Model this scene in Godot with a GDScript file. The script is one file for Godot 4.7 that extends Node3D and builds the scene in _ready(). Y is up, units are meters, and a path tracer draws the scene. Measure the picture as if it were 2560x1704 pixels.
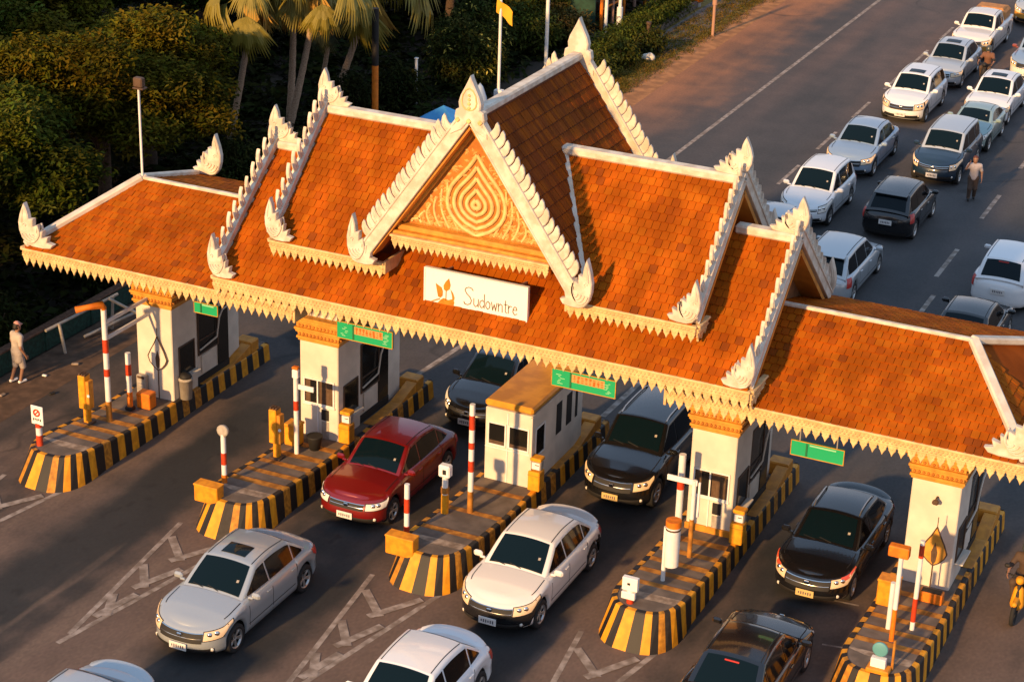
extends Node3D

# A toll gate with a tiered tile roof over five traffic islands, low sun from the front left.
# x runs along the gate, -z is up the road behind it, y = 0 is the road.

const WHITE_TRIM := Color(0.72, 0.645, 0.54)
var M := {}
var names_used := {}
var rng := RandomNumberGenerator.new()
var meshes := {}

func _ready():
	rng.seed = 7
	# ---- camera, sky, sun, exposure
	var cam := Camera3D.new()
	cam.name = "camera"
	cam.fov = 19.26
	cam.near = 0.5
	cam.far = 900.0
	cam.position = Vector3(17.4, 22.25, 38.3)
	cam.rotation_degrees = Vector3(-23.31, 24.42, 1.93)
	add_child(cam)
	cam.current = true
	var sky_mat := ProceduralSkyMaterial.new()
	sky_mat.sky_top_color = Color(0.44, 0.52, 0.62)
	sky_mat.sky_horizon_color = Color(0.74, 0.69, 0.65)
	sky_mat.sky_curve = 0.12
	sky_mat.sky_energy_multiplier = 1.0
	sky_mat.ground_horizon_color = Color(0.26, 0.22, 0.19)
	sky_mat.ground_bottom_color = Color(0.10, 0.08, 0.06)
	var sky := Sky.new()
	sky.sky_material = sky_mat
	var env := Environment.new()
	env.background_mode = Environment.BG_SKY
	env.sky = sky
	env.background_energy_multiplier = 1.2
	env.tonemap_mode = Environment.TONE_MAPPER_LINEAR
	env.tonemap_exposure = 1.88
	env.sdfgi_enabled = true
	env.ssao_enabled = true
	env.ssil_enabled = true
	var we := WorldEnvironment.new()
	we.name = "world_environment"
	we.environment = env
	add_child(we)
	var sun := DirectionalLight3D.new()
	sun.name = "sun"
	sun.light_color = Color(1.0, 0.80, 0.54)
	sun.light_energy = 1.15
	sun.light_angular_distance = 2.0
	sun.shadow_enabled = true
	sun.basis = Basis.looking_at(-Vector3(-0.15, 0.33, 0.93).normalized())
	add_child(sun)

	build_materials()
	build_ground()
	build_road()
	build_gate()
	build_islands()
	build_booths()
	build_island_things()
	build_cars()
	build_people()
	build_left_side()
	build_vegetation()
	build_roadside()

# ---------------------------------------------------------------- naming and tagging

func free_name(parent: Node, base: String) -> String:
	var key := "%d/%s" % [parent.get_instance_id(), base]
	var n: int = names_used.get(key, 0)
	names_used[key] = n + 1
	return base if n == 0 else "%s_%03d" % [base, n]

func thing(called: String, label: String, category: String, at := Vector3.ZERO, turn := 0.0, group := "") -> Node3D:
	var o := Node3D.new()
	o.name = free_name(self, called)
	add_child(o, true)
	o.position = at
	o.rotation.y = turn
	return tag(o, label, category, group)

func tag(o: Node3D, label: String, category: String, group := "") -> Node3D:
	o.set_meta("label", label)
	o.set_meta("category", category)
	if group != "":
		o.set_meta("group", group)
	return o

func part(parent: Node3D, called: String, shape, mat: Material, xf := Transform3D.IDENTITY) -> MeshInstance3D:
	var o := MeshInstance3D.new()
	o.name = free_name(parent, called)
	o.mesh = shape.mesh() if shape is MB else shape
	o.material_override = mat
	o.transform = xf
	parent.add_child(o, true)
	return o

func structure(called: String, shape, mat: Material) -> MeshInstance3D:
	var o := part(self, called, shape, mat)
	o.set_meta("kind", "structure")
	return o

func scatter(parent: Node3D, called: String, mesh: Mesh, mat: Material, xfs: Array, cols: Array) -> MultiMeshInstance3D:
	var mm := MultiMesh.new()
	mm.transform_format = MultiMesh.TRANSFORM_3D
	mm.use_colors = true
	mm.mesh = mesh
	mm.instance_count = xfs.size()
	for i in xfs.size():
		mm.set_instance_transform(i, xfs[i])
		mm.set_instance_color(i, cols[i])
	var o := MultiMeshInstance3D.new()
	o.name = free_name(parent, called)
	o.multimesh = mm
	o.material_override = mat
	o.set_meta("kind", "stuff")
	parent.add_child(o, true)
	return o

# ---------------------------------------------------------------- mesh building

class MB:
	var st := SurfaceTool.new()
	var xf := Transform3D.IDENTITY
	var count := 0
	var with_uv := false
	func _init():
		st.begin(Mesh.PRIMITIVE_TRIANGLES)
		st.set_smooth_group(-1)
	func smooth(on := true):
		st.set_smooth_group(1 if on else -1)
	func color(c: Color):
		st.set_color(c)
	# corners counter-clockwise as seen from outside
	func tri(a: Vector3, b: Vector3, c: Vector3):
		st.add_vertex(xf * a); st.add_vertex(xf * c); st.add_vertex(xf * b)
		count += 1
	func quad(a: Vector3, b: Vector3, c: Vector3, d: Vector3):
		tri(a, b, c); tri(a, c, d)
	func quad_out(a: Vector3, b: Vector3, c: Vector3, d: Vector3, out: Vector3):
		if (b - a).cross(c - a).dot(out) + (c - a).cross(d - a).dot(out) >= 0: quad(a, b, c, d)
		else: quad(d, c, b, a)
	func tri_out(a: Vector3, b: Vector3, c: Vector3, out: Vector3):
		if (b - a).cross(c - a).dot(out) >= 0: tri(a, b, c)
		else: tri(c, b, a)
	func box(c: Vector3, s: Vector3, bev := 0.0, turn := Basis.IDENTITY):
		var old := xf
		xf = xf * Transform3D(turn, c)
		var h := s * 0.5
		var k := h - Vector3(bev, bev, bev)
		for ax in 3:
			var a1 := (ax + 1) % 3
			var a2 := (ax + 2) % 3
			for sg in [-1.0, 1.0]:
				var ps := []
				for q in [[-1, -1], [1, -1], [1, 1], [-1, 1]]:
					var p := Vector3.ZERO
					p[ax] = sg * h[ax]; p[a1] = q[0] * k[a1]; p[a2] = q[1] * k[a2]
					ps.append(p)
				var o := Vector3.ZERO
				o[ax] = sg
				quad_out(ps[0], ps[1], ps[2], ps[3], o)
			if bev > 0.0:
				for s1 in [-1.0, 1.0]:
					for s2 in [-1.0, 1.0]:
						var p1 := Vector3.ZERO; var p2 := Vector3.ZERO
						p1[a1] = s1 * h[a1]; p1[a2] = s2 * k[a2]
						p2[a1] = s1 * k[a1]; p2[a2] = s2 * h[a2]
						var e := Vector3.ZERO
						e[ax] = k[ax]
						var o := Vector3.ZERO
						o[a1] = s1; o[a2] = s2
						quad_out(p1 - e, p1 + e, p2 + e, p2 - e, o)
		if bev > 0.0:
			for sx in [-1.0, 1.0]:
				for sy in [-1.0, 1.0]:
					for sz in [-1.0, 1.0]:
						tri_out(Vector3(sx * h.x, sy * k.y, sz * k.z), Vector3(sx * k.x, sy * h.y, sz * k.z), Vector3(sx * k.x, sy * k.y, sz * h.z), Vector3(sx, sy, sz))
		xf = old
	func tube(pts: Array, rad, sides := 8, caps := true):
		var n := pts.size()
		var rings := []
		var up := Vector3.UP
		for i in n:
			var d: Vector3 = (pts[min(i + 1, n - 1)] - pts[max(i - 1, 0)]).normalized()
			if i == 0: up = Vector3.RIGHT if absf(d.y) > 0.9 else Vector3.UP
			var s := d.cross(up).normalized()
			up = s.cross(d).normalized()
			var r: float = rad[i] if rad is Array else rad
			var ring := []
			for j in sides:
				var a := TAU * j / sides
				ring.append(pts[i] + (s * cos(a) + up * sin(a)) * r)
			rings.append(ring)
		smooth(sides > 4)
		for i in n - 1:
			for j in sides:
				var k := (j + 1) % sides
				quad(rings[i][j], rings[i][k], rings[i + 1][k], rings[i + 1][j])
		smooth(false)
		if caps:
			for j in range(1, sides - 1):
				tri(rings[0][0], rings[0][j + 1], rings[0][j])
				tri(rings[n - 1][0], rings[n - 1][j], rings[n - 1][j + 1])
	func bar(a: Vector3, b: Vector3, w: float, t: float, side: Vector3, bev := 0.0):
		var d := (b - a).normalized()
		var s := (side - d * side.dot(d)).normalized()
		var u := d.cross(s)
		box((a + b) * 0.5, Vector3(w, t, a.distance_to(b)), bev, Basis(s, u, d) if s.cross(u).dot(d) > 0 else Basis(s, -u, d))
	func lathe(prof: Array, seg := 16):
		smooth()
		for i in prof.size() - 1:
			for j in seg:
				var a := TAU * j / seg; var b := TAU * (j + 1) / seg
				var p: Vector2 = prof[i]; var q: Vector2 = prof[i + 1]
				var v0 := Vector3(cos(a) * p.x, p.y, -sin(a) * p.x); var v1 := Vector3(cos(b) * p.x, p.y, -sin(b) * p.x)
				var v2 := Vector3(cos(b) * q.x, q.y, -sin(b) * q.x); var v3 := Vector3(cos(a) * q.x, q.y, -sin(a) * q.x)
				if p.x < 0.0001: tri(v0, v2, v3)
				elif q.x < 0.0001: tri(v0, v1, v2)
				else: quad(v0, v1, v2, v3)
		smooth(false)
	# polygon in the xy plane given a thickness along z, its rim drawn in by bev
	func prism(poly: PackedVector2Array, depth: float, bev := 0.0):
		var p := poly
		if Geometry2D.is_polygon_clockwise(p): p.reverse()
		var n := p.size()
		var ins := PackedVector2Array()
		for i in n:
			var d0 := (p[i] - p[(i + n - 1) % n]).normalized(); var d1 := (p[(i + 1) % n] - p[i]).normalized()
			var nn := Vector2(-d0.y - d1.y, d0.x + d1.x)
			nn = nn.normalized() if nn.length() > 0.001 else Vector2.ZERO
			ins.append(p[i] + nn * bev)
		var idx := Geometry2D.triangulate_polygon(p)
		var h := depth * 0.5
		for k in range(0, idx.size(), 3):
			var a := ins[idx[k]]; var b := ins[idx[k + 1]]; var c := ins[idx[k + 2]]
			tri_out(Vector3(a.x, a.y, h), Vector3(b.x, b.y, h), Vector3(c.x, c.y, h), Vector3.BACK)
			tri_out(Vector3(a.x, a.y, -h), Vector3(b.x, b.y, -h), Vector3(c.x, c.y, -h), Vector3.FORWARD)
		for i in n:
			var j := (i + 1) % n
			var a := Vector3(p[i].x, p[i].y, h - bev); var b := Vector3(p[j].x, p[j].y, h - bev)
			quad(Vector3(a.x, a.y, -h + bev), Vector3(b.x, b.y, -h + bev), b, a)
			if bev > 0.0:
				var ai := Vector3(ins[i].x, ins[i].y, h); var bi := Vector3(ins[j].x, ins[j].y, h)
				quad(a, b, bi, ai)
				quad(Vector3(ai.x, ai.y, -h), Vector3(bi.x, bi.y, -h), Vector3(b.x, b.y, -h + bev), Vector3(a.x, a.y, -h + bev))
	func grid(rows: Array, sm := true):
		smooth(sm)
		for i in rows.size() - 1:
			for j in rows[i].size() - 1:
				quad(rows[i][j], rows[i][j + 1], rows[i + 1][j + 1], rows[i + 1][j])
		smooth(false)
	func mesh() -> ArrayMesh:
		st.generate_normals()
		st.index()
		return st.commit()

func boxed(s: Vector3, bev := 0.0, c := Vector3.ZERO) -> MB:
	var b := MB.new()
	b.box(c, s, bev)
	return b

func post_mesh(r: float, y0: float, y1: float, sides := 10) -> MB:
	var b := MB.new()
	b.tube([Vector3(0, y0, 0), Vector3(0, y1, 0)], r, sides)
	return b

# ---------------------------------------------------------------- materials

func noise_image(freq: float, lo: float, hi: float, sd: int, octaves := 4, tint := Color(1, 1, 1), size := 256) -> Image:
	var n := FastNoiseLite.new()
	n.seed = sd
	n.frequency = freq
	n.fractal_octaves = octaves
	var src := n.get_seamless_image(size, size)
	src.convert(Image.FORMAT_L8)
	var d := src.get_data()
	var out := PackedByteArray()
	out.resize(size * size * 3)
	for i in size * size:
		var t := d[i] / 255.0
		var v := lerpf(lo, hi, clampf((t - 0.25) * 2.0, 0, 1))
		var w := 1.0 - v
		out[i * 3] = int(255 * clampf(1.0 - w * tint.r, 0, 1)); out[i * 3 + 1] = int(255 * clampf(1.0 - w * tint.g, 0, 1)); out[i * 3 + 2] = int(255 * clampf(1.0 - w * tint.b, 0, 1))
	return Image.create_from_data(size, size, false, Image.FORMAT_RGB8, out)

var tex_cache := {}
func grain(kind: String) -> Texture2D:
	if not tex_cache.has(kind):
		var im: Image
		match kind:
			"soft": im = noise_image(0.012, 0.94, 1.0, 3)
			"dirt": im = noise_image(0.02, 0.86, 1.0, 5, 5, Color(0.8, 1.0, 1.2))
			"worn": im = noise_image(0.05, 0.7, 1.0, 9, 5, Color(0.9, 1.0, 1.1))
			"weather": im = noise_image(0.03, 0.8, 1.0, 11, 5)
			"fine": im = noise_image(0.16, 0.72, 1.0, 13, 3)
		im.generate_mipmaps()
		tex_cache[kind] = ImageTexture.create_from_image(im)
	return tex_cache[kind]

func lin(r: float, g: float, b: float) -> Color:
	return Color(r, g, b).linear_to_srgb()

func mat(key: String, c: Color, rough := 0.7, kind := "", scale := 1.0, metal := 0.0) -> StandardMaterial3D:
	if M.has(key): return M[key]
	var m := StandardMaterial3D.new()
	m.albedo_color = c.linear_to_srgb()
	m.roughness = rough
	m.metallic = metal
	if kind != "":
		m.albedo_texture = grain(kind)
		m.uv1_triplanar = true
		m.uv1_world_triplanar = true
		m.uv1_scale = Vector3.ONE * scale
	M[key] = m
	return m

func build_materials():
	mat("trim", WHITE_TRIM, 0.8, "dirt", 0.5)
	mat("cream", Color(0.76, 0.53, 0.25), 0.75, "dirt", 0.6)
	mat("gold", Color(0.66, 0.31, 0.04), 0.55, "dirt", 0.7)
	mat("gold_dark", Color(0.50, 0.18, 0.02), 0.7, "dirt", 0.7)
	mat("carving", Color(0.82, 0.58, 0.24), 0.6, "dirt", 0.7)
	mat("ochre", Color(0.62, 0.25, 0.03), 0.65, "dirt", 0.5)
	mat("soffit", Color(0.30, 0.13, 0.05), 0.8, "weather", 0.4)
	mat("underlay", Color(0.16, 0.045, 0.015), 0.9)
	var t := mat("tile", Color(1, 1, 1), 0.8, "weather", 0.12)
	t.vertex_color_use_as_albedo = true
	t.metallic_specular = 0.15
	for i in 9: mat("tile%d" % i, tile_tone(i), 0.8, "weather", 0.12).metallic_specular = 0.15
	mat("plaster", Color(0.72, 0.64, 0.54), 0.8, "soft", 0.4)
	mat("white", Color(0.80, 0.79, 0.77), 0.6, "soft", 0.8)
	mat("concrete", Color(0.19, 0.145, 0.115), 0.9, "weather", 0.2)
	mat("yellow", Color(0.82, 0.35, 0.008), 0.6, "dirt", 0.8)
	mat("yellow_worn", Color(0.52, 0.215, 0.025), 0.75, "worn", 0.25)
	mat("yellow_scuffed", Color(0.62, 0.27, 0.02), 0.7, "worn", 0.5)
	mat("black_scuffed", Color(0.035, 0.028, 0.024), 0.75, "worn", 0.5)
	mat("black_paint", Color(0.012, 0.009, 0.008), 0.6, "dirt", 0.8)
	mat("orange", Color(0.82, 0.21, 0.008), 0.55, "dirt", 0.8)
	mat("red", Color(0.60, 0.055, 0.012), 0.5, "dirt", 0.8)
	mat("brown", Color(0.10, 0.055, 0.03), 0.7, "dirt", 0.8)
	mat("dark_window", Color(0.012, 0.011, 0.010), 0.12)
	mat("dark", Color(0.012, 0.010, 0.009), 0.7)
	mat("steel", Color(0.42, 0.40, 0.38), 0.45, "soft", 1.0, 0.3)
	mat("grey_box", Color(0.42, 0.38, 0.33), 0.7, "dirt", 0.8)
	mat("green_sign", Color(0.006, 0.36, 0.15), 0.45)
	mat("sign_white", Color(0.82, 0.80, 0.78), 0.5)
	mat("line_paint", Color(0.36, 0.30, 0.26), 0.85, "worn", 0.22)
	mat("blue", Color(0.06, 0.34, 0.70), 0.6, "soft", 0.8)
	mat("skin", Color(0.30, 0.15, 0.09), 0.6)
	mat("hair", Color(0.02, 0.012, 0.01), 0.6)

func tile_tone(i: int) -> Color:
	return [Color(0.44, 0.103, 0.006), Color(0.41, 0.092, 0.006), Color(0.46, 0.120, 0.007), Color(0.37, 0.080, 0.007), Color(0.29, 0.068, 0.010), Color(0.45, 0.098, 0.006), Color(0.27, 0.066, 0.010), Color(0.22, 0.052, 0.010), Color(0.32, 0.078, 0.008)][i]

# ---------------------------------------------------------------- ground and road

func build_ground():
	var b := MB.new()
	b.quad(Vector3(-400, -0.02, 300), Vector3(400, -0.02, 300), Vector3(400, -0.02, -500), Vector3(-400, -0.02, -500))
	structure("ground", b, mat("soil", Color(0.055, 0.036, 0.022), 0.95, "weather", 0.15))
	# verge left of the road: laterite shoulder, then grass, a path, and the bank behind
	var v := MB.new()
	v.quad(Vector3(-11.1, -0.008, -24), Vector3(-6.5, -0.008, -24), Vector3(-9.6, -0.008, -110), Vector3(-10.2, -0.008, -110))
	structure("dirt_shoulder", v, mat("laterite", Color(0.44, 0.19, 0.07), 0.95, "weather", 0.2))
	var g := MB.new()
	g.quad(Vector3(-14.2, 0.002, -30), Vector3(-11.0, 0.002, -33), Vector3(-9.95, 0.002, -110), Vector3(-14.2, 0.002, -110))
	structure("grass_verge", g, mat("verge", Color(0.32, 0.22, 0.05), 0.95, "worn", 0.25))
	var p := MB.new()
	p.quad(Vector3(-12.6, 0.03, -38.5), Vector3(-11.1, 0.03, -39), Vector3(-11.6, 0.03, -70), Vector3(-13.0, 0.03, -70))
	structure("footpath", p, mat("path", Color(0.20, 0.16, 0.14), 0.9, "weather", 0.4))
	var s := MB.new()
	s.quad(Vector3(-14.7, 0.003, 30), Vector3(-13.0, 0.003, 30), Vector3(-13.0, 0.003, -26), Vector3(-14.7, 0.003, -20))
	structure("roadside_dust", s, mat("dust", Color(0.13, 0.072, 0.042), 0.95, "weather", 0.3))

func road_texture() -> Texture2D:
	var W := 768; var H := 2048
	var n1 := FastNoiseLite.new(); n1.seed = 21; n1.frequency = 0.012; n1.fractal_octaves = 4
	var n2 := FastNoiseLite.new(); n2.seed = 22; n2.frequency = 0.05; n2.fractal_octaves = 4
	var n3 := FastNoiseLite.new(); n3.seed = 23; n3.frequency = 0.25; n3.fractal_octaves = 2
	var out := PackedByteArray()
	out.resize(W * H * 3)
	for j in H:
		var z := lerpf(-110.0, 30.0, j / float(H))
		var plaza := smoothstep(-9.0, 1.0, z)
		var far := smoothstep(-26.0, -48.0, z)
		for i in W:
			var x := lerpf(-15.0, 17.0, i / float(W))
			var a := n1.get_noise_2d(x * 34.0, z * 4.5)       # long streaks along the traffic
			var c := n2.get_noise_2d(x * 10.0, z * 10.0)
			var f := n3.get_noise_2d(i * 2.0, j * 3.0)
			var lane := absf(fposmod(x, 5.0) - 2.5)
			if x < -10.0: lane = 0.8 + absf(x + 12.0) * 0.5
			if x > 10.9: lane = 1.7
			var dust := smoothstep(0.35, 1.75, lane + a * 1.1 + c * 0.5) * plaza
			var rel := absf(fposmod(x + 1.73, 3.54) - 1.77)
			var dust2 := (0.28 + 0.25 * a + 0.12 * c + 0.25 * smoothstep(0.9, 1.77, rel)) * (1.0 - plaza) * (0.25 + 0.75 * far)
			var earth := smoothstep(-0.4, 3.2, -6.6 - x + c * 0.7 + a * 1.0) * smoothstep(-24.0, -36.0, z)
			var base := Vector3(0.029, 0.028, 0.028).lerp(Vector3(0.068, 0.069, 0.072), 1.0 - plaza)
			var col := base.lerp(Vector3(0.185, 0.124, 0.094), clampf(dust * 0.85, 0, 1))
			col = col.lerp(Vector3(0.175, 0.108, 0.085), clampf(dust2 * 1.2, 0, 1))
			col = col.lerp(Vector3(0.40, 0.17, 0.07), clampf(earth * 0.9, 0, 1))
			# oil spots down the middle of each lane, fine cracks, and skid patches on the plaza
			var oil := smoothstep(0.30, 0.5, n2.get_noise_2d(x * 33.0 + 400.0, z * 21.0)) * smoothstep(0.8, 0.1, lane) * plaza
			var crack := smoothstep(0.035, 0.0, absf(n1.get_noise_2d(x * 9.0 + 90.0, z * 9.0 + 40.0))) * smoothstep(0.1, 0.3, n1.get_noise_2d(x * 3.0, z * 3.0 + 300.0))
			var skid := smoothstep(0.12, 0.4, n2.get_noise_2d(x * 16.0 + 77.0, z * 2.0 + 9.0)) * smoothstep(0.0, 0.25, n1.get_noise_2d(x * 5.0 + 50.0, z * 6.0 + 500.0)) * plaza
			col = col.lerp(Vector3(0.012, 0.011, 0.011), clampf(oil * 0.7 + crack * 0.5, 0, 1))
			col = col.lerp(Vector3(0.20, 0.14, 0.105), clampf(skid * 0.6, 0, 1))
			col *= 1.0 + 0.22 * a + 0.16 * c + 0.25 * f
			var k := (j * W + i) * 3
			out[k] = int(255.0 * sqrt(clampf(col.x, 0, 1)) * 0.965); out[k + 1] = int(255.0 * sqrt(clampf(col.y, 0, 1)) * 0.965); out[k + 2] = int(255.0 * sqrt(clampf(col.z, 0, 1)) * 0.965)
	var im := Image.create_from_data(W, H, false, Image.FORMAT_RGB8, out)
	im.generate_mipmaps()
	return ImageTexture.create_from_image(im)

func build_road():
	var m := StandardMaterial3D.new()
	m.albedo_texture = road_texture()
	m.roughness = 0.85
	M["road"] = m
	var st := SurfaceTool.new()
	st.begin(Mesh.PRIMITIVE_TRIANGLES)
	var edge := [[30.0, -13.6], [-6.0, -13.4], [-20.0, -11.5], [-30.0, -9.6], [-60.0, -10.0], [-110.0, -10.0]]
	st.set_normal(Vector3.UP)
	for i in edge.size() - 1:
		var q := [Vector3(edge[i][1], 0, edge[i][0]), Vector3(17, 0, edge[i][0]), Vector3(17, 0, edge[i + 1][0]), Vector3(edge[i + 1][1], 0, edge[i + 1][0])]
		for k in [0, 2, 1, 0, 3, 2]:
			var p: Vector3 = q[k]
			st.set_uv(Vector2((p.x + 15.0) / 32.0, (p.z + 110.0) / 140.0))
			st.add_vertex(p)
	var road := structure("road", st.commit(), m)
	# painted lines, a few millimetres proud
	stripe(road, "edge_line", Vector2(-5.98, -9.5), Vector2(-6.14, -105), 0.16)
	for k in 24:
		var z := -12.0 - k * 4.55
		var dl := 2.4
		stripe(road, "lane_dash", Vector2(-1.72, z), Vector2(-1.72, z - dl), 0.13)
		var z2 := -16.2 - k * 6.05
		stripe(road, "lane_dash", Vector2(5.36 if k > 0 else 5.68, z2 - (0.0 if k == 0 else -2.6)), Vector2(5.36 if k > 0 else 5.68, z2 - (1.9 if k == 0 else 0.15)), 0.15)
	for k in 2:
		stripe(road, "lane_line", Vector2(-5.2 + k * 5.4, -5.4), Vector2(-4.9 + k * 5.2, -9.6), 0.16)
	# wedges of paint in front of each island nose
	for k in 5:
		var c := -10.0 + k * 5.0
		stripe(road, "guide_line", Vector2(c - 1.12, 4.5), Vector2(c - 0.45, 9.6), 0.12)
		stripe(road, "guide_line", Vector2(c + 0.8, 3.4), Vector2(c - 0.45, 10.0), 0.13)
		for j in 3:
			var z := 5.15 + j * 1.33
			var l := Vector2(c - 1.0 + j * 0.16, z + 0.08)
			var r := Vector2(c + 0.42 - j * 0.24, z - 0.15)
			var tip := Vector2(c - 0.2 - j * 0.04, z + 0.9)
			var b := MB.new()
			var yy := 0.008
			for sgm in [[l, tip], [tip, r]]:
				yy += 0.003
				var dd: Vector2 = (sgm[1] - sgm[0]).normalized()
				var nn := Vector2(-dd.y, dd.x) * 0.095
				if nn.y > 0: nn = -nn
				var ext: Vector2 = dd * 0.12
				var p0: Vector2 = sgm[0] - (ext if sgm[0] == tip else Vector2.ZERO); var p1: Vector2 = sgm[1]
				b.quad_out(Vector3(p0.x, yy, p0.y), Vector3(p1.x, yy, p1.y), Vector3(p1.x + nn.x * 2, yy, p1.y + nn.y * 2), Vector3(p0.x + nn.x * 2, yy, p0.y + nn.y * 2), Vector3.UP)
			part(road, "chevron", b, M["line_paint"])
	for q in [[8.2, 0.75, 8.8, 0.7], [8.55, 2.6, 9.1, 2.5], [9.6, 6.4, 10.3, 6.2]]:
		stripe(road, "paint_mark", Vector2(q[0], q[1]), Vector2(q[2], q[3]), 0.06)

func stripe(road: Node3D, called: String, a: Vector2, b: Vector2, w: float):
	var d := (b - a).normalized()
	var s := Vector2(-d.y, d.x) * w * 0.5
	var m := MB.new()
	var n := maxi(1, int(a.distance_to(b) / 3.0))
	for i in n:
		var p := a.lerp(b, i / float(n)); var q := a.lerp(b, (i + 1) / float(n))
		m.quad_out(Vector3(p.x + s.x, 0.005, p.y + s.y), Vector3(q.x + s.x, 0.005, q.y + s.y), Vector3(q.x - s.x, 0.005, q.y - s.y), Vector3(p.x - s.x, 0.005, p.y - s.y), Vector3.UP)
	part(road, called, m, M["line_paint"])

# ---------------------------------------------------------------- the gate

const ZR := -0.4          # the ridge line
const T1 := [8.70, 2.45, 6.32, 5.03]      # ridge height, run, eave height, half length: upper tier
const T2 := [7.62, 2.75, 5.27, 6.38]      # lower tier
const WG := [6.12, 2.42, 4.80, 12.05]     # hipped wings, front slope
const WB := [6.12, 3.30, 5.16, 12.0]     # their longer, flatter back slope
const WING_RIDGE := 10.29
const CROSS_Y := 10.02
const CROSS_K := 1.40
const CROSS_F := 2.38
const CROSS_B := -3.18
var tile_spots := []

# the left wing's rear corner stands further in than the right one
func wing_back(x: float) -> float:
	return 10.85 if x < 0 else WB[3]

func tier_y(t: Array, z: float) -> float:
	return t[0] - absf(z - ZR) * (t[0] - t[2]) / t[1]

func cross_y(x: float) -> float:
	return CROSS_Y - CROSS_K * absf(x)

func keep_tile(mode: String, p: Vector3) -> bool:
	var dz := absf(p.z - ZR)
	var ax := absf(p.x)
	match mode:
		"t1": return ax < 4.98 and not (cross_y(p.x) > p.y - 0.04)
		"t2": return ax < 6.33 and not (ax < 4.7 and dz < (1.0 if ax < 2.4 else 1.75))
		"w": return ax > 6.05 and ax < WING_RIDGE + dz * (WG[3] - WING_RIDGE) / WG[1] - 0.05
		"wb": return ax > 6.05 and ax < WING_RIDGE + dz * (wing_back(p.x) - WING_RIDGE) / WB[1] - 0.05
		"hip":
			var t := (ax - WING_RIDGE)
			if p.z > ZR: return dz < t * WG[1] / (WG[3] - WING_RIDGE) - 0.04
			return false
		"cross": return p.z < CROSS_F - 0.06 and p.z > CROSS_B + 0.06 and not (p.y < tier_y(T1, p.z) + 0.0 and dz < 2.4)
	return true

func lay_tiles(mode: String, o: Vector3, u: Vector3, v: Vector3, width: float, length: float, tw := 0.172, ex := 0.2, seed_shift := 0):
	var n := u.cross(v).normalized()
	var rows := int(length / ex) + 1
	var cols := int(width / tw) + 2
	var tilt := Basis(u, v, n) * Basis(Vector3.RIGHT, -0.11)
	for r in rows:
		for c in cols:
			var uu := -width * 0.5 + (c + (0.5 if r % 2 == 1 else 0.0)) * tw
			var p := o + u * uu + v * (r * ex + 0.07)
			if not keep_tile(mode, p) or r * ex + 0.07 > length: continue
			var jig := Basis(n, rng.randf_range(-0.03, 0.03) + (rng.randf_range(-0.12, 0.12) if rng.randf() < 0.02 else 0.0)) * tilt
			var tone := 0
			var worn := 0.10 * sin(p.x * 0.9 + p.z * 1.3 + 1.0) + 0.08 * sin(p.x * 2.3 - r * 0.21) + (0.10 if r < 2 else 0.0) + 0.12 * maxf(0.0, sin(p.x * 5.1 + sin(p.x * 1.3) * 3.0) - 0.7)
			var q := rng.randf() + worn
			if q > 0.45: tone = 1
			if q > 0.62: tone = 2
			if q > 0.76: tone = 3
			if q > 0.88: tone = 5
			if q > 1.0: tone = 4
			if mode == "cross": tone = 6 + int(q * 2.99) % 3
			tile_spots.append([p + n * (0.03 + rng.randf_range(-0.004, 0.006)), jig.scaled_local(Vector3(tw / 0.172, 1, 1)), tone])

func tile_mesh() -> ArrayMesh:
	var b := MB.new()
	var w := 0.0805
	b.prism(PackedVector2Array([Vector2(-w, 0.14), Vector2(-w, -0.115), Vector2(-w + 0.025, -0.135), Vector2(w - 0.025, -0.135), Vector2(w, -0.115), Vector2(w, 0.14)]), 0.026)
	return b.mesh()

func slab(gate: Node3D, o: Vector3, u: Vector3, v: Vector3, poly: PackedVector2Array) -> MeshInstance3D:
	var b := MB.new()
	var n := u.cross(v).normalized()
	b.xf = Transform3D(Basis(u, v, n), o - n * 0.03)
	b.prism(poly, 0.09)
	return part(gate, "roof_slope", b, M["underlay"])

func flame_mesh() -> ArrayMesh:
	if meshes.has("flame"): return meshes["flame"]
	var pl := PackedVector2Array()
	for q in [[0.17, 1.0], [0.115, 0.88], [0.05, 0.72], [0.0, 0.52], [0.01, 0.34], [0.07, 0.17], [0.18, 0.05], [0.34, 0.0], [0.60, 0.0], [0.80, 0.03], [0.88, 0.13], [0.72, 0.16], [0.76, 0.30], [0.60, 0.25], [0.63, 0.42], [0.48, 0.36], [0.505, 0.545], [0.375, 0.48], [0.39, 0.66], [0.275, 0.64], [0.25, 0.80], [0.215, 0.9]]:
		pl.append(Vector2(q[0], q[1]))
	var b := MB.new()
	b.prism(pl, 0.15, 0.022)
	for zz in [-0.078, 0.078]:
		for k in 4:
			var pts := []
			for i in 9:
				var a := lerpf(-2.7, 0.5, i / 8.0)
				var rr := 0.30 - k * 0.06
				pts.append(Vector3(0.30 + 0.05 * k + cos(a) * rr * 0.78, 0.40 - k * 0.015 + sin(a) * rr, zz))
			b.tube(pts, 0.026, 5)
		b.tube([Vector3(0.10, 0.55, zz), Vector3(0.12, 0.7, zz), Vector3(0.16, 0.86, zz)], [0.03, 0.02, 0.008], 5)
		b.tube([Vector3(0.12, 0.50, zz), Vector3(0.17, 0.54, zz), Vector3(0.21, 0.5, zz), Vector3(0.18, 0.46, zz)], 0.018, 5)
	meshes["flame"] = b.mesh()
	return meshes["flame"]

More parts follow.
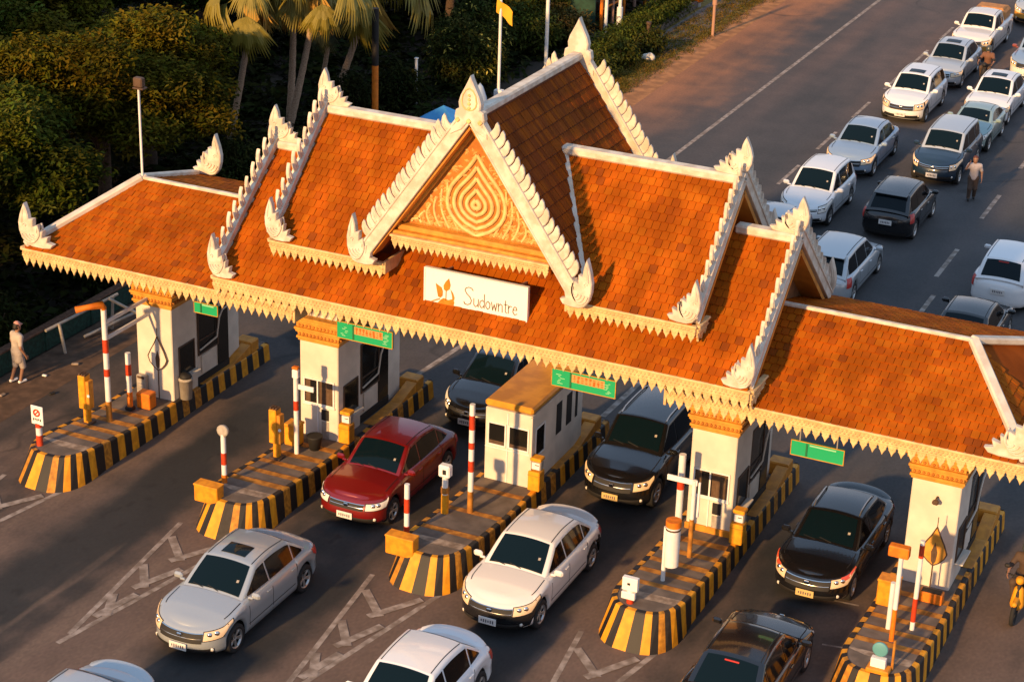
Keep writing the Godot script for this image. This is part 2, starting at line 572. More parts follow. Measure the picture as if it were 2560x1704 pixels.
# base point is where the foot of the ornament stands; side -1 throws the tip to the left
func flame(gate: Node3D, at: Vector3, h: float, side: int, wide := 1.0):
	var bs := Basis(Vector3(wide * h, 0, 0), Vector3(0, h, 0), Vector3(0, 0, h))
	if side > 0: bs = Basis(Vector3.UP, PI) * bs
	part(gate, "finial", flame_mesh(), M["trim"], Transform3D(bs, at - bs.x * 0.38 * 1.0))

func crocket_mesh() -> ArrayMesh:
	if meshes.has("crocket"): return meshes["crocket"]
	var pl := PackedVector2Array()
	for q in [[0.0, -0.03], [0.19, -0.03], [0.205, 0.09], [0.235, 0.2], [0.29, 0.29], [0.31, 0.37], [0.21, 0.36], [0.11, 0.30], [0.03, 0.19], [0.0, 0.08]]:
		pl.append(Vector2(q[0] - 0.1, q[1]))
	var b := MB.new()
	b.prism(pl, 0.085, 0.02)
	b.tube([Vector3(-0.04, 0.04, 0.042), Vector3(0.0, 0.16, 0.046), Vector3(0.1, 0.27, 0.042)], [0.028, 0.022, 0.01], 5)
	meshes["crocket"] = b.mesh()
	return meshes["crocket"]

func spike_mesh() -> ArrayMesh:
	if meshes.has("spike"): return meshes["spike"]
	var pl := PackedVector2Array()
	for q in [[0.0, -0.03], [0.2, -0.03], [0.2, 0.06], [0.255, 0.16], [0.26, 0.27], [0.31, 0.36], [0.40, 0.46], [0.26, 0.41], [0.14, 0.31], [0.05, 0.18], [0.0, 0.06]]:
		pl.append(Vector2(q[0] - 0.1, q[1]))
	var b := MB.new()
	b.prism(pl, 0.11, 0.02)
	b.tube([Vector3(0.0, 0.05, 0.055), Vector3(0.05, 0.2, 0.055), Vector3(0.16, 0.33, 0.055)], [0.03, 0.025, 0.01], 5)
	b.tube([Vector3(0.0, 0.05, -0.055), Vector3(0.05, 0.2, -0.055), Vector3(0.16, 0.33, -0.055)], [0.03, 0.025, 0.01], 5)
	meshes["spike"] = b.mesh()
	return meshes["spike"]

# a verge board from the eave up to the ridge, with its row of leaves; out is the direction the plate faces
func verge(gate: Node3D, lo: Vector3, hi: Vector3, face: Vector3, wd: float, th: float, leaves: int, scale := 1.0, from := 0.1, to := 0.96):
	var d := (hi - lo).normalized()
	var up := face.cross(d).normalized()
	if up.y < 0: up = -up
	var b := MB.new()
	b.bar(lo, hi, wd, th, up, 0.02)
	b.bar(lo + up * wd * 0.5, hi + up * wd * 0.5, 0.05, th + 0.05, up, 0.012)
	b.bar(lo - up * wd * 0.42, hi - up * wd * 0.42, 0.04, th + 0.04, up, 0.01)
	part(gate, "verge_board", b, M["trim"])
	for i in leaves:
		var t := lerpf(from, to, i / float(maxi(1, leaves - 1)))
		var p := lo.lerp(hi, t) + up * (wd * 0.5 + 0.02)
		var bs := Basis(d, up, d.cross(up)) * Basis(Vector3.BACK, rng.randf_range(-0.06, 0.06)) * Basis.from_scale(Vector3(1.18 if absf(face.z) > 0.5 else 1.0, 1, 1) * scale * rng.randf_range(0.92, 1.06))
		part(gate, "crocket", crocket_mesh() if absf(face.z) > 0.5 else spike_mesh(), M["trim"], Transform3D(bs, p))

func pendant_mesh() -> ArrayMesh:
	if meshes.has("pendant"): return meshes["pendant"]
	var pl := PackedVector2Array()
	for q in [[-0.095, 0.02], [-0.095, -0.04], [-0.07, -0.085], [-0.075, -0.11], [-0.04, -0.16], [-0.02, -0.2], [0.0, -0.25], [0.02, -0.2], [0.04, -0.16], [0.075, -0.11], [0.07, -0.085], [0.095, -0.04], [0.095, 0.02]]:
		pl.append(Vector2(q[0], q[1]))
	var b := MB.new()
	b.prism(pl, 0.05, 0.012)
	b.box(Vector3(0, -0.06, 0.028), Vector3(0.05, 0.05, 0.02), 0.006, Basis(Vector3.BACK, PI / 4))
	meshes["pendant"] = b.mesh()
	return meshes["pendant"]

# carved eave board from a to b (top edge), facing out
func fringe(gate: Node3D, a: Vector3, b: Vector3, out: Vector3, band := 0.22, sc := 1.0):
	var d := (b - a).normalized()
	if d.cross(Vector3.UP).dot(out) < 0:
		var t := a
		a = b; b = t; d = -d
	# now d runs to the right as seen from outside
	var ln := a.distance_to(b)
	var m := MB.new()
	m.xf = Transform3D(Basis(d, Vector3.UP, d.cross(Vector3.UP)), (a + b) * 0.5)
	m.box(Vector3(0, -band * 0.5, 0), Vector3(ln, band, 0.09), 0.008)
	m.box(Vector3(0, -0.02, 0.03), Vector3(ln + 0.06, 0.055, 0.12), 0.015)
	m.box(Vector3(0, -band + 0.02, 0.045), Vector3(ln, 0.03, 0.04), 0.008)
	part(gate, "eave_board", m, M["cream"])
	var n := maxi(1, int(round(ln / (0.2 * sc))))
	for i in n:
		var p := a + d * ((i + 0.5) * ln / n) + Vector3(0, -band, 0) + m.xf.basis.z * 0.01
		part(gate, "pendant", pendant_mesh(), M["cream"], Transform3D(m.xf.basis * Basis.from_scale(Vector3(ln / n / 0.195, sc, 1)), p))
	# rows of little carved leaves on the board
	if not meshes.has("boss"):
		var q := MB.new()
		q.tri(Vector3(-0.04, 0, 0), Vector3(0, -0.055, 0), Vector3(0, 0, 0.035)); q.tri(Vector3(0, -0.055, 0), Vector3(0.04, 0, 0), Vector3(0, 0, 0.035))
		q.tri(Vector3(0.04, 0, 0), Vector3(0, 0.045, 0), Vector3(0, 0, 0.035)); q.tri(Vector3(0, 0.045, 0), Vector3(-0.04, 0, 0), Vector3(0, 0, 0.035))
		meshes["boss"] = q.mesh()
	var nb := int(ln / 0.09)
	for r in 2:
		for i in nb:
			boss_spots.append(Transform3D(m.xf.basis * Basis(Vector3.BACK, PI * (i % 2)), a + d * ((i + 0.5 + 0.5 * r) * ln / (nb + 1)) + Vector3(0, -0.085 - r * (band - 0.12) * 0.62, 0) + m.xf.basis.z * 0.044))
var boss_spots := []

func build_gate():
	var g := thing("toll_gate", "long toll gate with tiered orange tile roofs, white flame finials and a pointed central gable", "toll gate")
	# -- roof planes
	var planes := []
	for s in [1.0, -1.0]:
		for t in [T1, T2, WG if s > 0 else WB]:
			var sl := Vector3(0, t[0] - t[2], -s * t[1])
			var v := sl.normalized()
			var u := Vector3(s, 0, 0)
			var o := Vector3(0, t[2], ZR + s * t[1])
			planes.append([t, s, o, u, v, sl.length()])
	for p in planes:
		var t: Array = p[0]
		var L: float = p[5]
		if t == T1:
			var xr: float = (CROSS_Y - T1[0]) / CROSS_K
			var xe: float = (CROSS_Y - T1[2]) / CROSS_K
			for sd in [-1.0, 1.0]:
				slab(g, p[2], p[3], p[4], PackedVector2Array([Vector2(sd * 5.0, 0), Vector2(sd * 5.0, L), Vector2(sd * xr, L), Vector2(sd * xe, 0)]))
			lay_tiles("t1", p[2], p[3], p[4], 10.1, L)
		elif t == T2:
			slab(g, p[2], p[3], p[4], PackedVector2Array([Vector2(-6.35, 0), Vector2(6.35, 0), Vector2(6.35, L), Vector2(-6.35, L)]))
			lay_tiles("t2", p[2], p[3], p[4], 12.8, L)
		else:
			for sd in [-1.0, 1.0]:
				slab(g, p[2], p[3], p[4], PackedVector2Array([Vector2(sd * 4.6, 0), Vector2(sd * (t[3] if t == WG else wing_back(sd * p[1])), 0), Vector2(sd * WING_RIDGE, L), Vector2(sd * 6.0, L), Vector2(sd * 6.0, 0.5), Vector2(sd * 4.6, 0.4)]))
			lay_tiles("w" if t == WG else "wb", p[2], p[3], p[4], 24.2, L)
	for sd in [-1.0, 1.0]:
		var sl := Vector3(-sd * (WG[3] - WING_RIDGE), WG[0] - WG[2], 0)
		var o := Vector3(sd * WG[3], WG[2], ZR)
		slab(g, o, Vector3(0, 0, -sd), sl.normalized(), PackedVector2Array([Vector2(-sd * WG[1], 0), Vector2(0, 0), Vector2(0, sl.length())]))
		var hb := MB.new()
		var h1 := Vector3(sd * WING_RIDGE, WG[0], ZR); var h2 := Vector3(sd * WG[3], WG[2], ZR); var h3 := Vector3(sd * wing_back(sd), WB[2], ZR - WB[1])
		hb.tri_out(h1, h2, h3, Vector3(sd, 1, -0.3))
		var dn := Vector3(0, -0.08, 0)
		hb.tri_out(h1 + dn, h2 + dn, h3 + dn, Vector3(0, -1, 0))
		hb.quad_out(h2, h3, h3 + dn, h2 + dn, Vector3(sd, 0, -0.3))
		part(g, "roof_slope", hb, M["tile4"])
		lay_tiles("hip", o, Vector3(0, 0, -sd), sl.normalized(), WB[1] * 2 + 0.2, sl.length())
		var cl := Vector3(-sd * 2.55, CROSS_K * 2.55, 0)
		var co := Vector3(sd * 2.55, cross_y(2.55), (CROSS_F + CROSS_B) * 0.5)
		var hw := (CROSS_F - CROSS_B) * 0.5
		slab(g, co, Vector3(0, 0, -sd), cl.normalized(), PackedVector2Array([Vector2(-hw, 0), Vector2(hw, 0), Vector2(hw, cl.length()), Vector2(-hw, cl.length())]))
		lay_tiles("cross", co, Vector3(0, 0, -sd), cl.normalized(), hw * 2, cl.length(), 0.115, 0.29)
	# -- tiles: the nearest 300 singly, the rest together
	var eye := Vector3(17.4, 22.25, 38.3)
	tile_spots.sort_custom(func(a, b): return a[0].distance_squared_to(eye) < b[0].distance_squared_to(eye))
	var tm := tile_mesh()
	var xfs := []
	var cols := []
	for i in tile_spots.size():
		var q: Array = tile_spots[i]
		if i < 300:
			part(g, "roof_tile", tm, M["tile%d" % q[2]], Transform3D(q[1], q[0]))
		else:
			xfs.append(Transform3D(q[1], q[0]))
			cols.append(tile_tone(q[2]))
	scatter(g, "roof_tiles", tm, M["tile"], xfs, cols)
	# -- ridges, hips and valleys
	for sd in [-1.0, 1.0]:
		ridge(g, Vector3(sd * 0.9, T1[0] + 0.06, ZR), Vector3(sd * 5.08, T1[0] + 0.06, ZR), 0.2)
		ridge(g, Vector3(sd * 5.0, T2[0] + 0.06, ZR), Vector3(sd * 6.42, T2[0] + 0.06, ZR), 0.2)
		ridge(g, Vector3(sd * 6.2, WG[0] + 0.05, ZR), Vector3(sd * WING_RIDGE, WG[0] + 0.05, ZR), 0.08)
		for s in [-1.0, 1.0]:
			ridge(g, Vector3(sd * WING_RIDGE, WG[0] + 0.06, ZR), Vector3(sd * WG[3], WG[2] + 0.08, ZR + WG[1]) if s > 0 else Vector3(sd * wing_back(sd), WB[2] + 0.08, ZR - WB[1]), 0.15)
			var xr: float = (CROSS_Y - T1[0]) / CROSS_K
			var xe: float = (CROSS_Y - T1[2]) / CROSS_K
			ridge(g, Vector3(sd * xr, T1[0] + 0.05, ZR), Vector3(sd * xe, T1[2] + 0.07, ZR + s * T1[1]), 0.09)
	ridge(g, Vector3(0, CROSS_Y + 0.06, CROSS_F), Vector3(0, CROSS_Y + 0.06, CROSS_B), 0.18)
	# -- verges with their leaves, gable walls and flames
	for sd in [-1.0, 1.0]:
		for s in [-1.0, 1.0]:
			var lv := 10
			verge(g, Vector3(sd * 5.06, T1[2] + 0.1, ZR + s * (T1[1] + 0.02)), Vector3(sd * 5.06, T1[0] + 0.14, ZR), Vector3(sd, 0, 0), 0.24, 0.12, lv, 0.8 if sd < 0 else 0.7)
			verge(g, Vector3(sd * 6.41, T2[2] + 0.1, ZR + s * (T2[1] + 0.02)), Vector3(sd * 6.41, T2[0] + 0.14, ZR), Vector3(sd, 0, 0), 0.24, 0.12, lv, 0.8 if sd < 0 else 0.7)
			flame(g, Vector3(sd * 4.88, T1[2] + 0.04, ZR + s * (T1[1] + 0.06)), 0.98, int(sd), 0.82)
			flame(g, Vector3(sd * 6.24, T2[2] + 0.04, ZR + s * (T2[1] + 0.06)), 1.02, int(sd), 0.78)
			if s > 0: flame(g, Vector3(sd * (WG[3] - 0.28), WG[2] + 0.06, ZR + s * (WG[1] - 0.05)), 1.08, int(sd), 1.05)
			else: flame(g, Vector3(sd * (wing_back(sd) - 0.4), WB[2] + 0.1, ZR - WB[1] + 0.05), 1.15, -int(sd), 0.85)
			flame(g, Vector3(sd * 2.6, cross_y(2.55) - 0.1, CROSS_F + 0.03) if s > 0 else Vector3(sd * 2.3, 7.0, CROSS_B - 0.03), 1.12, int(sd), 0.72)
		flame(g, Vector3(sd * 4.88, T1[0] + 0.14, ZR), 0.86, int(sd), 1.12)
		flame(g, Vector3(sd * 6.22, T2[0] + 0.14, ZR), 0.86, int(sd), 1.12)
		for t in [[T1, 4.92, T2, "ochre"], [T2, 6.27, WG, "ochre"]]:
			var tt: Array = t[0]
			var b := MB.new()
			b.xf = Transform3D(Basis(Vector3.UP, PI / 2), Vector3(sd * (t[1] - 0.35), 0, ZR))
			b.prism(PackedVector2Array([Vector2(-tt[1] + 0.1, tt[2] - 0.3), Vector2(tt[1] - 0.1, tt[2] - 0.3), Vector2(tt[1] - 0.1, tt[2]), Vector2(0, tt[0] - 0.1), Vector2(-tt[1] + 0.1, tt[2])]), 0.1)
			part(g, "gable_wall", b, M["soffit"])
			for s in [-1.0, 1.0]:
				var r := MB.new()
				r.bar(Vector3(sd * (t[1] - 0.05), tt[2] - 0.1, ZR + s * (tt[1] - 0.15)), Vector3(sd * (t[1] - 0.05), tt[0] - 0.22, ZR), 0.1, 0.5, Vector3(0, 1, 0))
				part(g, "verge_soffit", r, M["ochre"])
	build_cross_gable(g)
	# -- eaves
	for s in [1.0, -1.0]:
		var o := Vector3(0, 0, s)
		for sd in [-1.0, 1.0]:
			fringe(g, Vector3(sd * 2.2, T1[2] + 0.0, ZR + s * (T1[1] + 0.02)), Vector3(sd * 5.1, T1[2] + 0.0, ZR + s * (T1[1] + 0.02)), o, 0.17, 0.9)
			var wq: Array = WG if s > 0 else WB
			fringe(g, Vector3(sd * 4.55, wq[2], ZR + s * (wq[1] + 0.02)), Vector3(sd * ((wq[3] if s > 0 else wing_back(sd)) + 0.05), wq[2], ZR + s * (wq[1] + 0.02)), o, 0.2)
			var e := MB.new()
			e.box(Vector3(sd * 4.52, WG[2] - 0.2, ZR + s * (WG[1] - 0.6)), Vector3(0.06, 0.42, 1.3), 0.01)
			part(g, "eave_end_board", e, M["cream"])
			var e2 := MB.new()
			e2.box(Vector3(sd * 2.18, T1[2] - 0.12, ZR + s * (T1[1] - 0.4)), Vector3(0.06, 0.3, 0.9), 0.01)
			part(g, "eave_end_board", e2, M["cream"])
		fringe(g, Vector3(-6.45, T2[2], ZR + s * (T2[1] + 0.02)), Vector3(6.45, T2[2], ZR + s * (T2[1] + 0.02)), o, 0.22)
	for sd in [-1.0, 1.0]:
		fringe(g, Vector3(sd * (WG[3] + 0.05), WG[2], ZR), Vector3(sd * (WG[3] + 0.05), WG[2], ZR + WG[1]), Vector3(sd, 0, 0), 0.2)
		fringe(g, Vector3(sd * (wing_back(sd) + 0.05), WB[2], ZR - WB[1]), Vector3(sd * (WG[3] + 0.05), WG[2], ZR), Vector3(sd, 0, -0.4), 0.2)
		fringe(g, Vector3(sd * 6.45, T2[2], ZR + T2[1] - 0.9), Vector3(sd * 6.45, T2[2], ZR + T2[1]), Vector3(sd, 0, 0), 0.22)
		fringe(g, Vector3(sd * 5.1, T1[2], ZR + T1[1] - 0.6), Vector3(sd * 5.1, T1[2], ZR + T1[1]), Vector3(sd, 0, 0), 0.17, 0.9)
	var white := []
	for i in boss_spots.size(): white.append(Color(0.74, 0.52, 0.26))
	var bm := mat("cream_boss", Color(1, 1, 1), 0.75, "dirt", 0.6)
	bm.vertex_color_use_as_albedo = true
	scatter(g, "carved_leaves", meshes["boss"], bm, boss_spots, white)
	# -- ceilings and beams
	var c := MB.new()
	c.box(Vector3(0, 5.06, ZR), Vector3(12.6, 0.1, 5.3))
	for z in [-0.55, -2.9]:
		c.box(Vector3(0, 4.8, z), Vector3(12.4, 0.42, 0.5))
	part(g, "ceiling", c, M["soffit"])
	for sd in [-1.0, 1.0]:
		var w := MB.new()
		w.box(Vector3(sd * 8.3, 4.62, ZR), Vector3(7.3, 0.08, 4.6))
		for z in [-0.55, -2.6]:
			w.box(Vector3(sd * 8.3, 4.4, z), Vector3(7.2, 0.36, 0.46))
		part(g, "ceiling", w, M["soffit"])
	# -- pillars
	for x in [-9.84, -5.08, 5.02, 10.0]:
		var top: float = 4.25 if absf(x) > 8 else 4.6
		var b := MB.new()
		b.box(Vector3(x, (0.45 + 3.0) * 0.5, -0.55), Vector3(1.06, 2.55, 1.1), 0.02)
		b.box(Vector3(x, (top + 3.5) * 0.5, -0.55), Vector3(0.96, top - 3.45, 1.0))
		part(g, "pillar", b, M["plaster"])
		var k := MB.new()
		var y := 2.98
		for q in [[1.13, 0.06], [1.19, 0.07], [1.13, 0.10], [1.22, 0.06], [1.27, 0.07], [1.18, 0.10], [1.27, 0.05], [1.34, 0.09], [1.40, 0.06]]:
			k.box(Vector3(x, y + q[1] * 0.5, -0.55), Vector3(q[0], q[1] - 0.004, q[0] + 0.04), 0.012)
			y += q[1]
		part(g, "capital", k, M["gold"])
		var nn := 11
		for r in [[3.16, 0.585], [3.40, 0.61]]:
			for sdz in [[Vector3(1, 0, 0), Vector3(0, 0, 1)], [Vector3(0, 0, -1), Vector3(1, 0, 0)], [Vector3(0, 0, 1), Vector3(-1, 0, 0)]]:
				var lf := MB.new()
				for i in nn:
					var cc: Vector3 = Vector3(x, r[0], -0.55) + sdz[0] * ((i - 5) * 0.1) + sdz[1] * (r[1] - 0.0)
					lf.box(cc, Vector3(0.06, 0.06, 0.06), 0.012, Basis(sdz[1], PI / 4))
				var cv := part(g, "capital_carving", lf, M["gold_dark"])
				cv.set_meta("kind", "stuff")
	for x in [-9.84, -5.0, 0.0, 5.0, 10.0]:
		var b := boxed(Vector3(0.7, 4.3, 0.7), 0.02, Vector3(x, 2.55, -3.0))
		part(g, "rear_pillar", b, M["plaster"])
	build_name_board()

func ridge(g: Node3D, a: Vector3, b: Vector3, w: float):
	var m := MB.new()
	m.bar(a, b, w * 1.5, w, Vector3.UP.cross(b - a).normalized(), w * 0.22)
	part(g, "ridge_cap", m, M["trim"])

func build_cross_gable(g: Node3D):
	for zz in [[CROSS_F + 0.02, 1.0], [CROSS_B - 0.02, -1.0]]:
		var z: float = zz[0]
		for sd in [-1.0, 1.0]:
			verge(g, Vector3(sd * 2.5, cross_y(2.5) + 0.1, z), Vector3(sd * 0.02, CROSS_Y + 0.12, z), Vector3(0, 0, zz[1]), 0.28, 0.14, 17, 0.78, 0.1, 0.86)
			var s := MB.new()
			s.bar(Vector3(sd * 2.36, cross_y(2.36) - 0.16, z - zz[1] * 0.25), Vector3(0, CROSS_Y - 0.16, z - zz[1] * 0.25), 0.5, 0.06, Vector3(0, 0, 1))
			part(g, "verge_soffit", s, M["ochre"])
		# pointed bud at the apex
		var pl := PackedVector2Array()
		for q in [[0, 1.06], [0.06, 0.94], [0.14, 0.8], [0.25, 0.62], [0.30, 0.47], [0.28, 0.34], [0.37, 0.3], [0.40, 0.15], [0.36, 0.0], [0.50, -0.08], [0.50, -0.25], [0.2, -0.12], [0, 0.1]]:
			pl.append(Vector2(q[0], q[1]))
		for i in range(11, 0, -1): pl.append(Vector2(-pl[i].x, pl[i].y))
		var f := MB.new()
		f.xf = Transform3D(Basis.IDENTITY, Vector3(0, CROSS_Y - 0.12, z))
		f.xf.basis = Basis.from_scale(Vector3(0.86, 1, 1))
		f.prism(pl, 0.2, 0.03)
		part(g, "apex_finial", f, M["trim"])
		var r := MB.new()
		r.xf = Transform3D(Basis.IDENTITY if zz[1] > 0 else Basis(Vector3.UP, PI), Vector3(0, CROSS_Y - 0.12, z + zz[1] * 0.1))
		for k in 1:
			var rr := 0.17 - k * 0.055
			var pts := []
			for i in 13:
				var a := TAU * i / 12.0
				pts.append(Vector3(sin(a) * rr, 0.5 + cos(a) * rr * (1.75 if cos(a) > 0 else 1.0), 0.005))
			r.tube(pts, 0.016, 5)
		for k in 4: r.box(Vector3(0, 0.38 + k * 0.09, 0.01), Vector3(0.07 - k * 0.008, 0.06, 0.04), 0.012, Basis(Vector3.BACK, PI / 4))
		for sx in [-0.26, 0.0, 0.26]:
			r.box(Vector3(sx, 0.1, 0.01), Vector3(0.09, 0.09, 0.05), 0.015, Basis(Vector3.BACK, PI / 4))
		part(g, "finial_carving", r, M["carving"])
	# pediment of the front gable, set back behind the boards; the rear one the same
	for zz in [[CROSS_F - 0.42, 1.0], [CROSS_B + 0.42, -1.0]]:
		var z: float = zz[0]
		var y0 := 7.34
		var hw := (CROSS_Y - 0.24 - y0) / CROSS_K
		var b := MB.new()
		b.xf = Transform3D(Basis.IDENTITY, Vector3(0, 0, z))
		b.prism(PackedVector2Array([Vector2(-hw, y0), Vector2(hw, y0), Vector2(0, CROSS_Y - 0.24)]), 0.12)
		part(g, "pediment", b, M["gold_dark"])
		var base := MB.new()
		base.xf = Transform3D(Basis.IDENTITY if zz[1] > 0 else Basis(Vector3.UP, PI), Vector3(0, 0, z))
		base.box(Vector3(0, y0 - 0.06, 0.12), Vector3(hw * 2 + 0.1, 0.12, 0.34), 0.03)
		base.box(Vector3(0, y0 - 0.155, 0.16), Vector3(hw * 2 + 0.24, 0.07, 0.42), 0.02)
		base.box(Vector3(0, y0 - 0.27, -0.25), Vector3(hw * 2 + 0.3, 0.14, 1.1))
		for s in [-1.0, 1.0]:
			base.bar(Vector3(s * (hw - 0.02), y0 + 0.02, 0.1), Vector3(0, CROSS_Y - 0.27, 0.1), 0.09, 0.09, Vector3(s, 1, 0).normalized(), 0.02)
		part(g, "pediment_moulding", base, M["gold"])
		fringe(g, Vector3(-hw - 0.12, y0 - 0.2, z + zz[1] * 0.36), Vector3(hw + 0.12, y0 - 0.2, z + zz[1] * 0.36), Vector3(0, 0, zz[1]), 0.15, 0.75)
		carve_pediment(g, z, zz[1], y0, hw)

func carve_pediment(g: Node3D, z: float, face: float, y0: float, hw: float):
	var base := Transform3D(Basis.IDENTITY if face > 0 else Basis(Vector3.UP, PI), Vector3(0, 0, z + face * 0.065))
	for k in 5:
		var sc: float = [1.04, 0.80, 0.57, 0.34, 0.12][k]
		var b := MB.new()
		b.xf = base
		for s in [-1.0, 1.0]:
			var pts := []
			for i in 15:
				var t := i / 14.0
				# bottom point, round belly, then an ogee up to the tip
				var w := sin(PI * pow(t, 0.72)) * (1.0 - 0.34 * smoothstep(0.55, 1.0, t))
				pts.append(Vector3(s * 0.66 * sc * w, 8.02 + lerpf(-0.66, 1.08, t) * sc, 0.01))
			b.tube(pts, 0.048 if k < 4 else 0.06, 6)
		part(g, "carved_petal", b, M["carving"])
	var fan := MB.new()
	fan.xf = base
	for s in [-1.0, 1.0]:
		for k in 6:
			var pts := []
			for i in 9:
				var t := i / 8.0
				var x0 := 0.42 + k * 0.22
				var x := x0 + 0.10 * sin(t * PI) + t * (0.30 - 0.10 * k) * 0.9
				var y := y0 + 0.05 + t * (1.05 - 0.19 * k)
				var lim := (CROSS_Y - 0.36 - y) / CROSS_K
				pts.append(Vector3(s * minf(x, lim), y, 0.0))
			fan.tube(pts, 0.032, 5)
	part(g, "carved_fronds", fan, M["carving"])
	var xfs := []
	var cols := []
	for i in 420:
		var y := y0 + 0.05 + rng.randf() * rng.randf() * 2.2
		var lim := (CROSS_Y - 0.42 - y) / CROSS_K
		var x := rng.randf_range(-lim, lim)
		var t := (y - 8.02) / 1.08
		if absf(x) < 0.62 * (1.0 - maxf(t, 0.0)) and y > 7.5: continue
		xfs.append(base * Transform3D(Basis(Vector3.BACK, rng.randf() * TAU) * Basis.from_scale(Vector3(1.0, 1.5, 1.1)), Vector3(x, y, 0.0)))
		cols.append(Color(0.72, 0.42, 0.13))
	var bm := mat("cream_boss", Color(1, 1, 1), 0.75, "dirt", 0.6)
	bm.vertex_color_use_as_albedo = true
	scatter(g, "carved_scrolls", meshes["boss"], bm, xfs, cols)

func build_name_board():
	var t := thing("name_board", "white rectangular name board with an orange leaf emblem on the roof under the central gable", "sign", Vector3(0.02, 5.44, 1.97))
	part(t, "board", boxed(Vector3(2.5, 0.95, 0.09), 0.012, Vector3(0, 0.475, 0)), M["sign_white"])
	var f := MB.new()
	for q in [[0, 0.935, 2.5, 0.03], [0, 0.015, 2.5, 0.03]]:
		f.box(Vector3(q[0], q[1], 0.05), Vector3(q[2], q[3], 0.03), 0.005)
	for q in [-1.235, 1.235]:
		f.box(Vector3(q, 0.475, 0.05), Vector3(0.03, 0.884, 0.03), 0.005)
	part(t, "frame", f, M["sign_white"])
	var st := MB.new()
	for x in [-0.9, 0.9]:
		st.bar(Vector3(x, 0.85, -0.05), Vector3(x, 0.75, -0.75), 0.04, 0.04, Vector3.RIGHT)
	part(t, "bracket", st, M["steel"])
	# leaf emblem
	var z := 0.049
	for lf in [[[-0.86, 0.60], [-0.83, 0.44], [-0.80, 0.30], [-0.74, 0.28], [-0.69, 0.34], [-0.685, 0.44], [-0.72, 0.53], [-0.79, 0.56]],
			[[-0.54, 0.77], [-0.50, 0.62], [-0.52, 0.52], [-0.60, 0.46], [-0.66, 0.49], [-0.67, 0.58], [-0.62, 0.68]],
			[[-0.83, 0.13], [-0.72, 0.25], [-0.66, 0.29], [-0.56, 0.26], [-0.45, 0.30], [-0.40, 0.24], [-0.42, 0.15], [-0.50, 0.09], [-0.58, 0.08], [-0.66, 0.11], [-0.72, 0.13]],
			[[-0.50, 0.52], [-0.44, 0.45], [-0.40, 0.35], [-0.41, 0.27], [-0.45, 0.30], [-0.46, 0.38], [-0.48, 0.45]]]:
		var pl := PackedVector2Array()
		for q in lf: pl.append(Vector2(q[0] - 0.1, q[1] + 0.02))
		var b := MB.new()
		b.xf.origin = Vector3(0, 0, z)
		b.prism(pl, 0.012)
		part(t, "leaf_emblem", b, M["orange"])
	var stem := MB.new()
	stroke(stem, [[-1.08, 0.16], [-0.93, 0.24], [-0.86, 0.27]], 0.03, z)
	stroke(stem, [[-0.71, 0.27], [-0.705, 0.48]], 0.022, z)
	part(t, "emblem_stem", stem, mat("tan", Color(0.40, 0.22, 0.10), 0.6))
	# hand-lettered name
	var L := {
		"S": [[[0.30, 0.86], [0.25, 0.97], [0.15, 1.0], [0.06, 0.93], [0.03, 0.80], [0.09, 0.63], [0.20, 0.47], [0.25, 0.30], [0.22, 0.12], [0.12, 0.02], [0.03, 0.05], [0.0, 0.16]]],
		"u": [[[0.0, 0.44], [0.0, 0.12], [0.05, 0.0], [0.11, 0.06], [0.15, 0.2]], [[0.15, 0.44], [0.15, 0.0]]],
		"d": [[[0.14, 0.36], [0.08, 0.44], [0.01, 0.34], [0.0, 0.15], [0.05, 0.01], [0.11, 0.06], [0.15, 0.2]], [[0.15, 0.78], [0.15, 0.0]]],
		"o": [[[0.07, 0.44], [0.01, 0.34], [0.0, 0.14], [0.06, 0.0], [0.13, 0.1], [0.14, 0.32], [0.07, 0.44]]],
		"w": [[[0.0, 0.44], [0.04, 0.0], [0.09, 0.34], [0.14, 0.0], [0.18, 0.44]]],
		"n": [[[0.0, 0.44], [0.0, 0.0]], [[0.0, 0.28], [0.06, 0.43], [0.12, 0.38], [0.13, 0.0]]],
		"t": [[[0.05, 0.66], [0.05, 0.06], [0.1, 0.0]], [[0.0, 0.45], [0.11, 0.45]]],
		"r": [[[0.0, 0.44], [0.0, 0.0]], [[0.0, 0.28], [0.05, 0.42], [0.11, 0.41]]],
		"e": [[[0.0, 0.24], [0.13, 0.27], [0.11, 0.4], [0.06, 0.44], [0.01, 0.33], [0.0, 0.13], [0.06, 0.0], [0.14, 0.07]]]}
	var adv := {"S": 0.33, "u": 0.2, "d": 0.2, "o": 0.19, "w": 0.23, "n": 0.18, "t": 0.15, "r": 0.15, "e": 0.18}
	var x := -0.27
	var ink := mat("ink", Color(0.16, 0.10, 0.06), 0.6)
	for ch in "Sudowntre":
		var b := MB.new()
		for sk in L[ch]:
			var ps := []
			for q in sk: ps.append([x + q[0] * 0.72, 0.26 + q[1] * 0.42])
			stroke(b, ps, 0.017, z)
		part(t, "letter", b, ink)
		x += adv[ch] * 0.72

func stroke(b: MB, ps: Array, w: float, z: float):
	for i in ps.size() - 1:
		var a := Vector3(ps[i][0], ps[i][1], z + 0.0004 * i); var c := Vector3(ps[i + 1][0], ps[i + 1][1], z + 0.0004 * i)
		var d := (c - a).normalized()
		b.bar(a - d * w * 0.3, c + d * w * 0.3, w, 0.012, Vector3(-d.y, d.x, 0))

# ---------------------------------------------------------------- traffic islands

const ISLAND_NAMES := ["leftmost black and yellow kerbed island, a low white sign on its nose", "second striped island from the left, a square orange block on its nose",
	"middle striped island carrying the orange-roofed booth", "fourth striped island from the left, a stubby white sign on its nose", "rightmost striped island with close yellow bars across its top"]

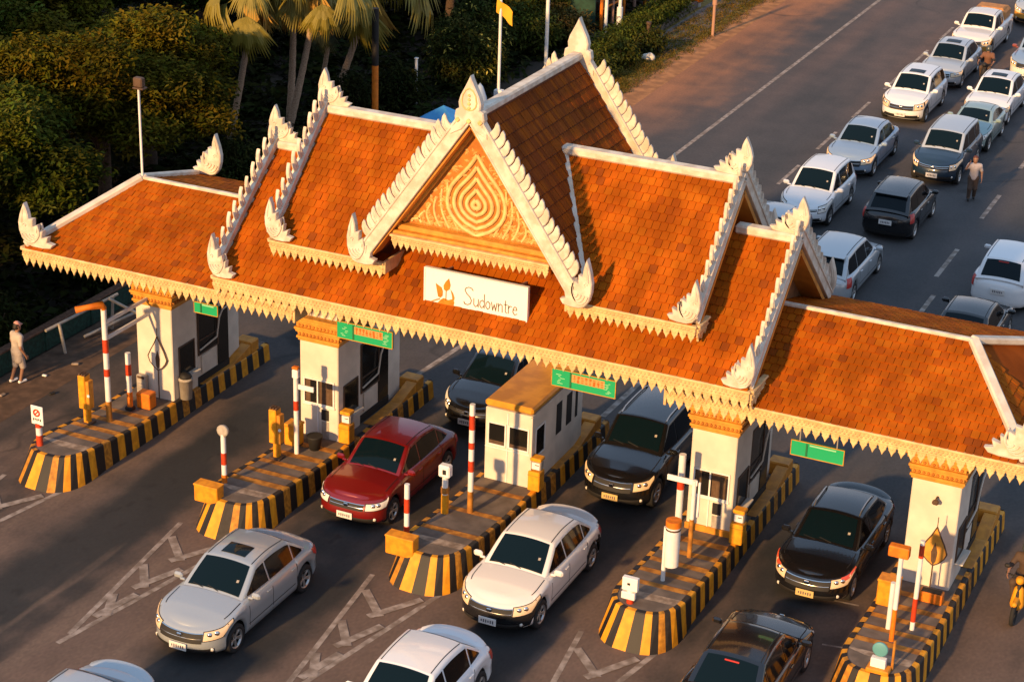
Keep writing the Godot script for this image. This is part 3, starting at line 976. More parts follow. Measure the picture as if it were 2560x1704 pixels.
func island_h(z: float) -> float:
	return 0.5 + 0.22 * smoothstep(0.8, 4.2, z) - 0.03 * smoothstep(0.0, -4.0, z)

# outline of the kerb from the tail on the right, round the nose, to the tail on the left: [top, bottom]
func island_outline() -> Array:
	var pts := []
	var z0 := -4.35
	var z1 := 3.15
	var n := 27
	for i in n: pts.append([Vector2(0.80, lerpf(z0, z1, i / float(n))), Vector2(0.84, lerpf(z0, z1, i / float(n)))])
	var m := 18
	for i in m + 1:
		var a := PI * i / m
		var c := cos(a)
		var s := sin(a)
		var px := signf(c) * pow(absf(c), 0.72) * 0.80
		var pz := pow(s, 0.72) * 1.22
		var fl := 0.04 + 0.40 * pow(s, 0.8)
		var bx := signf(c) * pow(absf(c), 0.72) * (0.84 + 0.26 * s)
		pts.append([Vector2(px, z1 + pz), Vector2(bx, z1 + pz + fl * s)])
	for i in range(n - 1, -1, -1): pts.append([Vector2(-0.80, lerpf(z0, z1, i / float(n))), Vector2(-0.84, lerpf(z0, z1, i / float(n)))])
	return pts

func build_islands():
	var ol := island_outline()
	var kerbs := []
	for i in ol.size() - 1:
		var b := MB.new()
		var t0: Vector2 = ol[i][0]; var t1: Vector2 = ol[i + 1][0]
		var g0: Vector2 = ol[i][1]; var g1: Vector2 = ol[i + 1][1]
		var c := Vector2(0, minf(minf(t0.y, t1.y), 3.2))
		var h0 := island_h(t0.y); var h1 := island_h(t1.y)
		var q0 := t0.lerp(c, 0.13 / t0.distance_to(c)); var q1 := t1.lerp(c, 0.13 / t1.distance_to(c))
		var A := Vector3(t0.x, h0, t0.y); var B := Vector3(t1.x, h1, t1.y)
		var GA := Vector3(g0.x, -0.01, g0.y); var GB := Vector3(g1.x, -0.01, g1.y)
		var QA := Vector3(q0.x, h0, q0.y); var QB := Vector3(q1.x, h1, q1.y)
		var out := Vector3(t0.x + t1.x, 0, (t0.y + t1.y) - 2 * c.y).normalized()
		var lip := Vector3(0, 0.025, 0) - out * 0.02
		b.quad_out(GA, GB, B - Vector3(0, 0.025, 0), A - Vector3(0, 0.025, 0), out)
		b.quad_out(A - Vector3(0, 0.025, 0), B - Vector3(0, 0.025, 0), B - out * 0.02, A - out * 0.02, out + Vector3.UP)
		b.quad_out(A - out * 0.02, B - out * 0.02, QB, QA, Vector3.UP)
		b.quad_out(QA, QB, Vector3(QB.x, 0, QB.z), Vector3(QA.x, 0, QA.z), -out)
		kerbs.append(b.mesh())
	# the walking surface inside the kerb
	var deck := MB.new()
	var half := ol.size() / 2
	for i in half:
		var j := ol.size() - 1 - i
		var a: Vector2 = ol[i][0]; var a2: Vector2 = ol[i + 1][0]; var b1: Vector2 = ol[j][0]; var b2: Vector2 = ol[j - 1][0]
		var s := 0.86
		deck.quad_out(Vector3(a.x * s, island_h(a.y) - 0.012, minf(a.y, 4.24)), Vector3(b1.x * s, island_h(b1.y) - 0.012, minf(b1.y, 4.24)), Vector3(b2.x * s, island_h(b2.y) - 0.012, minf(b2.y, 4.24)), Vector3(a2.x * s, island_h(a2.y) - 0.012, minf(a2.y, 4.24)), Vector3.UP)
	deck.box(Vector3(0, 0.24, -4.33), Vector3(1.6, 0.46, 0.05))
	var deck_mesh := deck.mesh()
	for k in 5:
		var isl := thing("traffic_island", ISLAND_NAMES[k], "traffic island", Vector3(-10.0 + k * 5.0, 0, 0), 0, "islands between the toll lanes")
		for i in kerbs.size():
			var scuffed := rng.randf() < 0.28
			part(isl, "kerb_block", kerbs[i], M["yellow_scuffed" if scuffed else "yellow"] if i % 2 == 0 else M["black_scuffed" if scuffed else "black_paint"])
		part(isl, "deck", deck_mesh, M["concrete"])
		var n: int = [4, 5, 5, 9, 12][k]
		for i in n:
			var z := 3.05 - i * (0.62 if k > 2 else 0.62)
			if z < 0.25 and k < 3: continue
			if absf(z) < 0.3 or (z < 0.25 and k < 4): continue
			var b := MB.new()
			var y := island_h(z)
			var tl := -0.03
			var w: float = 0.21 if k == 4 else 0.17 + 0.1 * rng.randf()
			b.quad(Vector3(-0.68, y - 0.006, z + w * 0.5), Vector3(0.68, y - 0.006, z + w * 0.5 + tl), Vector3(0.68, y - 0.006, z - w * 0.5 + tl), Vector3(-0.68, y - 0.006, z - w * 0.5))
			if k == 2 and i in [1, 3]: continue
			part(isl, "paint_bar", b, M["yellow_worn"])
		var pale := MB.new()
		pale.quad(Vector3(-0.67, island_h(3.62) - 0.005, 3.78), Vector3(0.66, island_h(3.6) - 0.005, 3.72), Vector3(0.66, island_h(3.4) - 0.005, 3.44), Vector3(-0.67, island_h(3.4) - 0.005, 3.5))
		part(isl, "pale_bar", pale, mat("pale_paint", Color(0.42, 0.32, 0.24), 0.8, "worn", 0.3))
		var e := MB.new()
		e.box(Vector3(0.5, 0.62, -3.72), Vector3(0.52, 0.34, 0.42), 0.03)
		part(isl, "end_block", e, M["ochre_yellow"] if M.has("ochre_yellow") else mat("ochre_yellow", Color(0.66, 0.27, 0.02), 0.6, "dirt", 0.7))
		var w := MB.new()
		w.xf = Transform3D(Basis(Vector3(0, 0, 1), Vector3.UP, Vector3(-1, 0, 0)), Vector3(0.62, 0.46, 0))
		w.prism(PackedVector2Array([Vector2(-3.5, 0.0), Vector2(-1.2, 0.0), Vector2(-1.2, 0.035), Vector2(-2.6, 0.05), Vector2(-3.5, 0.28)]), 0.3, 0.012)
		part(isl, "kerb_ramp", w, M["ochre_yellow"])

# ---------------------------------------------------------------- toll booths

func window_frame(b: MB, c: Vector3, w: float, h: float, axis: int, out: float, t := 0.04):
	# a frame of four bars standing out along +/- axis; axis 0 is x, 2 is z
	for sg in [-1.0, 1.0]:
		if axis == 2:
			b.box(c + Vector3(sg * w * 0.5, 0, out), Vector3(t, h + t, 0.03), 0.006)
			b.box(c + Vector3(0, sg * h * 0.5, out), Vector3(w - t, t, 0.03), 0.006)
		else:
			b.box(c + Vector3(out, 0, sg * w * 0.5), Vector3(0.03, h + t, t), 0.006)
			b.box(c + Vector3(out, sg * h * 0.5, 0), Vector3(0.03, t, w - t), 0.006)

func curtain(t: Node3D, c: Vector3, w: float, h: float):
	var b := MB.new()
	var n := int(w / 0.03)
	for i in n:
		var x := c.x - w * 0.5 + (i + 0.5) * w / n
		b.box(Vector3(x, c.y, c.z + (0.004 if i % 2 == 0 else 0.0)), Vector3(w / n, h, 0.006))
	part(t, "curtain", b, mat("curtain", Color(0.13, 0.075, 0.04), 0.9, "dirt", 1.0))

func build_booths():
	var labels := ["cream toll booth behind the leftmost leaf-marked pillar, dark sliding window on its right side", "cream toll booth behind the second pillar, with a bent handrail beside its dark door",
		"", "cream toll booth behind the fourth pillar, beside the lane with the black sedans", "cream toll booth behind the rightmost pillar, by the lane at the right edge"]
	for k in [0, 1, 3, 4]:
		var x: float = [-9.84, -5.08, 0, 5.02, 10.0][k]
		var t := thing("toll_booth", labels[k], "toll booth", Vector3(x, 0.48, 0), 0, "toll booths under the gate")
		var b := MB.new()
		b.box(Vector3(0, 1.2, -1.88), Vector3(0.94, 2.4, 1.5), 0.015)
		part(t, "wall", b, M["plaster"])
		part(t, "roof", boxed(Vector3(1.02, 0.07, 1.5), 0.01, Vector3(0, 2.44, -1.9)), M["soffit"])
		for sd in [-1.0, 1.0]:
			part(t, "window", boxed(Vector3(0.03, 1.25, 0.86), 0.0, Vector3(sd * 0.475, 1.45, -1.66)), M["dark_window"])
			var f := MB.new()
			window_frame(f, Vector3(sd * 0.49, 1.45, -1.66), 0.9, 1.28, 0, 0.005)
			f.box(Vector3(sd * 0.497, 1.2, -1.66), Vector3(0.03, 0.03, 0.84))
			part(t, "window_frame", f, M["brown"])
			part(t, "door", boxed(Vector3(0.03, 1.75, 0.5), 0.0, Vector3(sd * 0.478, 0.92, -2.36)), M["dark_window"])
			part(t, "lower_panel", boxed(Vector3(0.03, 0.5, 0.42), 0.008, Vector3(sd * 0.492, 0.5, -1.55)), M["plaster"])
			part(t, "base_strip", boxed(Vector3(0.03, 0.2, 1.48), 0.0, Vector3(sd * 0.487, 0.1, -1.88)), M["dark"])
		var r := MB.new()
		r.tube([Vector3(0.52, 0.95, -1.25), Vector3(0.54, 1.05, -2.0), Vector3(0.56, 1.55, -2.1), Vector3(0.56, 1.72, -2.25), Vector3(0.56, 1.78, -2.75)], 0.025, 6)
		part(t, "handrail", r, M["plaster"])
		# fittings on the pillar in front, which this booth's clerk uses
		var fr := MB.new()
		if k == 1 or k == 3:
			part(t, "front_window", boxed(Vector3(0.80, 0.62, 0.02), 0.0, Vector3(0.0, 1.22, 0.006)), M["dark_window"])
			curtain(t, Vector3(0.2, 1.22, 0.017), 0.36, 0.58)
			curtain(t, Vector3(-0.3, 1.22, 0.017), 0.13, 0.58)
			window_frame(fr, Vector3(0.0, 1.22, 0.0), 0.82, 0.64, 2, 0.018)
			fr.box(Vector3(-0.03, 1.22, 0.02), Vector3(0.035, 0.6, 0.03))
			fr.box(Vector3(0.0, 0.86, 0.02), Vector3(0.9, 0.05, 0.05), 0.01)
			fr.box(Vector3(-0.03, 0.42, 0.012), Vector3(0.03, 0.82, 0.02))
			part(t, "window_frame", fr, M["white"])
			part(t, "vent", boxed(Vector3(0.2, 0.28, 0.03), 0.005, Vector3(0.17, 0.64, 0.012)), M["dark"])
			part(t, "notice", boxed(Vector3(0.2, 0.48, 0.014), 0.003, Vector3(0.17, 0.22, 0.008)), M["grey_box"])
			if k == 3:
				part(t, "base_strip", boxed(Vector3(1.1, 0.16, 0.06), 0.01, Vector3(0, 0.08, 0.02)), M["ochre_yellow"])
		part(t, "side_window", boxed(Vector3(0.02, 0.78, 0.66), 0.0, Vector3(0.535, 0.98, -0.6)), M["dark_window"])
		var sf := MB.new()
		window_frame(sf, Vector3(0.535, 0.98, -0.6), 0.68, 0.8, 0, 0.012)
		part(t, "window_frame", sf, M["brown"])
		part(t, "counter", boxed(Vector3(0.2, 0.04, 0.74), 0.008, Vector3(0.62, 0.56, -0.6)), M["plaster"])
	# the free-standing booth of the middle island
	var t := thing("toll_booth", "white free-standing toll booth with a flat orange roof on the middle island", "toll booth", Vector3(0, 0.48, 0), 0, "toll booths under the gate")
	part(t, "wall", boxed(Vector3(1.2, 1.86, 3.0), 0.015, Vector3(0, 0.93, -1.5)), M["plaster"])
	var rf := MB.new()
	rf.box(Vector3(0, 1.98, -1.5), Vector3(1.24, 0.17, 3.06), 0.05)
	part(t, "roof", rf, mat("booth_roof", Color(0.72, 0.34, 0.025), 0.55, "dirt", 0.3))
	for sd in [-1.0, 1.0]:
		part(t, "front_window", boxed(Vector3(0.47 if sd > 0 else 0.42, 0.54, 0.02), 0.0, Vector3(0.27 if sd > 0 else -0.29, 1.22, 0.004)), M["dark_window"])
		part(t, "window_counter", boxed(Vector3(0.44, 0.1, 0.012), 0.003, Vector3(0.27 if sd > 0 else -0.29, 1.0, 0.014)), M["brown"])
		var f := MB.new()
		window_frame(f, Vector3(0.27 if sd > 0 else -0.29, 1.22, 0), 0.5 if sd > 0 else 0.44, 0.56, 2, 0.016)
		part(t, "window_frame", f, M["white"])
		part(t, "side_window", boxed(Vector3(0.02, 0.7, 0.5), 0.0, Vector3(sd * 0.602, 1.1, -0.45)), M["dark_window"])
		var sf := MB.new()
		window_frame(sf, Vector3(sd * 0.602, 1.1, -0.45), 0.52, 0.72, 0, sd * 0.014)
		part(t, "window_frame", sf, M["white"])
		for q in [-1.55, -2.15, -2.6]:
			part(t, "side_window", boxed(Vector3(0.02, 0.8, 0.3 if q > -2.5 else 0.12), 0.0, Vector3(sd * 0.602, 1.2, q)), M["dark"])
	var d := MB.new()
	d.box(Vector3(-0.02, 0.92, 0.008), Vector3(0.03, 1.8, 0.022), 0.004)
	d.box(Vector3(-0.02, 0.86, 0.01), Vector3(1.14, 0.03, 0.02), 0.004)
	part(t, "door_trim", d, M["white"])
	part(t, "corner_post", boxed(Vector3(0.07, 1.84, 0.07), 0.01, Vector3(0.59, 0.92, 0.01)), M["plaster"])

# ---------------------------------------------------------------- things standing on the islands

func banded_post(label: String, at: Vector3, h: float, r: float, bands: Array, foot := 0.0, base_mat := "white", group := "banded posts on the islands") -> Node3D:
	var t := thing("banded_post", label, "post", at, 0, group)
	part(t, "pole", post_mesh(r, 0, h, 12), M[base_mat])
	for q in bands:
		part(t, "band", post_mesh(r + 0.004, q[0], q[1], 12), M[q[2]])
	if foot > 0.0:
		part(t, "foot", boxed(Vector3(0.2, foot, 0.2), 0.02, Vector3(0, foot * 0.5, 0)), M["dark"])
	return t

func barrier_machine(label: String, at: Vector3, h: float, arm := true):
	var t := thing("barrier_machine", label, "barrier gate", at, 0, "yellow barrier machines")
	part(t, "cabinet", boxed(Vector3(0.2, h - 0.42, 0.26), 0.02, Vector3(0, 0.42 + (h - 0.42) * 0.5, 0)), M["yellow"])
	part(t, "side_panel", boxed(Vector3(0.10, h - 0.55, 0.2), 0.012, Vector3(0.15, 0.42 + (h - 0.55) * 0.5, 0)), M["ochre_yellow"])
	part(t, "stand", boxed(Vector3(0.13, 0.44, 0.16), 0.01, Vector3(0.05, 0.22, 0)), M["yellow"])
	part(t, "foot", boxed(Vector3(0.3, 0.05, 0.3), 0.01, Vector3(0.05, 0.025, 0)), M["brown"])
	var c := MB.new()
	for x in [-0.06, 0.02, 0.09]: c.box(Vector3(x, h + 0.02, 0.02), Vector3(0.05, 0.06, 0.18), 0.012)
	part(t, "hinge", c, M["brown"])
	part(t, "lamp", boxed(Vector3(0.07, 0.07, 0.05), 0.015, Vector3(0.2, h * 0.62, 0.12)), M["white"])

func ticket_machine(label: String, at: Vector3):
	var t := thing("ticket_machine", label, "ticket machine", at, 0, "yellow ticket machines beside the booths")
	part(t, "cabinet", boxed(Vector3(0.3, 0.5, 0.3), 0.02, Vector3(0, 0.25, 0)), M["yellow"])
	part(t, "lid_seam", boxed(Vector3(0.304, 0.012, 0.304), 0.0, Vector3(0, 0.4, 0)), M["gold_dark"])
	part(t, "screen_head", boxed(Vector3(0.24, 0.24, 0.2), 0.03, Vector3(0.02, 0.63, -0.02)), M["grey_box"])
	part(t, "face", boxed(Vector3(0.2, 0.17, 0.012), 0.003, Vector3(0.02, 0.63, 0.086)), M["sign_white"])
	part(t, "hood", boxed(Vector3(0.28, 0.09, 0.26), 0.02, Vector3(0.02, 0.80, 0)), M["yellow"])
	part(t, "slot", boxed(Vector3(0.1, 0.02, 0.006), 0.0, Vector3(0.05, 0.66, 0.094)), M["dark"])

func leaf_sign(label: String, at: Vector3, gold: bool):
	var t := thing("leaf_sign", label, "sign", at, 0, "leaf-shaped signs on the outer pillars")
	part(t, "stem", post_mesh(0.016, 0, 1.1, 6), M["brown"])
	var m := MB.new()
	var pl := [[0.0, 1.72], [0.09, 1.52], [0.19, 1.33], [0.27, 1.12], [0.22, 1.0], [0.12, 0.88], [0.0, 0.80], [-0.12, 0.88], [-0.24, 1.0], [-0.29, 1.15], [-0.2, 1.33], [-0.09, 1.52], [0.0, 1.72]]
	for i in pl.size() - 1:
		m.tube([Vector3(pl[i][0], pl[i][1], 0), Vector3(pl[i + 1][0], pl[i + 1][1], 0)], 0.016, 6)
	part(t, "outline", m, M["brown"])
	var f := MB.new()
	f.prism(PackedVector2Array([Vector2(0, 1.36), Vector2(0.07, 1.12), Vector2(0.05, 0.9), Vector2(0, 0.82), Vector2(-0.05, 0.9), Vector2(-0.07, 1.12)]), 0.02, 0.004)
	part(t, "inner_leaf", f, M["brown"])
	var pn := MB.new()
	var pp := PackedVector2Array()
	for q in pl.slice(0, pl.size() - 1): pp.append(Vector2(q[0] * 0.93, q[1] * 0.985 + 0.015))
	pn.prism(pp, 0.012)
	part(t, "panel", pn, M["gold"] if gold else M["plaster"])
	part(t, "spike", post_mesh(0.01, 1.7, 1.95, 5), M["brown"])

func small_sign(label: String, at: Vector3, board: Vector3, post_h: float, bands: Array) -> Node3D:
	var t := thing("small_sign", label, "sign", at, 0)
	part(t, "post", post_mesh(0.075, 0, post_h, 12), M["white"])
	for q in bands: part(t, "band", post_mesh(0.079, q[0], q[1], 12), M[q[2]])
	part(t, "board", boxed(board, 0.008, Vector3(0, post_h + board.y * 0.5 - 0.02, 0.03)), M["sign_white"])
	return t

func lane_sign(label: String, x0: float, x1: float, y0: float, y1: float, z: float, lit: bool):
	var t := thing("lane_sign", label, "sign", Vector3((x0 + x1) * 0.5, y0, z), 0, "green lane signs under the eaves")
	var w := x1 - x0
	var h := y1 - y0
	part(t, "board", boxed(Vector3(w, h, 0.07), 0.006, Vector3(0, h * 0.5, 0)), M["green_sign"])
	var f := MB.new()
	window_frame(f, Vector3(0, h * 0.5, 0), w, h, 2, 0.03, 0.018)
	part(t, "frame", f, M["gold"])
	var hang := MB.new()
	var ceil_y := 4.55 if x0 < -6 or x0 > 6 else 5.02
	for x in [-w * 0.35, w * 0.35]:
		hang.tube([Vector3(x, h, 0), Vector3(x, ceil_y - y0, 0)], 0.015, 6)
	part(t, "hanger", hang, M["steel"])
	part(t, "divider", boxed(Vector3(0.04, h - 0.05, 0.02), 0.0, Vector3(-w * 0.5 + w * 0.3, h * 0.5, 0.04)), mat("deep_green", Color(0.01, 0.14, 0.05), 0.5))
	# worn lettering too small to read: broken strokes in amber and pale green
	var a := MB.new()
	var p := MB.new()
	if lit:
		for i in 8:
			var x := -w * 0.14 + i * w * 0.062
			for k in 3:
				a.box(Vector3(x + rng.randf_range(-0.008, 0.008), h * (0.5 + k * 0.13), 0.04), Vector3(0.05 if rng.randf() > 0.4 else 0.022, 0.02 if rng.randf() > 0.5 else 0.055, 0.012))
		for i in 9:
			p.box(Vector3(w * 0.38 + rng.randf_range(-0.06, 0.06), h * (0.2 + 0.07 * i), 0.038), Vector3(rng.randf_range(0.04, 0.12), 0.012, 0.008))
		for i in 6:
			p.box(Vector3(-w * 0.36 + rng.randf_range(-0.07, 0.07), h * (0.2 + 0.1 * i), 0.038), Vector3(rng.randf_range(0.05, 0.14), 0.014, 0.008))
		part(t, "backing", boxed(Vector3(w * 0.52, h * 0.46, 0.012), 0.0, Vector3(w * 0.07, h * 0.64, 0.034)), mat("amber_back", Color(0.45, 0.30, 0.10), 0.5))
		part(t, "lettering", a, mat("amber", Color(0.70, 0.12, 0.01), 0.5))
	else:
		p.box(Vector3(w * 0.1, h * 0.85, 0.038), Vector3(w * 0.5, 0.03, 0.01))
	part(t, "small_print", p, mat("pale_green", Color(0.30, 0.62, 0.38), 0.5)).set_meta("kind", "stuff")

func build_island_things():
	# -- first island
	var s := small_sign("low white sign with a round red mark on the leftmost island", Vector3(-10.45, 0.68, 3.95), Vector3(0.34, 0.48, 0.03), 0.6, [[0.0, 0.3, "red"], [0.5, 0.6, "red"]])
	var ring := MB.new()
	ring.xf = Transform3D(Basis(Vector3.RIGHT, PI / 2), Vector3(0, 0.89, 0.05))
	ring.lathe([Vector2(0.06, 0.0), Vector2(0.06, 0.008), Vector2(0.1, 0.008), Vector2(0.1, 0.0)], 18)
	ring.box(Vector3(0, 0.004, 0), Vector3(0.14, 0.008, 0.03), 0.0, Basis(Vector3.UP, PI / 4))
	part(s, "round_mark", ring, M["red"])
	var tx := MB.new()
	for i in 5: tx.box(Vector3(-0.1 + i * 0.05, 0.71 + 0.01 * (i % 2), 0.047), Vector3(0.03, 0.06 - 0.015 * (i % 2), 0.006))
	part(s, "lettering", tx, M["dark"])
	barrier_machine("yellow barrier machine on the leftmost island, left of the tall banded post", Vector3(-10.4, island_h(2.2) - 0.012, 2.2), 1.3)
	var p := banded_post("tall red and white banded post with an orange lamp arm on the leftmost island", Vector3(-10.0, island_h(1.8) - 0.012, 1.8), 3.0, 0.07, [[0.0, 0.55, "yellow_worn"], [1.22, 1.42, "red"], [1.85, 2.2, "red"]])
	var arm := MB.new()
	arm.tube([Vector3(0, 3.0, 0), Vector3(0.0, 3.12, 0.05), Vector3(-0.25, 3.1, 0.35), Vector3(-0.45, 3.05, 0.5)], [0.08, 0.1, 0.07, 0.09], 8)
	part(p, "lamp_arm", arm, M["orange"])
	for y in [2.2, 2.62]:
		var rl := MB.new()
		rl.bar(Vector3(0, y, 0), Vector3(0.02, y + 0.02, -1.8), 0.05, 0.1, Vector3.RIGHT, 0.01)
		part(p, "rail", rl, M["white"])
	banded_post("short red and white post in front of the leftmost pillar", Vector3(-9.98, 0.5, 0.95), 1.55, 0.07, [[0.0, 0.5, "orange"], [0.95, 1.25, "red"]], 0.1)
	var ob := thing("orange_block", "small orange block at the foot of the leftmost pillar", "block", Vector3(-9.72, 0.5, 0.62))
	part(ob, "body", boxed(Vector3(0.4, 0.42, 0.3), 0.02, Vector3(0, 0.21, 0)), M["orange"])
	part(ob, "dark_band", boxed(Vector3(0.404, 0.02, 0.304), 0.0, Vector3(0, 0.34, 0)), M["gold_dark"])  # darker band round the block, slightly proud of it
	leaf_sign("brown leaf outline sign on a thin stem against the leftmost pillar", Vector3(-9.72, 0.49, 0.06), false)
	leaf_sign("golden leaf sign on a thin stem against the rightmost pillar", Vector3(10.22, 0.49, 0.5), true)
	var mb := thing("meter_box", "grey meter box low on the left side of the leftmost pillar", "meter box", Vector3(-10.2, 0.52, 0.08))
	part(mb, "case", boxed(Vector3(0.28, 0.5, 0.14), 0.012, Vector3(0, 0.3, 0)), M["grey_box"])
	part(mb, "label_plate", boxed(Vector3(0.2, 0.06, 0.01), 0.0, Vector3(0, 0.5, 0.075)), M["brown"])
	for i in 3: part(mb, "louvre", boxed(Vector3(0.2, 0.03, 0.012), 0.0, Vector3(0, 0.15 + i * 0.09, 0.074)), M["steel"])
	var bin := thing("litter_bin", "pale grey bin beside the window of the leftmost booth", "bin", Vector3(-9.15, 0.5, -0.3))
	var bl := MB.new()
	bl.lathe([Vector2(0.0, 0.0), Vector2(0.15, 0.0), Vector2(0.18, 0.5), Vector2(0.19, 0.5), Vector2(0.19, 0.56), Vector2(0.0, 0.57)], 14)
	part(bin, "body", bl, M["grey_box"])
	var bg := MB.new()
	bg.lathe([Vector2(0.0, 0.70), Vector2(0.12, 0.68), Vector2(0.17, 0.6), Vector2(0.15, 0.56), Vector2(0.0, 0.56)], 9)
	part(bin, "bag", bg, M["dark"])
	# -- second island
	var fp := banded_post("thin banded post with a round mirror head on the second island", Vector3(-5.6, 0.67, 3.45), 1.25, 0.06, [[0.0, 0.22, "orange"], [0.48, 0.78, "red"]])
	var hd := MB.new()
	hd.xf = Transform3D(Basis(Vector3.RIGHT, PI / 2), Vector3(0.0, 1.34, 0.0))
	hd.lathe([Vector2(0.0, -0.04), Vector2(0.14, -0.04), Vector2(0.15, 0.04), Vector2(0.11, 0.05), Vector2(0.0, 0.05)], 12)
	part(fp, "head", hd, M["grey_box"])
	var nb := thing("orange_block", "square orange block on the front of the second island's nose", "block", Vector3(-5.52, 0.58, 4.22))
	part(nb, "body", boxed(Vector3(0.62, 0.42, 0.3), 0.02, Vector3(0, 0.21, 0)), mat("orange_yellow", Color(0.80, 0.30, 0.01), 0.55, "dirt", 0.8))
	part(nb, "cap", boxed(Vector3(0.64, 0.05, 0.32), 0.012, Vector3(0, 0.42, 0)), M["orange_yellow"])
	barrier_machine("yellow barrier machine on the second island, a yellow cabinet behind it", Vector3(-5.42, island_h(1.5) - 0.012, 1.5), 1.3)
	var yb := thing("yellow_cabinet", "squat yellow cabinet behind the barrier machine of the second island", "cabinet", Vector3(-5.38, 0.5, 0.7))
	part(yb, "body", boxed(Vector3(0.36, 0.5, 0.34), 0.02, Vector3(0, 0.3, 0)), M["yellow"])
	part(yb, "lid", boxed(Vector3(0.4, 0.07, 0.38), 0.02, Vector3(0, 0.58, 0)), M["yellow"])
	part(yb, "plinth", boxed(Vector3(0.32, 0.06, 0.3), 0.0, Vector3(0, 0.03, 0)), M["brown"])
	var tp := banded_post("tall white post with one red band and a small top board before the second pillar", Vector3(-5.1, 0.5, 1.05), 2.05, 0.06, [[1.15, 1.4, "red"]])
	part(tp, "top_board", boxed(Vector3(0.42, 0.13, 0.05), 0.01, Vector3(0.28, 1.78, 0)), M["sign_white"])
	part(tp, "cap", boxed(Vector3(0.16, 0.22, 0.12), 0.02, Vector3(0, 2.1, 0)), M["sign_white"])
	part(tp, "cap_light", boxed(Vector3(0.16, 0.07, 0.12), 0.015, Vector3(0, 2.25, 0)), M["orange"])
	var pot := thing("planter_pot", "dark round pot at the foot of the second pillar", "pot", Vector3(-4.85, 0.49, 0.62))
	var pb := MB.new()
	pb.lathe([Vector2(0.0, 0.0), Vector2(0.13, 0.0), Vector2(0.19, 0.32), Vector2(0.2, 0.36), Vector2(0.17, 0.36), Vector2(0.0, 0.32)], 14)
	part(pot, "body", pb, M["dark"])
	ticket_machine("yellow ticket machine with a pale screen at the corner of the second pillar", Vector3(-4.38, 0.49, -0.1))
	# -- middle island
	banded_post("short red and white post standing behind the orange block of the middle island", Vector3(-0.75, 0.67, 3.62), 1.25, 0.06, [[0.0, 0.22, "red"], [0.55, 0.9, "red"]])
	var nb2 := thing("orange_block", "square orange block on the front of the middle island's nose", "block", Vector3(-0.53, 0.56, 4.25))
	part(nb2, "body", boxed(Vector3(0.68, 0.44, 0.3), 0.02, Vector3(0, 0.22, 0)), M["orange_yellow"])
	part(nb2, "cap", boxed(Vector3(0.70, 0.05, 0.32), 0.012, Vector3(0, 0.44, 0)), M["orange_yellow"])
	var cm := thing("card_reader", "white camera head on a yellow stub left of the tall banded post", "camera", Vector3(-0.55, island_h(2.15) - 0.012, 2.15))
	part(cm, "stub", post_mesh(0.09, 0, 0.48, 10), M["yellow"])
	part(cm, "neck", post_mesh(0.07, 0.48, 0.95, 10), M["white"])
	part(cm, "collar", post_mesh(0.1, 0.52, 0.66, 10), M["yellow_worn"])
	part(cm, "head", boxed(Vector3(0.28, 0.3, 0.2), 0.03, Vector3(0, 1.08, 0)), M["sign_white"])
	part(cm, "lens", boxed(Vector3(0.09, 0.12, 0.02), 0.01, Vector3(0.02, 1.08, 0.105)), M["dark"])
	banded_post("tall red and white banded post on the middle island before the orange-roofed booth", Vector3(-0.08, island_h(1.8) - 0.012, 1.8), 2.72, 0.065, [[0.0, 0.55, "yellow_worn"], [1.05, 1.32, "red"], [1.62, 1.78, "red"], [2.1, 2.45, "red"]])
	ticket_machine("yellow ticket machine with a round pale screen at the corner of the orange-roofed booth", Vector3(0.72, 0.49, -0.05))
	# -- fourth island
	var s4 := small_sign("stubby white two-part sign on the nose of the fourth island", Vector3(4.76, 0.69, 4.05), Vector3(0.34, 0.3, 0.12), 0.36, [[0.0, 0.16, "red"]])
	part(s4, "lower_board", boxed(Vector3(0.3, 0.16, 0.1), 0.01, Vector3(-0.02, 0.22, 0.06)), M["sign_white"])
	part(s4, "mark", boxed(Vector3(0.06, 0.05, 0.01), 0.0, Vector3(-0.02, 0.5, 0.095)), M["dark"])
	var cy := thing("delineator_drum", "white drum with a brown cap hung beside a thin post on the fourth island", "bollard", Vector3(4.98, island_h(2.72) - 0.012, 2.72))
	part(cy, "post", post_mesh(0.05, 0, 1.3, 8), M["white"])
	part(cy, "drum", post_mesh(0.16, 0.42, 1.36, 14), M["white"], Transform3D(Basis.IDENTITY, Vector3(0.16, 0, 0)))
	part(cy, "cap", post_mesh(0.17, 1.36, 1.5, 14), M["orange"], Transform3D(Basis.IDENTITY, Vector3(0.16, 0, 0)))
	part(cy, "seam", post_mesh(0.165, 1.28, 1.32, 14), M["brown"], Transform3D(Basis.IDENTITY, Vector3(0.16, 0, 0)))
	banded_post("tall white post with red panel at the left corner of the fourth pillar", Vector3(4.55, 0.5, 0.72), 2.15, 0.08, [[1.3, 1.62, "red"]])
	var ar := banded_post("slim orange post with a white crosspiece before the fourth pillar's window", Vector3(5.06, 0.5, 1.3), 1.9, 0.05, [[0.0, 0.95, "yellow_worn"]])
	part(ar, "crosspiece", boxed(Vector3(0.7, 0.13, 0.05), 0.01, Vector3(-0.28, 1.84, 0)), M["sign_white"])
	part(ar, "second_upright", boxed(Vector3(0.05, 0.85, 0.05), 0.01, Vector3(0.12, 1.45, 0)), M["sign_white"])
	ticket_machine("yellow ticket machine with an orange hood at the corner of the fourth pillar", Vector3(5.76, 0.49, 0.12))
	# -- rightmost island
	var s5 := small_sign("small sign with a teal round plate over a white block on the rightmost island's nose", Vector3(10.1, 0.69, 4.1), Vector3(0.3, 0.26, 0.14), 0.06, [])
	part(s5, "block_base", boxed(Vector3(0.46, 0.16, 0.3), 0.02, Vector3(0.02, 0.03, 0.05)), M["orange_yellow"])
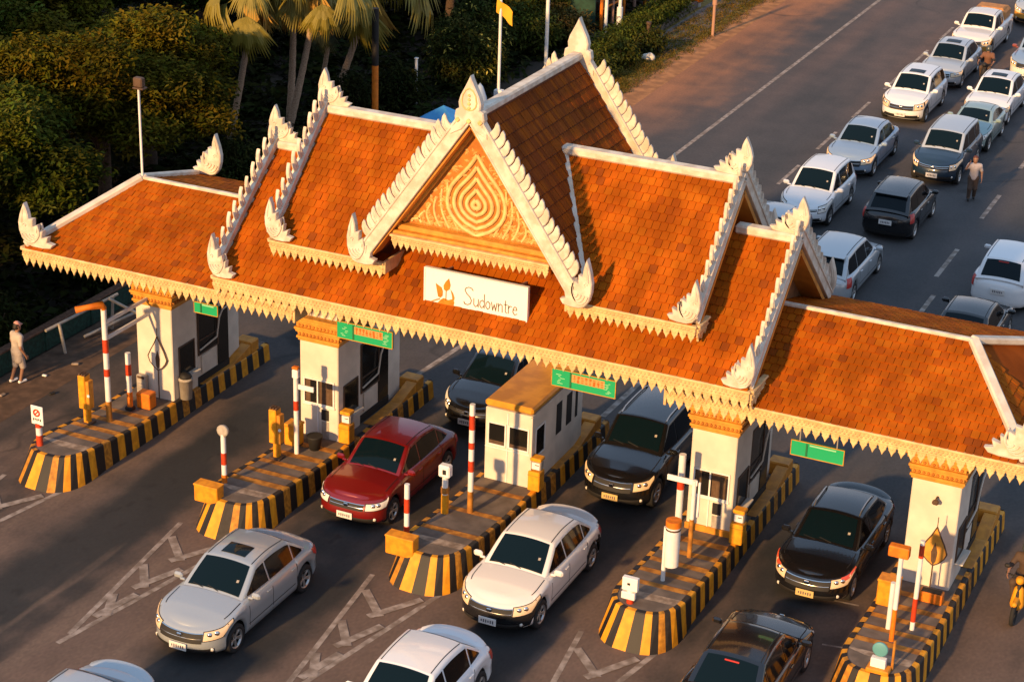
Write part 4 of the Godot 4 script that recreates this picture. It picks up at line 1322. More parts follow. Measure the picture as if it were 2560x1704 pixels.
	var disc := MB.new()
	disc.xf = Transform3D(Basis(Vector3.RIGHT, PI / 2), Vector3(0.0, 0.48, 0.0))
	disc.lathe([Vector2(0.0, -0.03), Vector2(0.15, -0.03), Vector2(0.16, 0.02), Vector2(0.135, 0.03), Vector2(0.0, 0.035)], 18)
	part(s5, "round_plate", disc, mat("teal", Color(0.10, 0.30, 0.33), 0.5))
	part(s5, "stake", post_mesh(0.03, 0, 0.7, 6), M["yellow_worn"], Transform3D(Basis.IDENTITY, Vector3(0.25, 0, -0.1)))
	var p1 := banded_post("thin orange and white post with an orange top box on the rightmost island", Vector3(10.02, island_h(2.8) - 0.012, 2.8), 2.0, 0.05, [[0.0, 0.75, "orange"]])
	part(p1, "top_box", boxed(Vector3(0.42, 0.24, 0.2), 0.02, Vector3(-0.05, 2.08, 0)), M["orange"])
	banded_post("plain white post left of the orange-topped one on the rightmost island", Vector3(9.82, island_h(2.3) - 0.012, 2.3), 1.1, 0.055, [])
	banded_post("white post with a dark red lower half right of the orange-topped one", Vector3(10.26, island_h(2.05) - 0.012, 2.05), 2.1, 0.05, [[0.2, 0.75, "red"], [1.7, 2.0, "red"]])
	var ob5 := thing("yellow_cabinet", "large yellow cabinet at the left edge of the rightmost island", "cabinet", Vector3(9.5, 0.5, 1.15))
	part(ob5, "body", boxed(Vector3(0.44, 0.62, 0.34), 0.02, Vector3(0, 0.31, 0)), M["orange_yellow"])
	part(ob5, "lid", boxed(Vector3(0.46, 0.05, 0.36), 0.01, Vector3(0, 0.6, 0)), M["orange_yellow"])
	var pl := thing("planter_box", "low orange planter box at the foot of the rightmost pillar", "planter", Vector3(10.3, 0.5, 0.62))
	part(pl, "box", boxed(Vector3(0.5, 0.24, 0.24), 0.015, Vector3(0, 0.12, 0)), M["orange"])
	part(pl, "soil", boxed(Vector3(0.42, 0.02, 0.17), 0.0, Vector3(0, 0.243, 0)), M["dark"])
	var lamp := thing("wall_lamp", "small dark lamp high on the front of the rightmost pillar", "lamp", Vector3(10.05, 2.6, 0.02))
	part(lamp, "arm", boxed(Vector3(0.04, 0.04, 0.16), 0.008, Vector3(0, 0.06, 0.08)), M["brown"])
	part(lamp, "shade", boxed(Vector3(0.14, 0.1, 0.12), 0.03, Vector3(0, 0, 0.16)), M["brown"])
	# -- green lane signs hung under the eaves
	lane_sign("small green lane sign half hidden under the left wing's eave", -7.78, -7.12, 3.7, 3.97, 1.2, false)
	lane_sign("green lane sign with amber lettering beside the second pillar's capital", -3.87, -2.42, 3.87, 4.28, 1.2, true)
	lane_sign("green lane sign with amber lettering above the right side of the orange-roofed booth", 1.56, 3.08, 3.87, 4.28, 1.2, true)
	lane_sign("green lane sign with a blank lower strip beyond the fourth pillar", 7.1, 8.25, 3.5, 3.84, 1.2, false)
	# -- thin mast on the ridge end of the left wing
	var ms := thing("mast", "thin white mast with a small square lamp on the left wing's ridge end", "mast", Vector3(-10.27, 6.2, ZR))
	part(ms, "pole", post_mesh(0.03, 0, 2.25, 6), M["white"])
	part(ms, "lamp_head", boxed(Vector3(0.26, 0.24, 0.18), 0.03, Vector3(0.02, 2.38, 0)), M["brown"])
	part(ms, "lamp_rim", boxed(Vector3(0.3, 0.04, 0.22), 0.012, Vector3(0.04, 2.24, 0)), M["brown"])

# ---------------------------------------------------------------- cars
# local frame: the front of the car looks along +z, wheels stand on y = 0

func car_spec(kind: String) -> Dictionary:
	var s := {
		"L": 4.45, "W": 1.74, "H": 1.43, "belt": 0.93, "zf": 0.98, "zft": 0.28, "zrt": -0.95, "zr": -1.62, "ef": 0.85, "er": 0.7, "nf": 2.5, "nr": 2.7,
		"wf": 1.36, "wr": -1.38, "r": 0.315, "top": [[2.3, 0.72], [2.05, 0.785], [1.6, 0.87], [0.98, 0.935], [-1.5, 0.955], [-1.95, 0.95], [-2.15, 0.90], [-2.3, 0.84]],
		"doors": [[0.86, 0.0], [-0.05, -0.98], [-1.03, -1.45]], "crown": 0.045, "inset": 0.27, "rearpane": [0.10, 0.9], "gr": [29.0, 0.52, 0.85], "lp": [31.0, 83.0, 0.62, 0.90]}
	match kind:
		"saloon":
			s.merge({"L": 4.35, "W": 1.72, "H": 1.46, "zf": 0.92, "zft": 0.24, "zrt": -1.02, "zr": -1.7, "nf": 3.0, "ef": 0.7, "er": 0.55, "nr": 3.2,
				"top": [[2.2, 0.76], [2.0, 0.80], [1.5, 0.89], [0.92, 0.945], [-1.6, 0.975], [-1.95, 0.97], [-2.1, 0.92], [-2.2, 0.88]], "doors": [[0.8, -0.04], [-0.09, -1.02], [-1.07, -1.5]], "inset": 0.25}, true)
		"hatch":
			s.merge({"L": 3.95, "W": 1.7, "H": 1.53, "zf": 0.88, "zft": 0.2, "zrt": -1.45, "zr": -1.84, "wf": 1.18, "wr": -1.2, "er": 0.45, "belt": 0.96,
				"top": [[2.0, 0.72], [1.75, 0.80], [1.4, 0.89], [0.88, 0.97], [-1.7, 0.99], [-1.98, 0.95]], "doors": [[0.76, 0.0], [-0.05, -0.85], [-0.9, -1.5]], "inset": 0.25}, true)
		"crossover":
			s.merge({"L": 4.2, "W": 1.74, "H": 1.54, "belt": 1.0, "zf": 0.92, "zft": 0.26, "zrt": -1.45, "zr": -1.95, "wf": 1.3, "wr": -1.26, "r": 0.335, "er": 0.45,
				"top": [[2.2, 0.76], [1.95, 0.83], [1.5, 0.92], [0.92, 0.99], [-1.8, 1.0], [-2.12, 0.95]], "doors": [[0.82, 0.02], [-0.03, -0.92], [-0.97, -1.6]], "inset": 0.25}, true)
		"suv":
			s.merge({"L": 4.4, "W": 1.8, "H": 1.68, "belt": 1.06, "zf": 0.92, "zft": 0.32, "zrt": -1.6, "zr": -2.05, "wf": 1.36, "wr": -1.3, "r": 0.35, "er": 0.45,
				"top": [[2.3, 0.80], [2.05, 0.88], [1.6, 0.97], [0.92, 1.05], [-1.9, 1.06], [-2.22, 1.0]], "doors": [[0.82, 0.02], [-0.03, -0.95], [-1.0, -1.72]], "inset": 0.24}, true)
		"mpv":
			s.merge({"L": 4.2, "W": 1.72, "H": 1.58, "belt": 1.0, "zf": 1.02, "zft": 0.42, "zrt": -1.65, "zr": -1.98, "wf": 1.36, "wr": -1.3, "er": 0.4,
				"top": [[2.2, 0.76], [1.95, 0.84], [1.6, 0.92], [1.02, 1.0], [-1.9, 1.01], [-2.16, 0.96]], "doors": [[0.9, 0.1], [0.05, -0.85], [-0.9, -1.7]], "inset": 0.21}, true)
		"wagon":
			s.merge({"L": 4.5, "W": 1.74, "H": 1.5, "zf": 0.98, "zft": 0.28, "zrt": -1.6, "zr": -2.05, "er": 0.45,
				"top": [[2.3, 0.68], [2.05, 0.75], [1.6, 0.86], [0.98, 0.94], [-1.9, 0.97], [-2.25, 0.92]], "doors": [[0.86, 0.0], [-0.05, -0.95], [-1.0, -1.75]], "inset": 0.25}, true)
		"pickup":
			s.merge({"L": 4.9, "W": 1.74, "H": 1.62, "belt": 1.07, "zf": 1.05, "zft": 0.5, "zrt": -0.75, "zr": -0.98, "wf": 1.6, "wr": -1.55, "r": 0.37, "er": 0.3, "nr": 4.0,
				"top": [[2.6, 0.86], [2.3, 0.92], [1.8, 1.0], [1.05, 1.06], [-1.0, 1.07], [-2.5, 1.07]], "doors": [[0.95, 0.15], [0.1, -0.65]], "inset": 0.24}, true)
		"coupe":
			s.merge({"L": 3.6, "W": 1.64, "H": 1.27, "zf": 0.72, "zft": 0.1, "zrt": -0.85, "zr": -1.45, "wf": 1.1, "wr": -1.1,
				"top": [[1.9, 0.64], [1.65, 0.72], [1.2, 0.84], [0.72, 0.92], [-1.3, 0.93], [-1.6, 0.90], [-1.85, 0.83]], "doors": [[0.6, -0.2], [-0.25, -1.15]]}, true)
	s.merge({"saloon": {"gr": [21.0, 0.60, 0.83], "lp": [25.0, 80.0, 0.64, 0.87]}, "hatch": {"gr": [33.0, 0.70, 0.82], "lp": [37.0, 86.0, 0.60, 0.93]}, "suv": {"gr": [26.0, 0.56, 0.88], "lp": [30.0, 72.0, 0.62, 0.88]},
		"mpv": {"gr": [32.0, 0.68, 0.84], "lp": [35.0, 86.0, 0.62, 0.90]}, "pickup": {"gr": [30.0, 0.50, 0.88], "lp": [33.0, 75.0, 0.60, 0.88]}, "crossover": {"gr": [27.0, 0.60, 0.86], "lp": [30.0, 82.0, 0.62, 0.92]}}.get(kind, {}), true)
	return s

func key_at(keys: Array, z: float) -> float:
	if z >= keys[0][0]: return keys[0][1]
	for i in keys.size() - 1:
		if z >= keys[i + 1][0]:
			return lerpf(keys[i + 1][1], keys[i][1], (z - keys[i + 1][0]) / (keys[i][0] - keys[i + 1][0]))
	return keys[-1][1]

func car_half(s: Dictionary, z: float) -> float:
	var hl: float = s.L * 0.5
	if z > hl - s.ef:
		return s.W * 0.5 * pow(maxf(0.0, 1.0 - pow(clampf((z - hl + s.ef) / s.ef, 0, 1), s.nf)), 1.0 / s.nf)
	if z < -hl + s.er:
		return s.W * 0.5 * pow(maxf(0.0, 1.0 - pow(clampf((-z - hl + s.er) / s.er, 0, 1), s.nr)), 1.0 / s.nr)
	return s.W * 0.5

func car_bottom(s: Dictionary, z: float) -> float:
	var b := 0.2
	for w in [s.wf, s.wr]:
		var d: float = absf(z - w)
		var ra: float = s.r + 0.065
		if d < ra: b = maxf(b, s.r + sqrt(ra * ra - d * d))
	return b

const LEVELS := [[0.0, 0.075], [0.08, 0.03], [0.22, 0.004], [0.42, 0.012], [0.58, 0.002], [0.72, 0.0], [0.84, 0.012], [0.93, 0.036], [0.975, 0.062], [1.0, 0.10]]

func car_point(s: Dictionary, z: float, v: float, side: float) -> Vector3:
	var ins := 0.0
	for i in LEVELS.size() - 1:
		if v <= LEVELS[i + 1][0]:
			ins = lerpf(LEVELS[i][1], LEVELS[i + 1][1], (v - LEVELS[i][0]) / (LEVELS[i + 1][0] - LEVELS[i][0]))
			break
	var hl: float = s.L * 0.5
	var e := 0.0
	if z > 0.0:
		e = (ins + 0.17 * pow(maxf(0.0, v - 0.45), 1.3) * 1.6 + 0.06 * maxf(0.0, 0.2 - v) / 0.2) * smoothstep(hl - 1.1, hl, z)
	else:
		e = -(ins + 0.14 * pow(maxf(0.0, v - 0.45), 1.3)) * smoothstep(-hl + 1.0, -hl, z)
	var y := lerpf(car_bottom(s, z), key_at(s.top, z), v)
	return Vector3(side * car_half(s, z) * (s.W * 0.5 - ins) / (s.W * 0.5), y, z - e)

func front_z(s: Dictionary, a: float) -> float:
	return s.L * 0.5 - s.ef + s.ef * pow(absf(cos(a)), 2.0 / s.nf)

func rear_z(s: Dictionary, a: float) -> float:
	return -(s.L * 0.5 - s.er + s.er * pow(absf(cos(a)), 2.0 / s.nr))

# a patch lying on the body at the front or rear: angles from -90 to 90 degrees round the end, heights v0..v1
func end_patch(b: MB, s: Dictionary, front: bool, a0: float, a1: float, v0: float, v1: float, off: float, taper := 0.0):
	var rows := []
	var na := maxi(3, int(absf(a1 - a0) / 6.0))
	var nv := 4
	for j in nv + 1:
		var row := []
		for i in na + 1:
			var t := i / float(na)
			var a := deg_to_rad(lerpf(a0, a1, t))
			var sd := -1.0 if a < 0 else 1.0
			var z := front_z(s, a) if front else rear_z(s, a)
			var vv0 := v0 + taper * t * (v1 - v0) if taper > 0 else v0 - taper * (1.0 - t) * (v1 - v0)
			var p := car_point(s, z, lerpf(vv0, v1, j / float(nv)), sd)
			var n := Vector3(sin(a), 0.15, (cos(a) if front else -cos(a))).normalized()
			row.append(p + n * off)
		rows.append(row)
	face_out(b, rows, front)

func face_out(b: MB, rows: Array, _front: bool):
	b.smooth()
	for i in rows.size() - 1:
		for j in rows[i].size() - 1:
			var c: Vector3 = rows[i][j]
			b.quad_out(rows[i][j], rows[i][j + 1], rows[i + 1][j + 1], rows[i + 1][j], Vector3(c.x, 0.2, c.z))
	b.smooth(false)

func side_patch(b: MB, s: Dictionary, side: float, z0: float, z1: float, v0: float, v1: float, off: float, nz := 2, nv := 6):
	var rows := []
	for j in nv + 1:
		var row := []
		for i in nz + 1:
			row.append(car_point(s, lerpf(z0, z1, i / float(nz)), lerpf(v0, v1, j / float(nv)), side) + Vector3(side * off, 0, 0))
		rows.append(row)
	for i in nv:
		for j in nz:
			b.quad_out(rows[i][j], rows[i][j + 1], rows[i + 1][j + 1], rows[i + 1][j], Vector3(side, 0, 0))

func roof_h(s: Dictionary, z: float) -> float:
	var yb: float = s.belt - 0.02
	if z >= s.zft:
		var t: float = clampf((s.zf - z) / (s.zf - s.zft), 0, 1)
		return lerpf(yb, s.H - 0.035, pow(t, 0.92))
	if z <= s.zrt:
		var t: float = clampf((z - s.zr) / (s.zrt - s.zr), 0, 1)
		return lerpf(yb, s.H - 0.045, pow(t, 0.9))
	var u: float = (z - s.zrt) / (s.zft - s.zrt)
	return s.H - 0.045 + 0.01 * u + 0.045 * sin(PI * clampf(u, 0, 1))

func cabin_w(s: Dictionary, y: float, z: float) -> float:
	var wb: float = s.W * 0.5 - 0.085
	var wr: float = s.W * 0.5 - s.inset
	var t: float = (y - s.belt) / (s.H - s.belt)
	var mid: float = (s.zf + s.zr) * 0.5
	var q: float = absf(z - mid) / ((s.zf - s.zr) * 0.5)
	return lerpf(wb, wr, t) * (1.0 - 0.09 * pow(clampf(q, 0, 1.2), 3.0))

func cabin_top(s: Dictionary, z: float, f: float) -> Vector3:
	var h := roof_h(s, z)
	var w := cabin_w(s, h, z) - 0.05
	return Vector3(f * w, h + s.crown * (1.0 - f * f), z)

func car_parts(kind: String) -> Dictionary:
	var key := "car_" + kind
	if meshes.has(key): return meshes[key]
	var s := car_spec(kind)
	var P := {}
	var hl: float = s.L * 0.5
	# body shell
	var zs := []
	for i in 15: zs.append(front_z(s, deg_to_rad(90.0 * i / 14.0)))
	for i in 11: zs.append(rear_z(s, deg_to_rad(90.0 * i / 10.0)))
	for w in [s.wf, s.wr]:
		var ra: float = s.r + 0.065
		for i in 13: zs.append(w + ra * cos(PI * i / 12.0))
		zs.append(w + ra + 0.004); zs.append(w - ra - 0.004)
	for i in 13: zs.append(lerpf(s.wr + 0.45, s.wf - 0.45, i / 12.0))
	zs.sort()
	zs.reverse()
	var b := MB.new()
	for sd in [-1.0, 1.0]:
		var rows := []
		for z in zs:
			var row := []
			for l in LEVELS: row.append(car_point(s, z, l[0], sd))
			rows.append(row)
		b.smooth()
		for i in rows.size() - 1:
			for j in LEVELS.size() - 1:
				if sd > 0: b.quad(rows[i][j], rows[i + 1][j], rows[i + 1][j + 1], rows[i][j + 1])
				else: b.quad(rows[i + 1][j], rows[i][j], rows[i][j + 1], rows[i + 1][j + 1])
	var cap := []
	for z in zs:
		var p := car_point(s, z, 1.0, 1.0)
		var row := []
		for f in [-1.0, -0.8, -0.5, -0.2, 0.2, 0.5, 0.8, 1.0]:
			var cr: float = 0.055 * (1.0 - f * f) * smoothstep(0.0, 0.6, p.x)
			row.append(Vector3(p.x * f, p.y + cr, p.z))
		cap.append(row)
	b.smooth()
	if kind != "pickup":
		for i in cap.size() - 1:
			for j in 7: b.quad_out(cap[i][j], cap[i][j + 1], cap[i + 1][j + 1], cap[i + 1][j], Vector3.UP)
	else:
		for i in cap.size() - 1:
			if cap[i + 1][0].z < -1.05: continue
			for j in 7: b.quad_out(cap[i][j], cap[i][j + 1], cap[i + 1][j + 1], cap[i + 1][j], Vector3.UP)
		b.smooth(false)
		b.box(Vector3(0, 0.66, -1.75), Vector3(1.45, 0.06, 1.45))
		for sd in [-1.0, 1.0]:
			b.box(Vector3(sd * 0.75, 0.86, -1.74), Vector3(0.12, 0.40, 1.5), 0.02)
			b.box(Vector3(0, 0.86, -1.74 + sd * 0.70), Vector3(1.4, 0.40, 0.06), 0.02)
	b.smooth(false)
	P["body"] = b.mesh()
	# cabin shell
	var c := MB.new()
	var rows := []
	var cz := []
	for i in 27: cz.append(lerpf(s.zf + 0.02, s.zr - 0.02, i / 26.0))
	cz.append_array([s.zft, s.zrt])
	cz.sort(); cz.reverse()
	for z in cz:
		var h := roof_h(s, z)
		var yb: float = s.belt - 0.10
		var pts := []
		for q in [0.0, 0.35, 0.72, 0.93]:
			var y := lerpf(yb, h, q)
			pts.append(Vector3(cabin_w(s, maxf(y, s.belt - 0.05), z), y, z))
		pts.append(Vector3(cabin_w(s, h, z) - 0.018, h - 0.004 + s.crown * 0.05, z))
		for f in [0.93, 0.7, 0.4, 0.0]:
			pts.append(cabin_top(s, z, f))
		var row := []
		for p in pts: row.append(p)
		for i in range(pts.size() - 2, -1, -1): row.append(Vector3(-pts[i].x, pts[i].y, pts[i].z))
		rows.append(row)
	c.smooth()
	for i in rows.size() - 1:
		for j in rows[i].size() - 1:
			var m: Vector3 = rows[i][j]
			c.quad_out(rows[i][j], rows[i][j + 1], rows[i + 1][j + 1], rows[i + 1][j], Vector3(m.x, 0.5, 0))
	c.smooth(false)
	P["cabin"] = c.mesh()
	# glass
	P["windshield"] = top_patch(s, s.zf - 0.075, s.zft + 0.035, 0.93, 0.007)
	P["rear_window"] = top_patch(s, s.zr + (s.zrt - s.zr) * s.rearpane[0] , s.zr + (s.zrt - s.zr) * s.rearpane[1], 0.9, 0.007)
	for sd in [-1.0, 1.0]:
		for k in s.doors.size():
			var g := MB.new()
			var n := 9
			var lo := []
			var hi := []
			for i in n + 1:
				var z: float = lerpf(s.doors[k][0], s.doors[k][1], i / float(n))
				var yl: float = s.belt + 0.035
				var yh: float = roof_h(s, z) - 0.075
				if yh < yl + 0.01: continue
				lo.append(Vector3(sd * (cabin_w(s, yl, z) + 0.006), yl, z))
				hi.append(Vector3(sd * (cabin_w(s, yh, z) + 0.006), yh, z))
			for i in lo.size() - 1:
				g.quad_out(lo[i], lo[i + 1], hi[i + 1], hi[i], Vector3(sd, 0, 0))
			if lo.size() > 1: P["side_window%s%d" % ["l" if sd < 0 else "r", k]] = g.mesh()
	# lamps, grille, bumpers
	for sd in [-1.0, 1.0]:
		var t := "l" if sd < 0 else "r"
		var hb := MB.new()
		end_patch(hb, s, true, sd * s.lp[0], sd * s.lp[1], s.lp[2], s.lp[3], 0.012)
		P["headlight" + t] = hb.mesh()
		var bz := MB.new()
		end_patch(bz, s, true, sd * (s.lp[0] - 1.5), sd * (s.lp[1] + 2.0), s.lp[2] - 0.03, s.lp[3] + 0.022, 0.007)
		P["lamp_bezel" + t] = bz.mesh()
		var hi := MB.new()
		for q in [40.0, 52.0]:
			var p := car_point(s, front_z(s, deg_to_rad(q)), (s.lp[2] + s.lp[3]) * 0.5 + 0.03, sd)
			hi.xf = Transform3D(Basis(Vector3.UP, sd * deg_to_rad(q - 12.0)) * Basis(Vector3.RIGHT, PI / 2), p + Vector3(0, 0, 0.0))
			hi.lathe([Vector2(0.0, 0.028), Vector2(0.045, 0.022), Vector2(0.058, 0.0)], 12)
		P["lamp_bowl" + t] = hi.mesh()
		var tb := MB.new()
		var tall: bool = kind in ["hatch", "suv", "crossover", "mpv", "wagon"]
		end_patch(tb, s, false, sd * (58.0 if tall else 44.0), sd * 84.0, 0.60 if tall else 0.66, 0.97 if tall else 0.93, 0.012)
		P["taillight" + t] = tb.mesh()
		var fg := MB.new()
		var p := car_point(s, front_z(s, deg_to_rad(46.0)), 0.25, sd)
		fg.xf = Transform3D(Basis(Vector3.UP, sd * 0.5) * Basis(Vector3.RIGHT, PI / 2), p)
		fg.lathe([Vector2(0.0, 0.016), Vector2(0.032, 0.012), Vector2(0.04, 0.0)], 10)
		P["fog_lamp" + t] = fg.mesh()
		var mm := MB.new()
		mm.box(Vector3(sd * (s.W * 0.5 + 0.075), s.belt + 0.085, s.zf - 0.22), Vector3(0.21, 0.14, 0.1), 0.04)
		mm.box(Vector3(sd * (s.W * 0.5 - 0.04), s.belt + 0.03, s.zf - 0.2), Vector3(0.12, 0.05, 0.06), 0.015)
		P["mirror" + t] = mm.mesh()
		for k in mini(2, s.doors.size()):
			var dh := MB.new()
			var z: float = s.doors[k][1] + 0.12
			var q := car_point(s, z, 0.83, sd)
			dh.box(q + Vector3(sd * 0.012, 0, 0), Vector3(0.03, 0.03, 0.17), 0.01)
			P["door_handle%s%d" % [t, k]] = dh.mesh()
	var gr := MB.new()
	end_patch(gr, s, true, -s.gr[0], s.gr[0], s.gr[1], s.gr[2], 0.008)
	P["grille"] = gr.mesh()
	var ch := MB.new()
	end_patch(ch, s, true, -s.gr[0] - 1.0, s.gr[0] + 1.0, s.gr[2] + 0.003, s.gr[2] + 0.026, 0.014)
	end_patch(ch, s, true, -s.gr[0] + 1.0, s.gr[0] - 1.0, (s.gr[1] + s.gr[2]) * 0.5, (s.gr[1] + s.gr[2]) * 0.5 + 0.016, 0.013)
	var ec := car_point(s, hl, 0.76, 1.0)
	ch.box(ec + Vector3(0, 0, 0.02), Vector3(0.13, 0.1, 0.03), 0.02, Basis(Vector3.BACK, 0.0))
	P["grille_bar"] = ch.mesh()
	var bi := MB.new()
	end_patch(bi, s, true, -50.0, 50.0, 0.08, 0.30, 0.006)
	P["bumper_intake"] = bi.mesh()
	var rb := MB.new()
	end_patch(rb, s, false, -50.0, 50.0, 0.05, 0.18, 0.006)
	P["bumper_lower"] = rb.mesh()
	var lp := MB.new()
	lp.box(car_point(s, hl, 0.36, 1.0) + Vector3(0, -0.01, 0.03), Vector3(0.40, 0.16, 0.02), 0.005)
	P["licence_plate_f"] = lp.mesh()
	var lr := MB.new()
	lr.box(car_point(s, -hl, 0.62, 1.0) + Vector3(0, -0.01, -0.03), Vector3(0.42, 0.16, 0.02), 0.005)
	P["licence_plate_r"] = lr.mesh()
	var pt := MB.new()
	var pr := MB.new()
	for i in 6:
		pt.box(car_point(s, hl, 0.36, 1.0) + Vector3(-0.13 + i * 0.052, -0.01, 0.042), Vector3(0.026, 0.07 if i % 3 else 0.05, 0.004))
		pr.box(car_point(s, -hl, 0.62, 1.0) + Vector3(-0.13 + i * 0.052, -0.01, -0.042), Vector3(0.026, 0.07 if i % 3 else 0.05, 0.004))
	P["plate_lettering_f"] = pt.mesh()
	P["plate_lettering_r"] = pr.mesh()
	# shut lines of doors, bonnet and boot
	var gp := MB.new()
	for sd in [-1.0, 1.0]:
		for z in [s.doors[0][0] + 0.02, s.doors[0][1] - 0.03] + ([s.doors[1][1] - 0.02] if s.doors.size() > 1 else []):
			side_patch(gp, s, sd, z + 0.009, z - 0.009, 0.12, 0.985, 0.003)
		side_patch(gp, s, sd, s.wf - 0.45, s.wr + 0.45, 0.30, 0.325, 0.003, 8, 1)
		for i in 10:
			var z0: float = lerpf(s.zf + 0.05, hl - 0.5, i / 10.0); var z1: float = lerpf(s.zf + 0.05, hl - 0.5, (i + 1) / 10.0)
			var p0 := car_point(s, z0, 1.0, sd); var p1 := car_point(s, z1, 1.0, sd)
			var up := Vector3(0, 0.012, 0)
			gp.quad_out(p0 * Vector3(0.965, 1, 1) + up, p1 * Vector3(0.965, 1, 1) + up, p1 * Vector3(0.945, 1, 1) + up * 1.5, p0 * Vector3(0.945, 1, 1) + up * 1.5, Vector3.UP)
	P["shut_lines"] = gp.mesh()
	# dark strip along each side of the roof
	var rs := MB.new()
	for sd in [-1.0, 1.0]:
		for i in 12:
			var z0: float = lerpf(s.zft - 0.02, s.zrt + 0.02, i / 12.0); var z1: float = lerpf(s.zft - 0.02, s.zrt + 0.02, (i + 1) / 12.0)
			var a0 := cabin_top(s, z0, sd * 0.965) + Vector3(0, 0.006, 0); var a1 := cabin_top(s, z1, sd * 0.965) + Vector3(0, 0.006, 0)
			var b0 := cabin_top(s, z0, sd * 0.93) + Vector3(0, 0.006, 0); var b1 := cabin_top(s, z1, sd * 0.93) + Vector3(0, 0.006, 0)
			rs.quad_out(a0, a1, b1, b0, Vector3.UP)
	P["roof_seam"] = rs.mesh()
	var ub := MB.new()
	ub.box(Vector3(0, 0.42, 0), Vector3(s.W - 0.52, 0.5, s.L - 0.5), 0.05)
	P["underbody"] = ub.mesh()
	var wp := MB.new()
	for x in [-0.35, 0.2]:
		wp.bar(cabin_top(s, s.zf - 0.05, x) + Vector3(0, 0.012, 0), cabin_top(s, s.zf - 0.10, x - 0.42) + Vector3(0, 0.014, 0), 0.014, 0.008, Vector3.RIGHT)
	P["wiper"] = wp.mesh()
	# wheels
	var ty := MB.new()
	ty.xf = Transform3D(Basis(Vector3.BACK, -PI / 2), Vector3.ZERO)
	var r: float = s.r
	ty.lathe([Vector2(r * 0.62, -0.10), Vector2(r * 0.9, -0.10), Vector2(r, -0.075), Vector2(r, 0.075), Vector2(r * 0.9, 0.10), Vector2(r * 0.68, 0.098), Vector2(r * 0.64, 0.07)], 24)
	P["tyre"] = ty.mesh()
	var rm := MB.new()
	rm.xf = ty.xf
	rm.lathe([Vector2(0.0, 0.05), Vector2(0.05, 0.052), Vector2(0.06, 0.04)], 12)
	rm.lathe([Vector2(r * 0.58, 0.05), Vector2(r * 0.60, 0.085), Vector2(r * 0.68, 0.095)], 24)
	for i in 5:
		for q: float in [-0.13, 0.13]:
			var a := TAU * i / 5.0 + q
			var d := Vector3(cos(a), 0, sin(a))
			rm.bar(d * 0.03 + Vector3(0, 0.045, 0), d * r * 0.62 + Vector3(0, 0.07, 0), 0.038, 0.03, d.cross(Vector3.UP), 0.006)
	P["rim"] = rm.mesh()
	var hubm := MB.new()
	hubm.xf = ty.xf
	hubm.lathe([Vector2(0.0, 0.012), Vector2(r * 0.64, 0.012)], 20)
	P["brake_disc"] = hubm.mesh()
	meshes[key] = P
	return P

func top_patch(s: Dictionary, z0: float, z1: float, f: float, off: float) -> ArrayMesh:
	var b := MB.new()
	var rows := []
	for i in 9:
		var row := []
		var z := lerpf(z0, z1, i / 8.0)
		for j in 11:
			var p := cabin_top(s, z, lerpf(-f, f, j / 10.0))
			row.append(p + Vector3(0, off, off * (1.0 if z0 > 0 else -1.0)))
		rows.append(row)
	b.smooth()
	for i in 8:
		for j in 10:
			b.quad_out(rows[i][j], rows[i][j + 1], rows[i + 1][j + 1], rows[i + 1][j], Vector3.UP)
	return b.mesh()

func paint(key: String, c: Color, metal := 0.0, rough := 0.32) -> StandardMaterial3D:
	if M.has(key): return M[key]
	var m := mat(key, c, rough, "", 1.0, metal)
	m.clearcoat_enabled = true
	m.clearcoat = 0.9
	m.clearcoat_roughness = 0.06
	return m

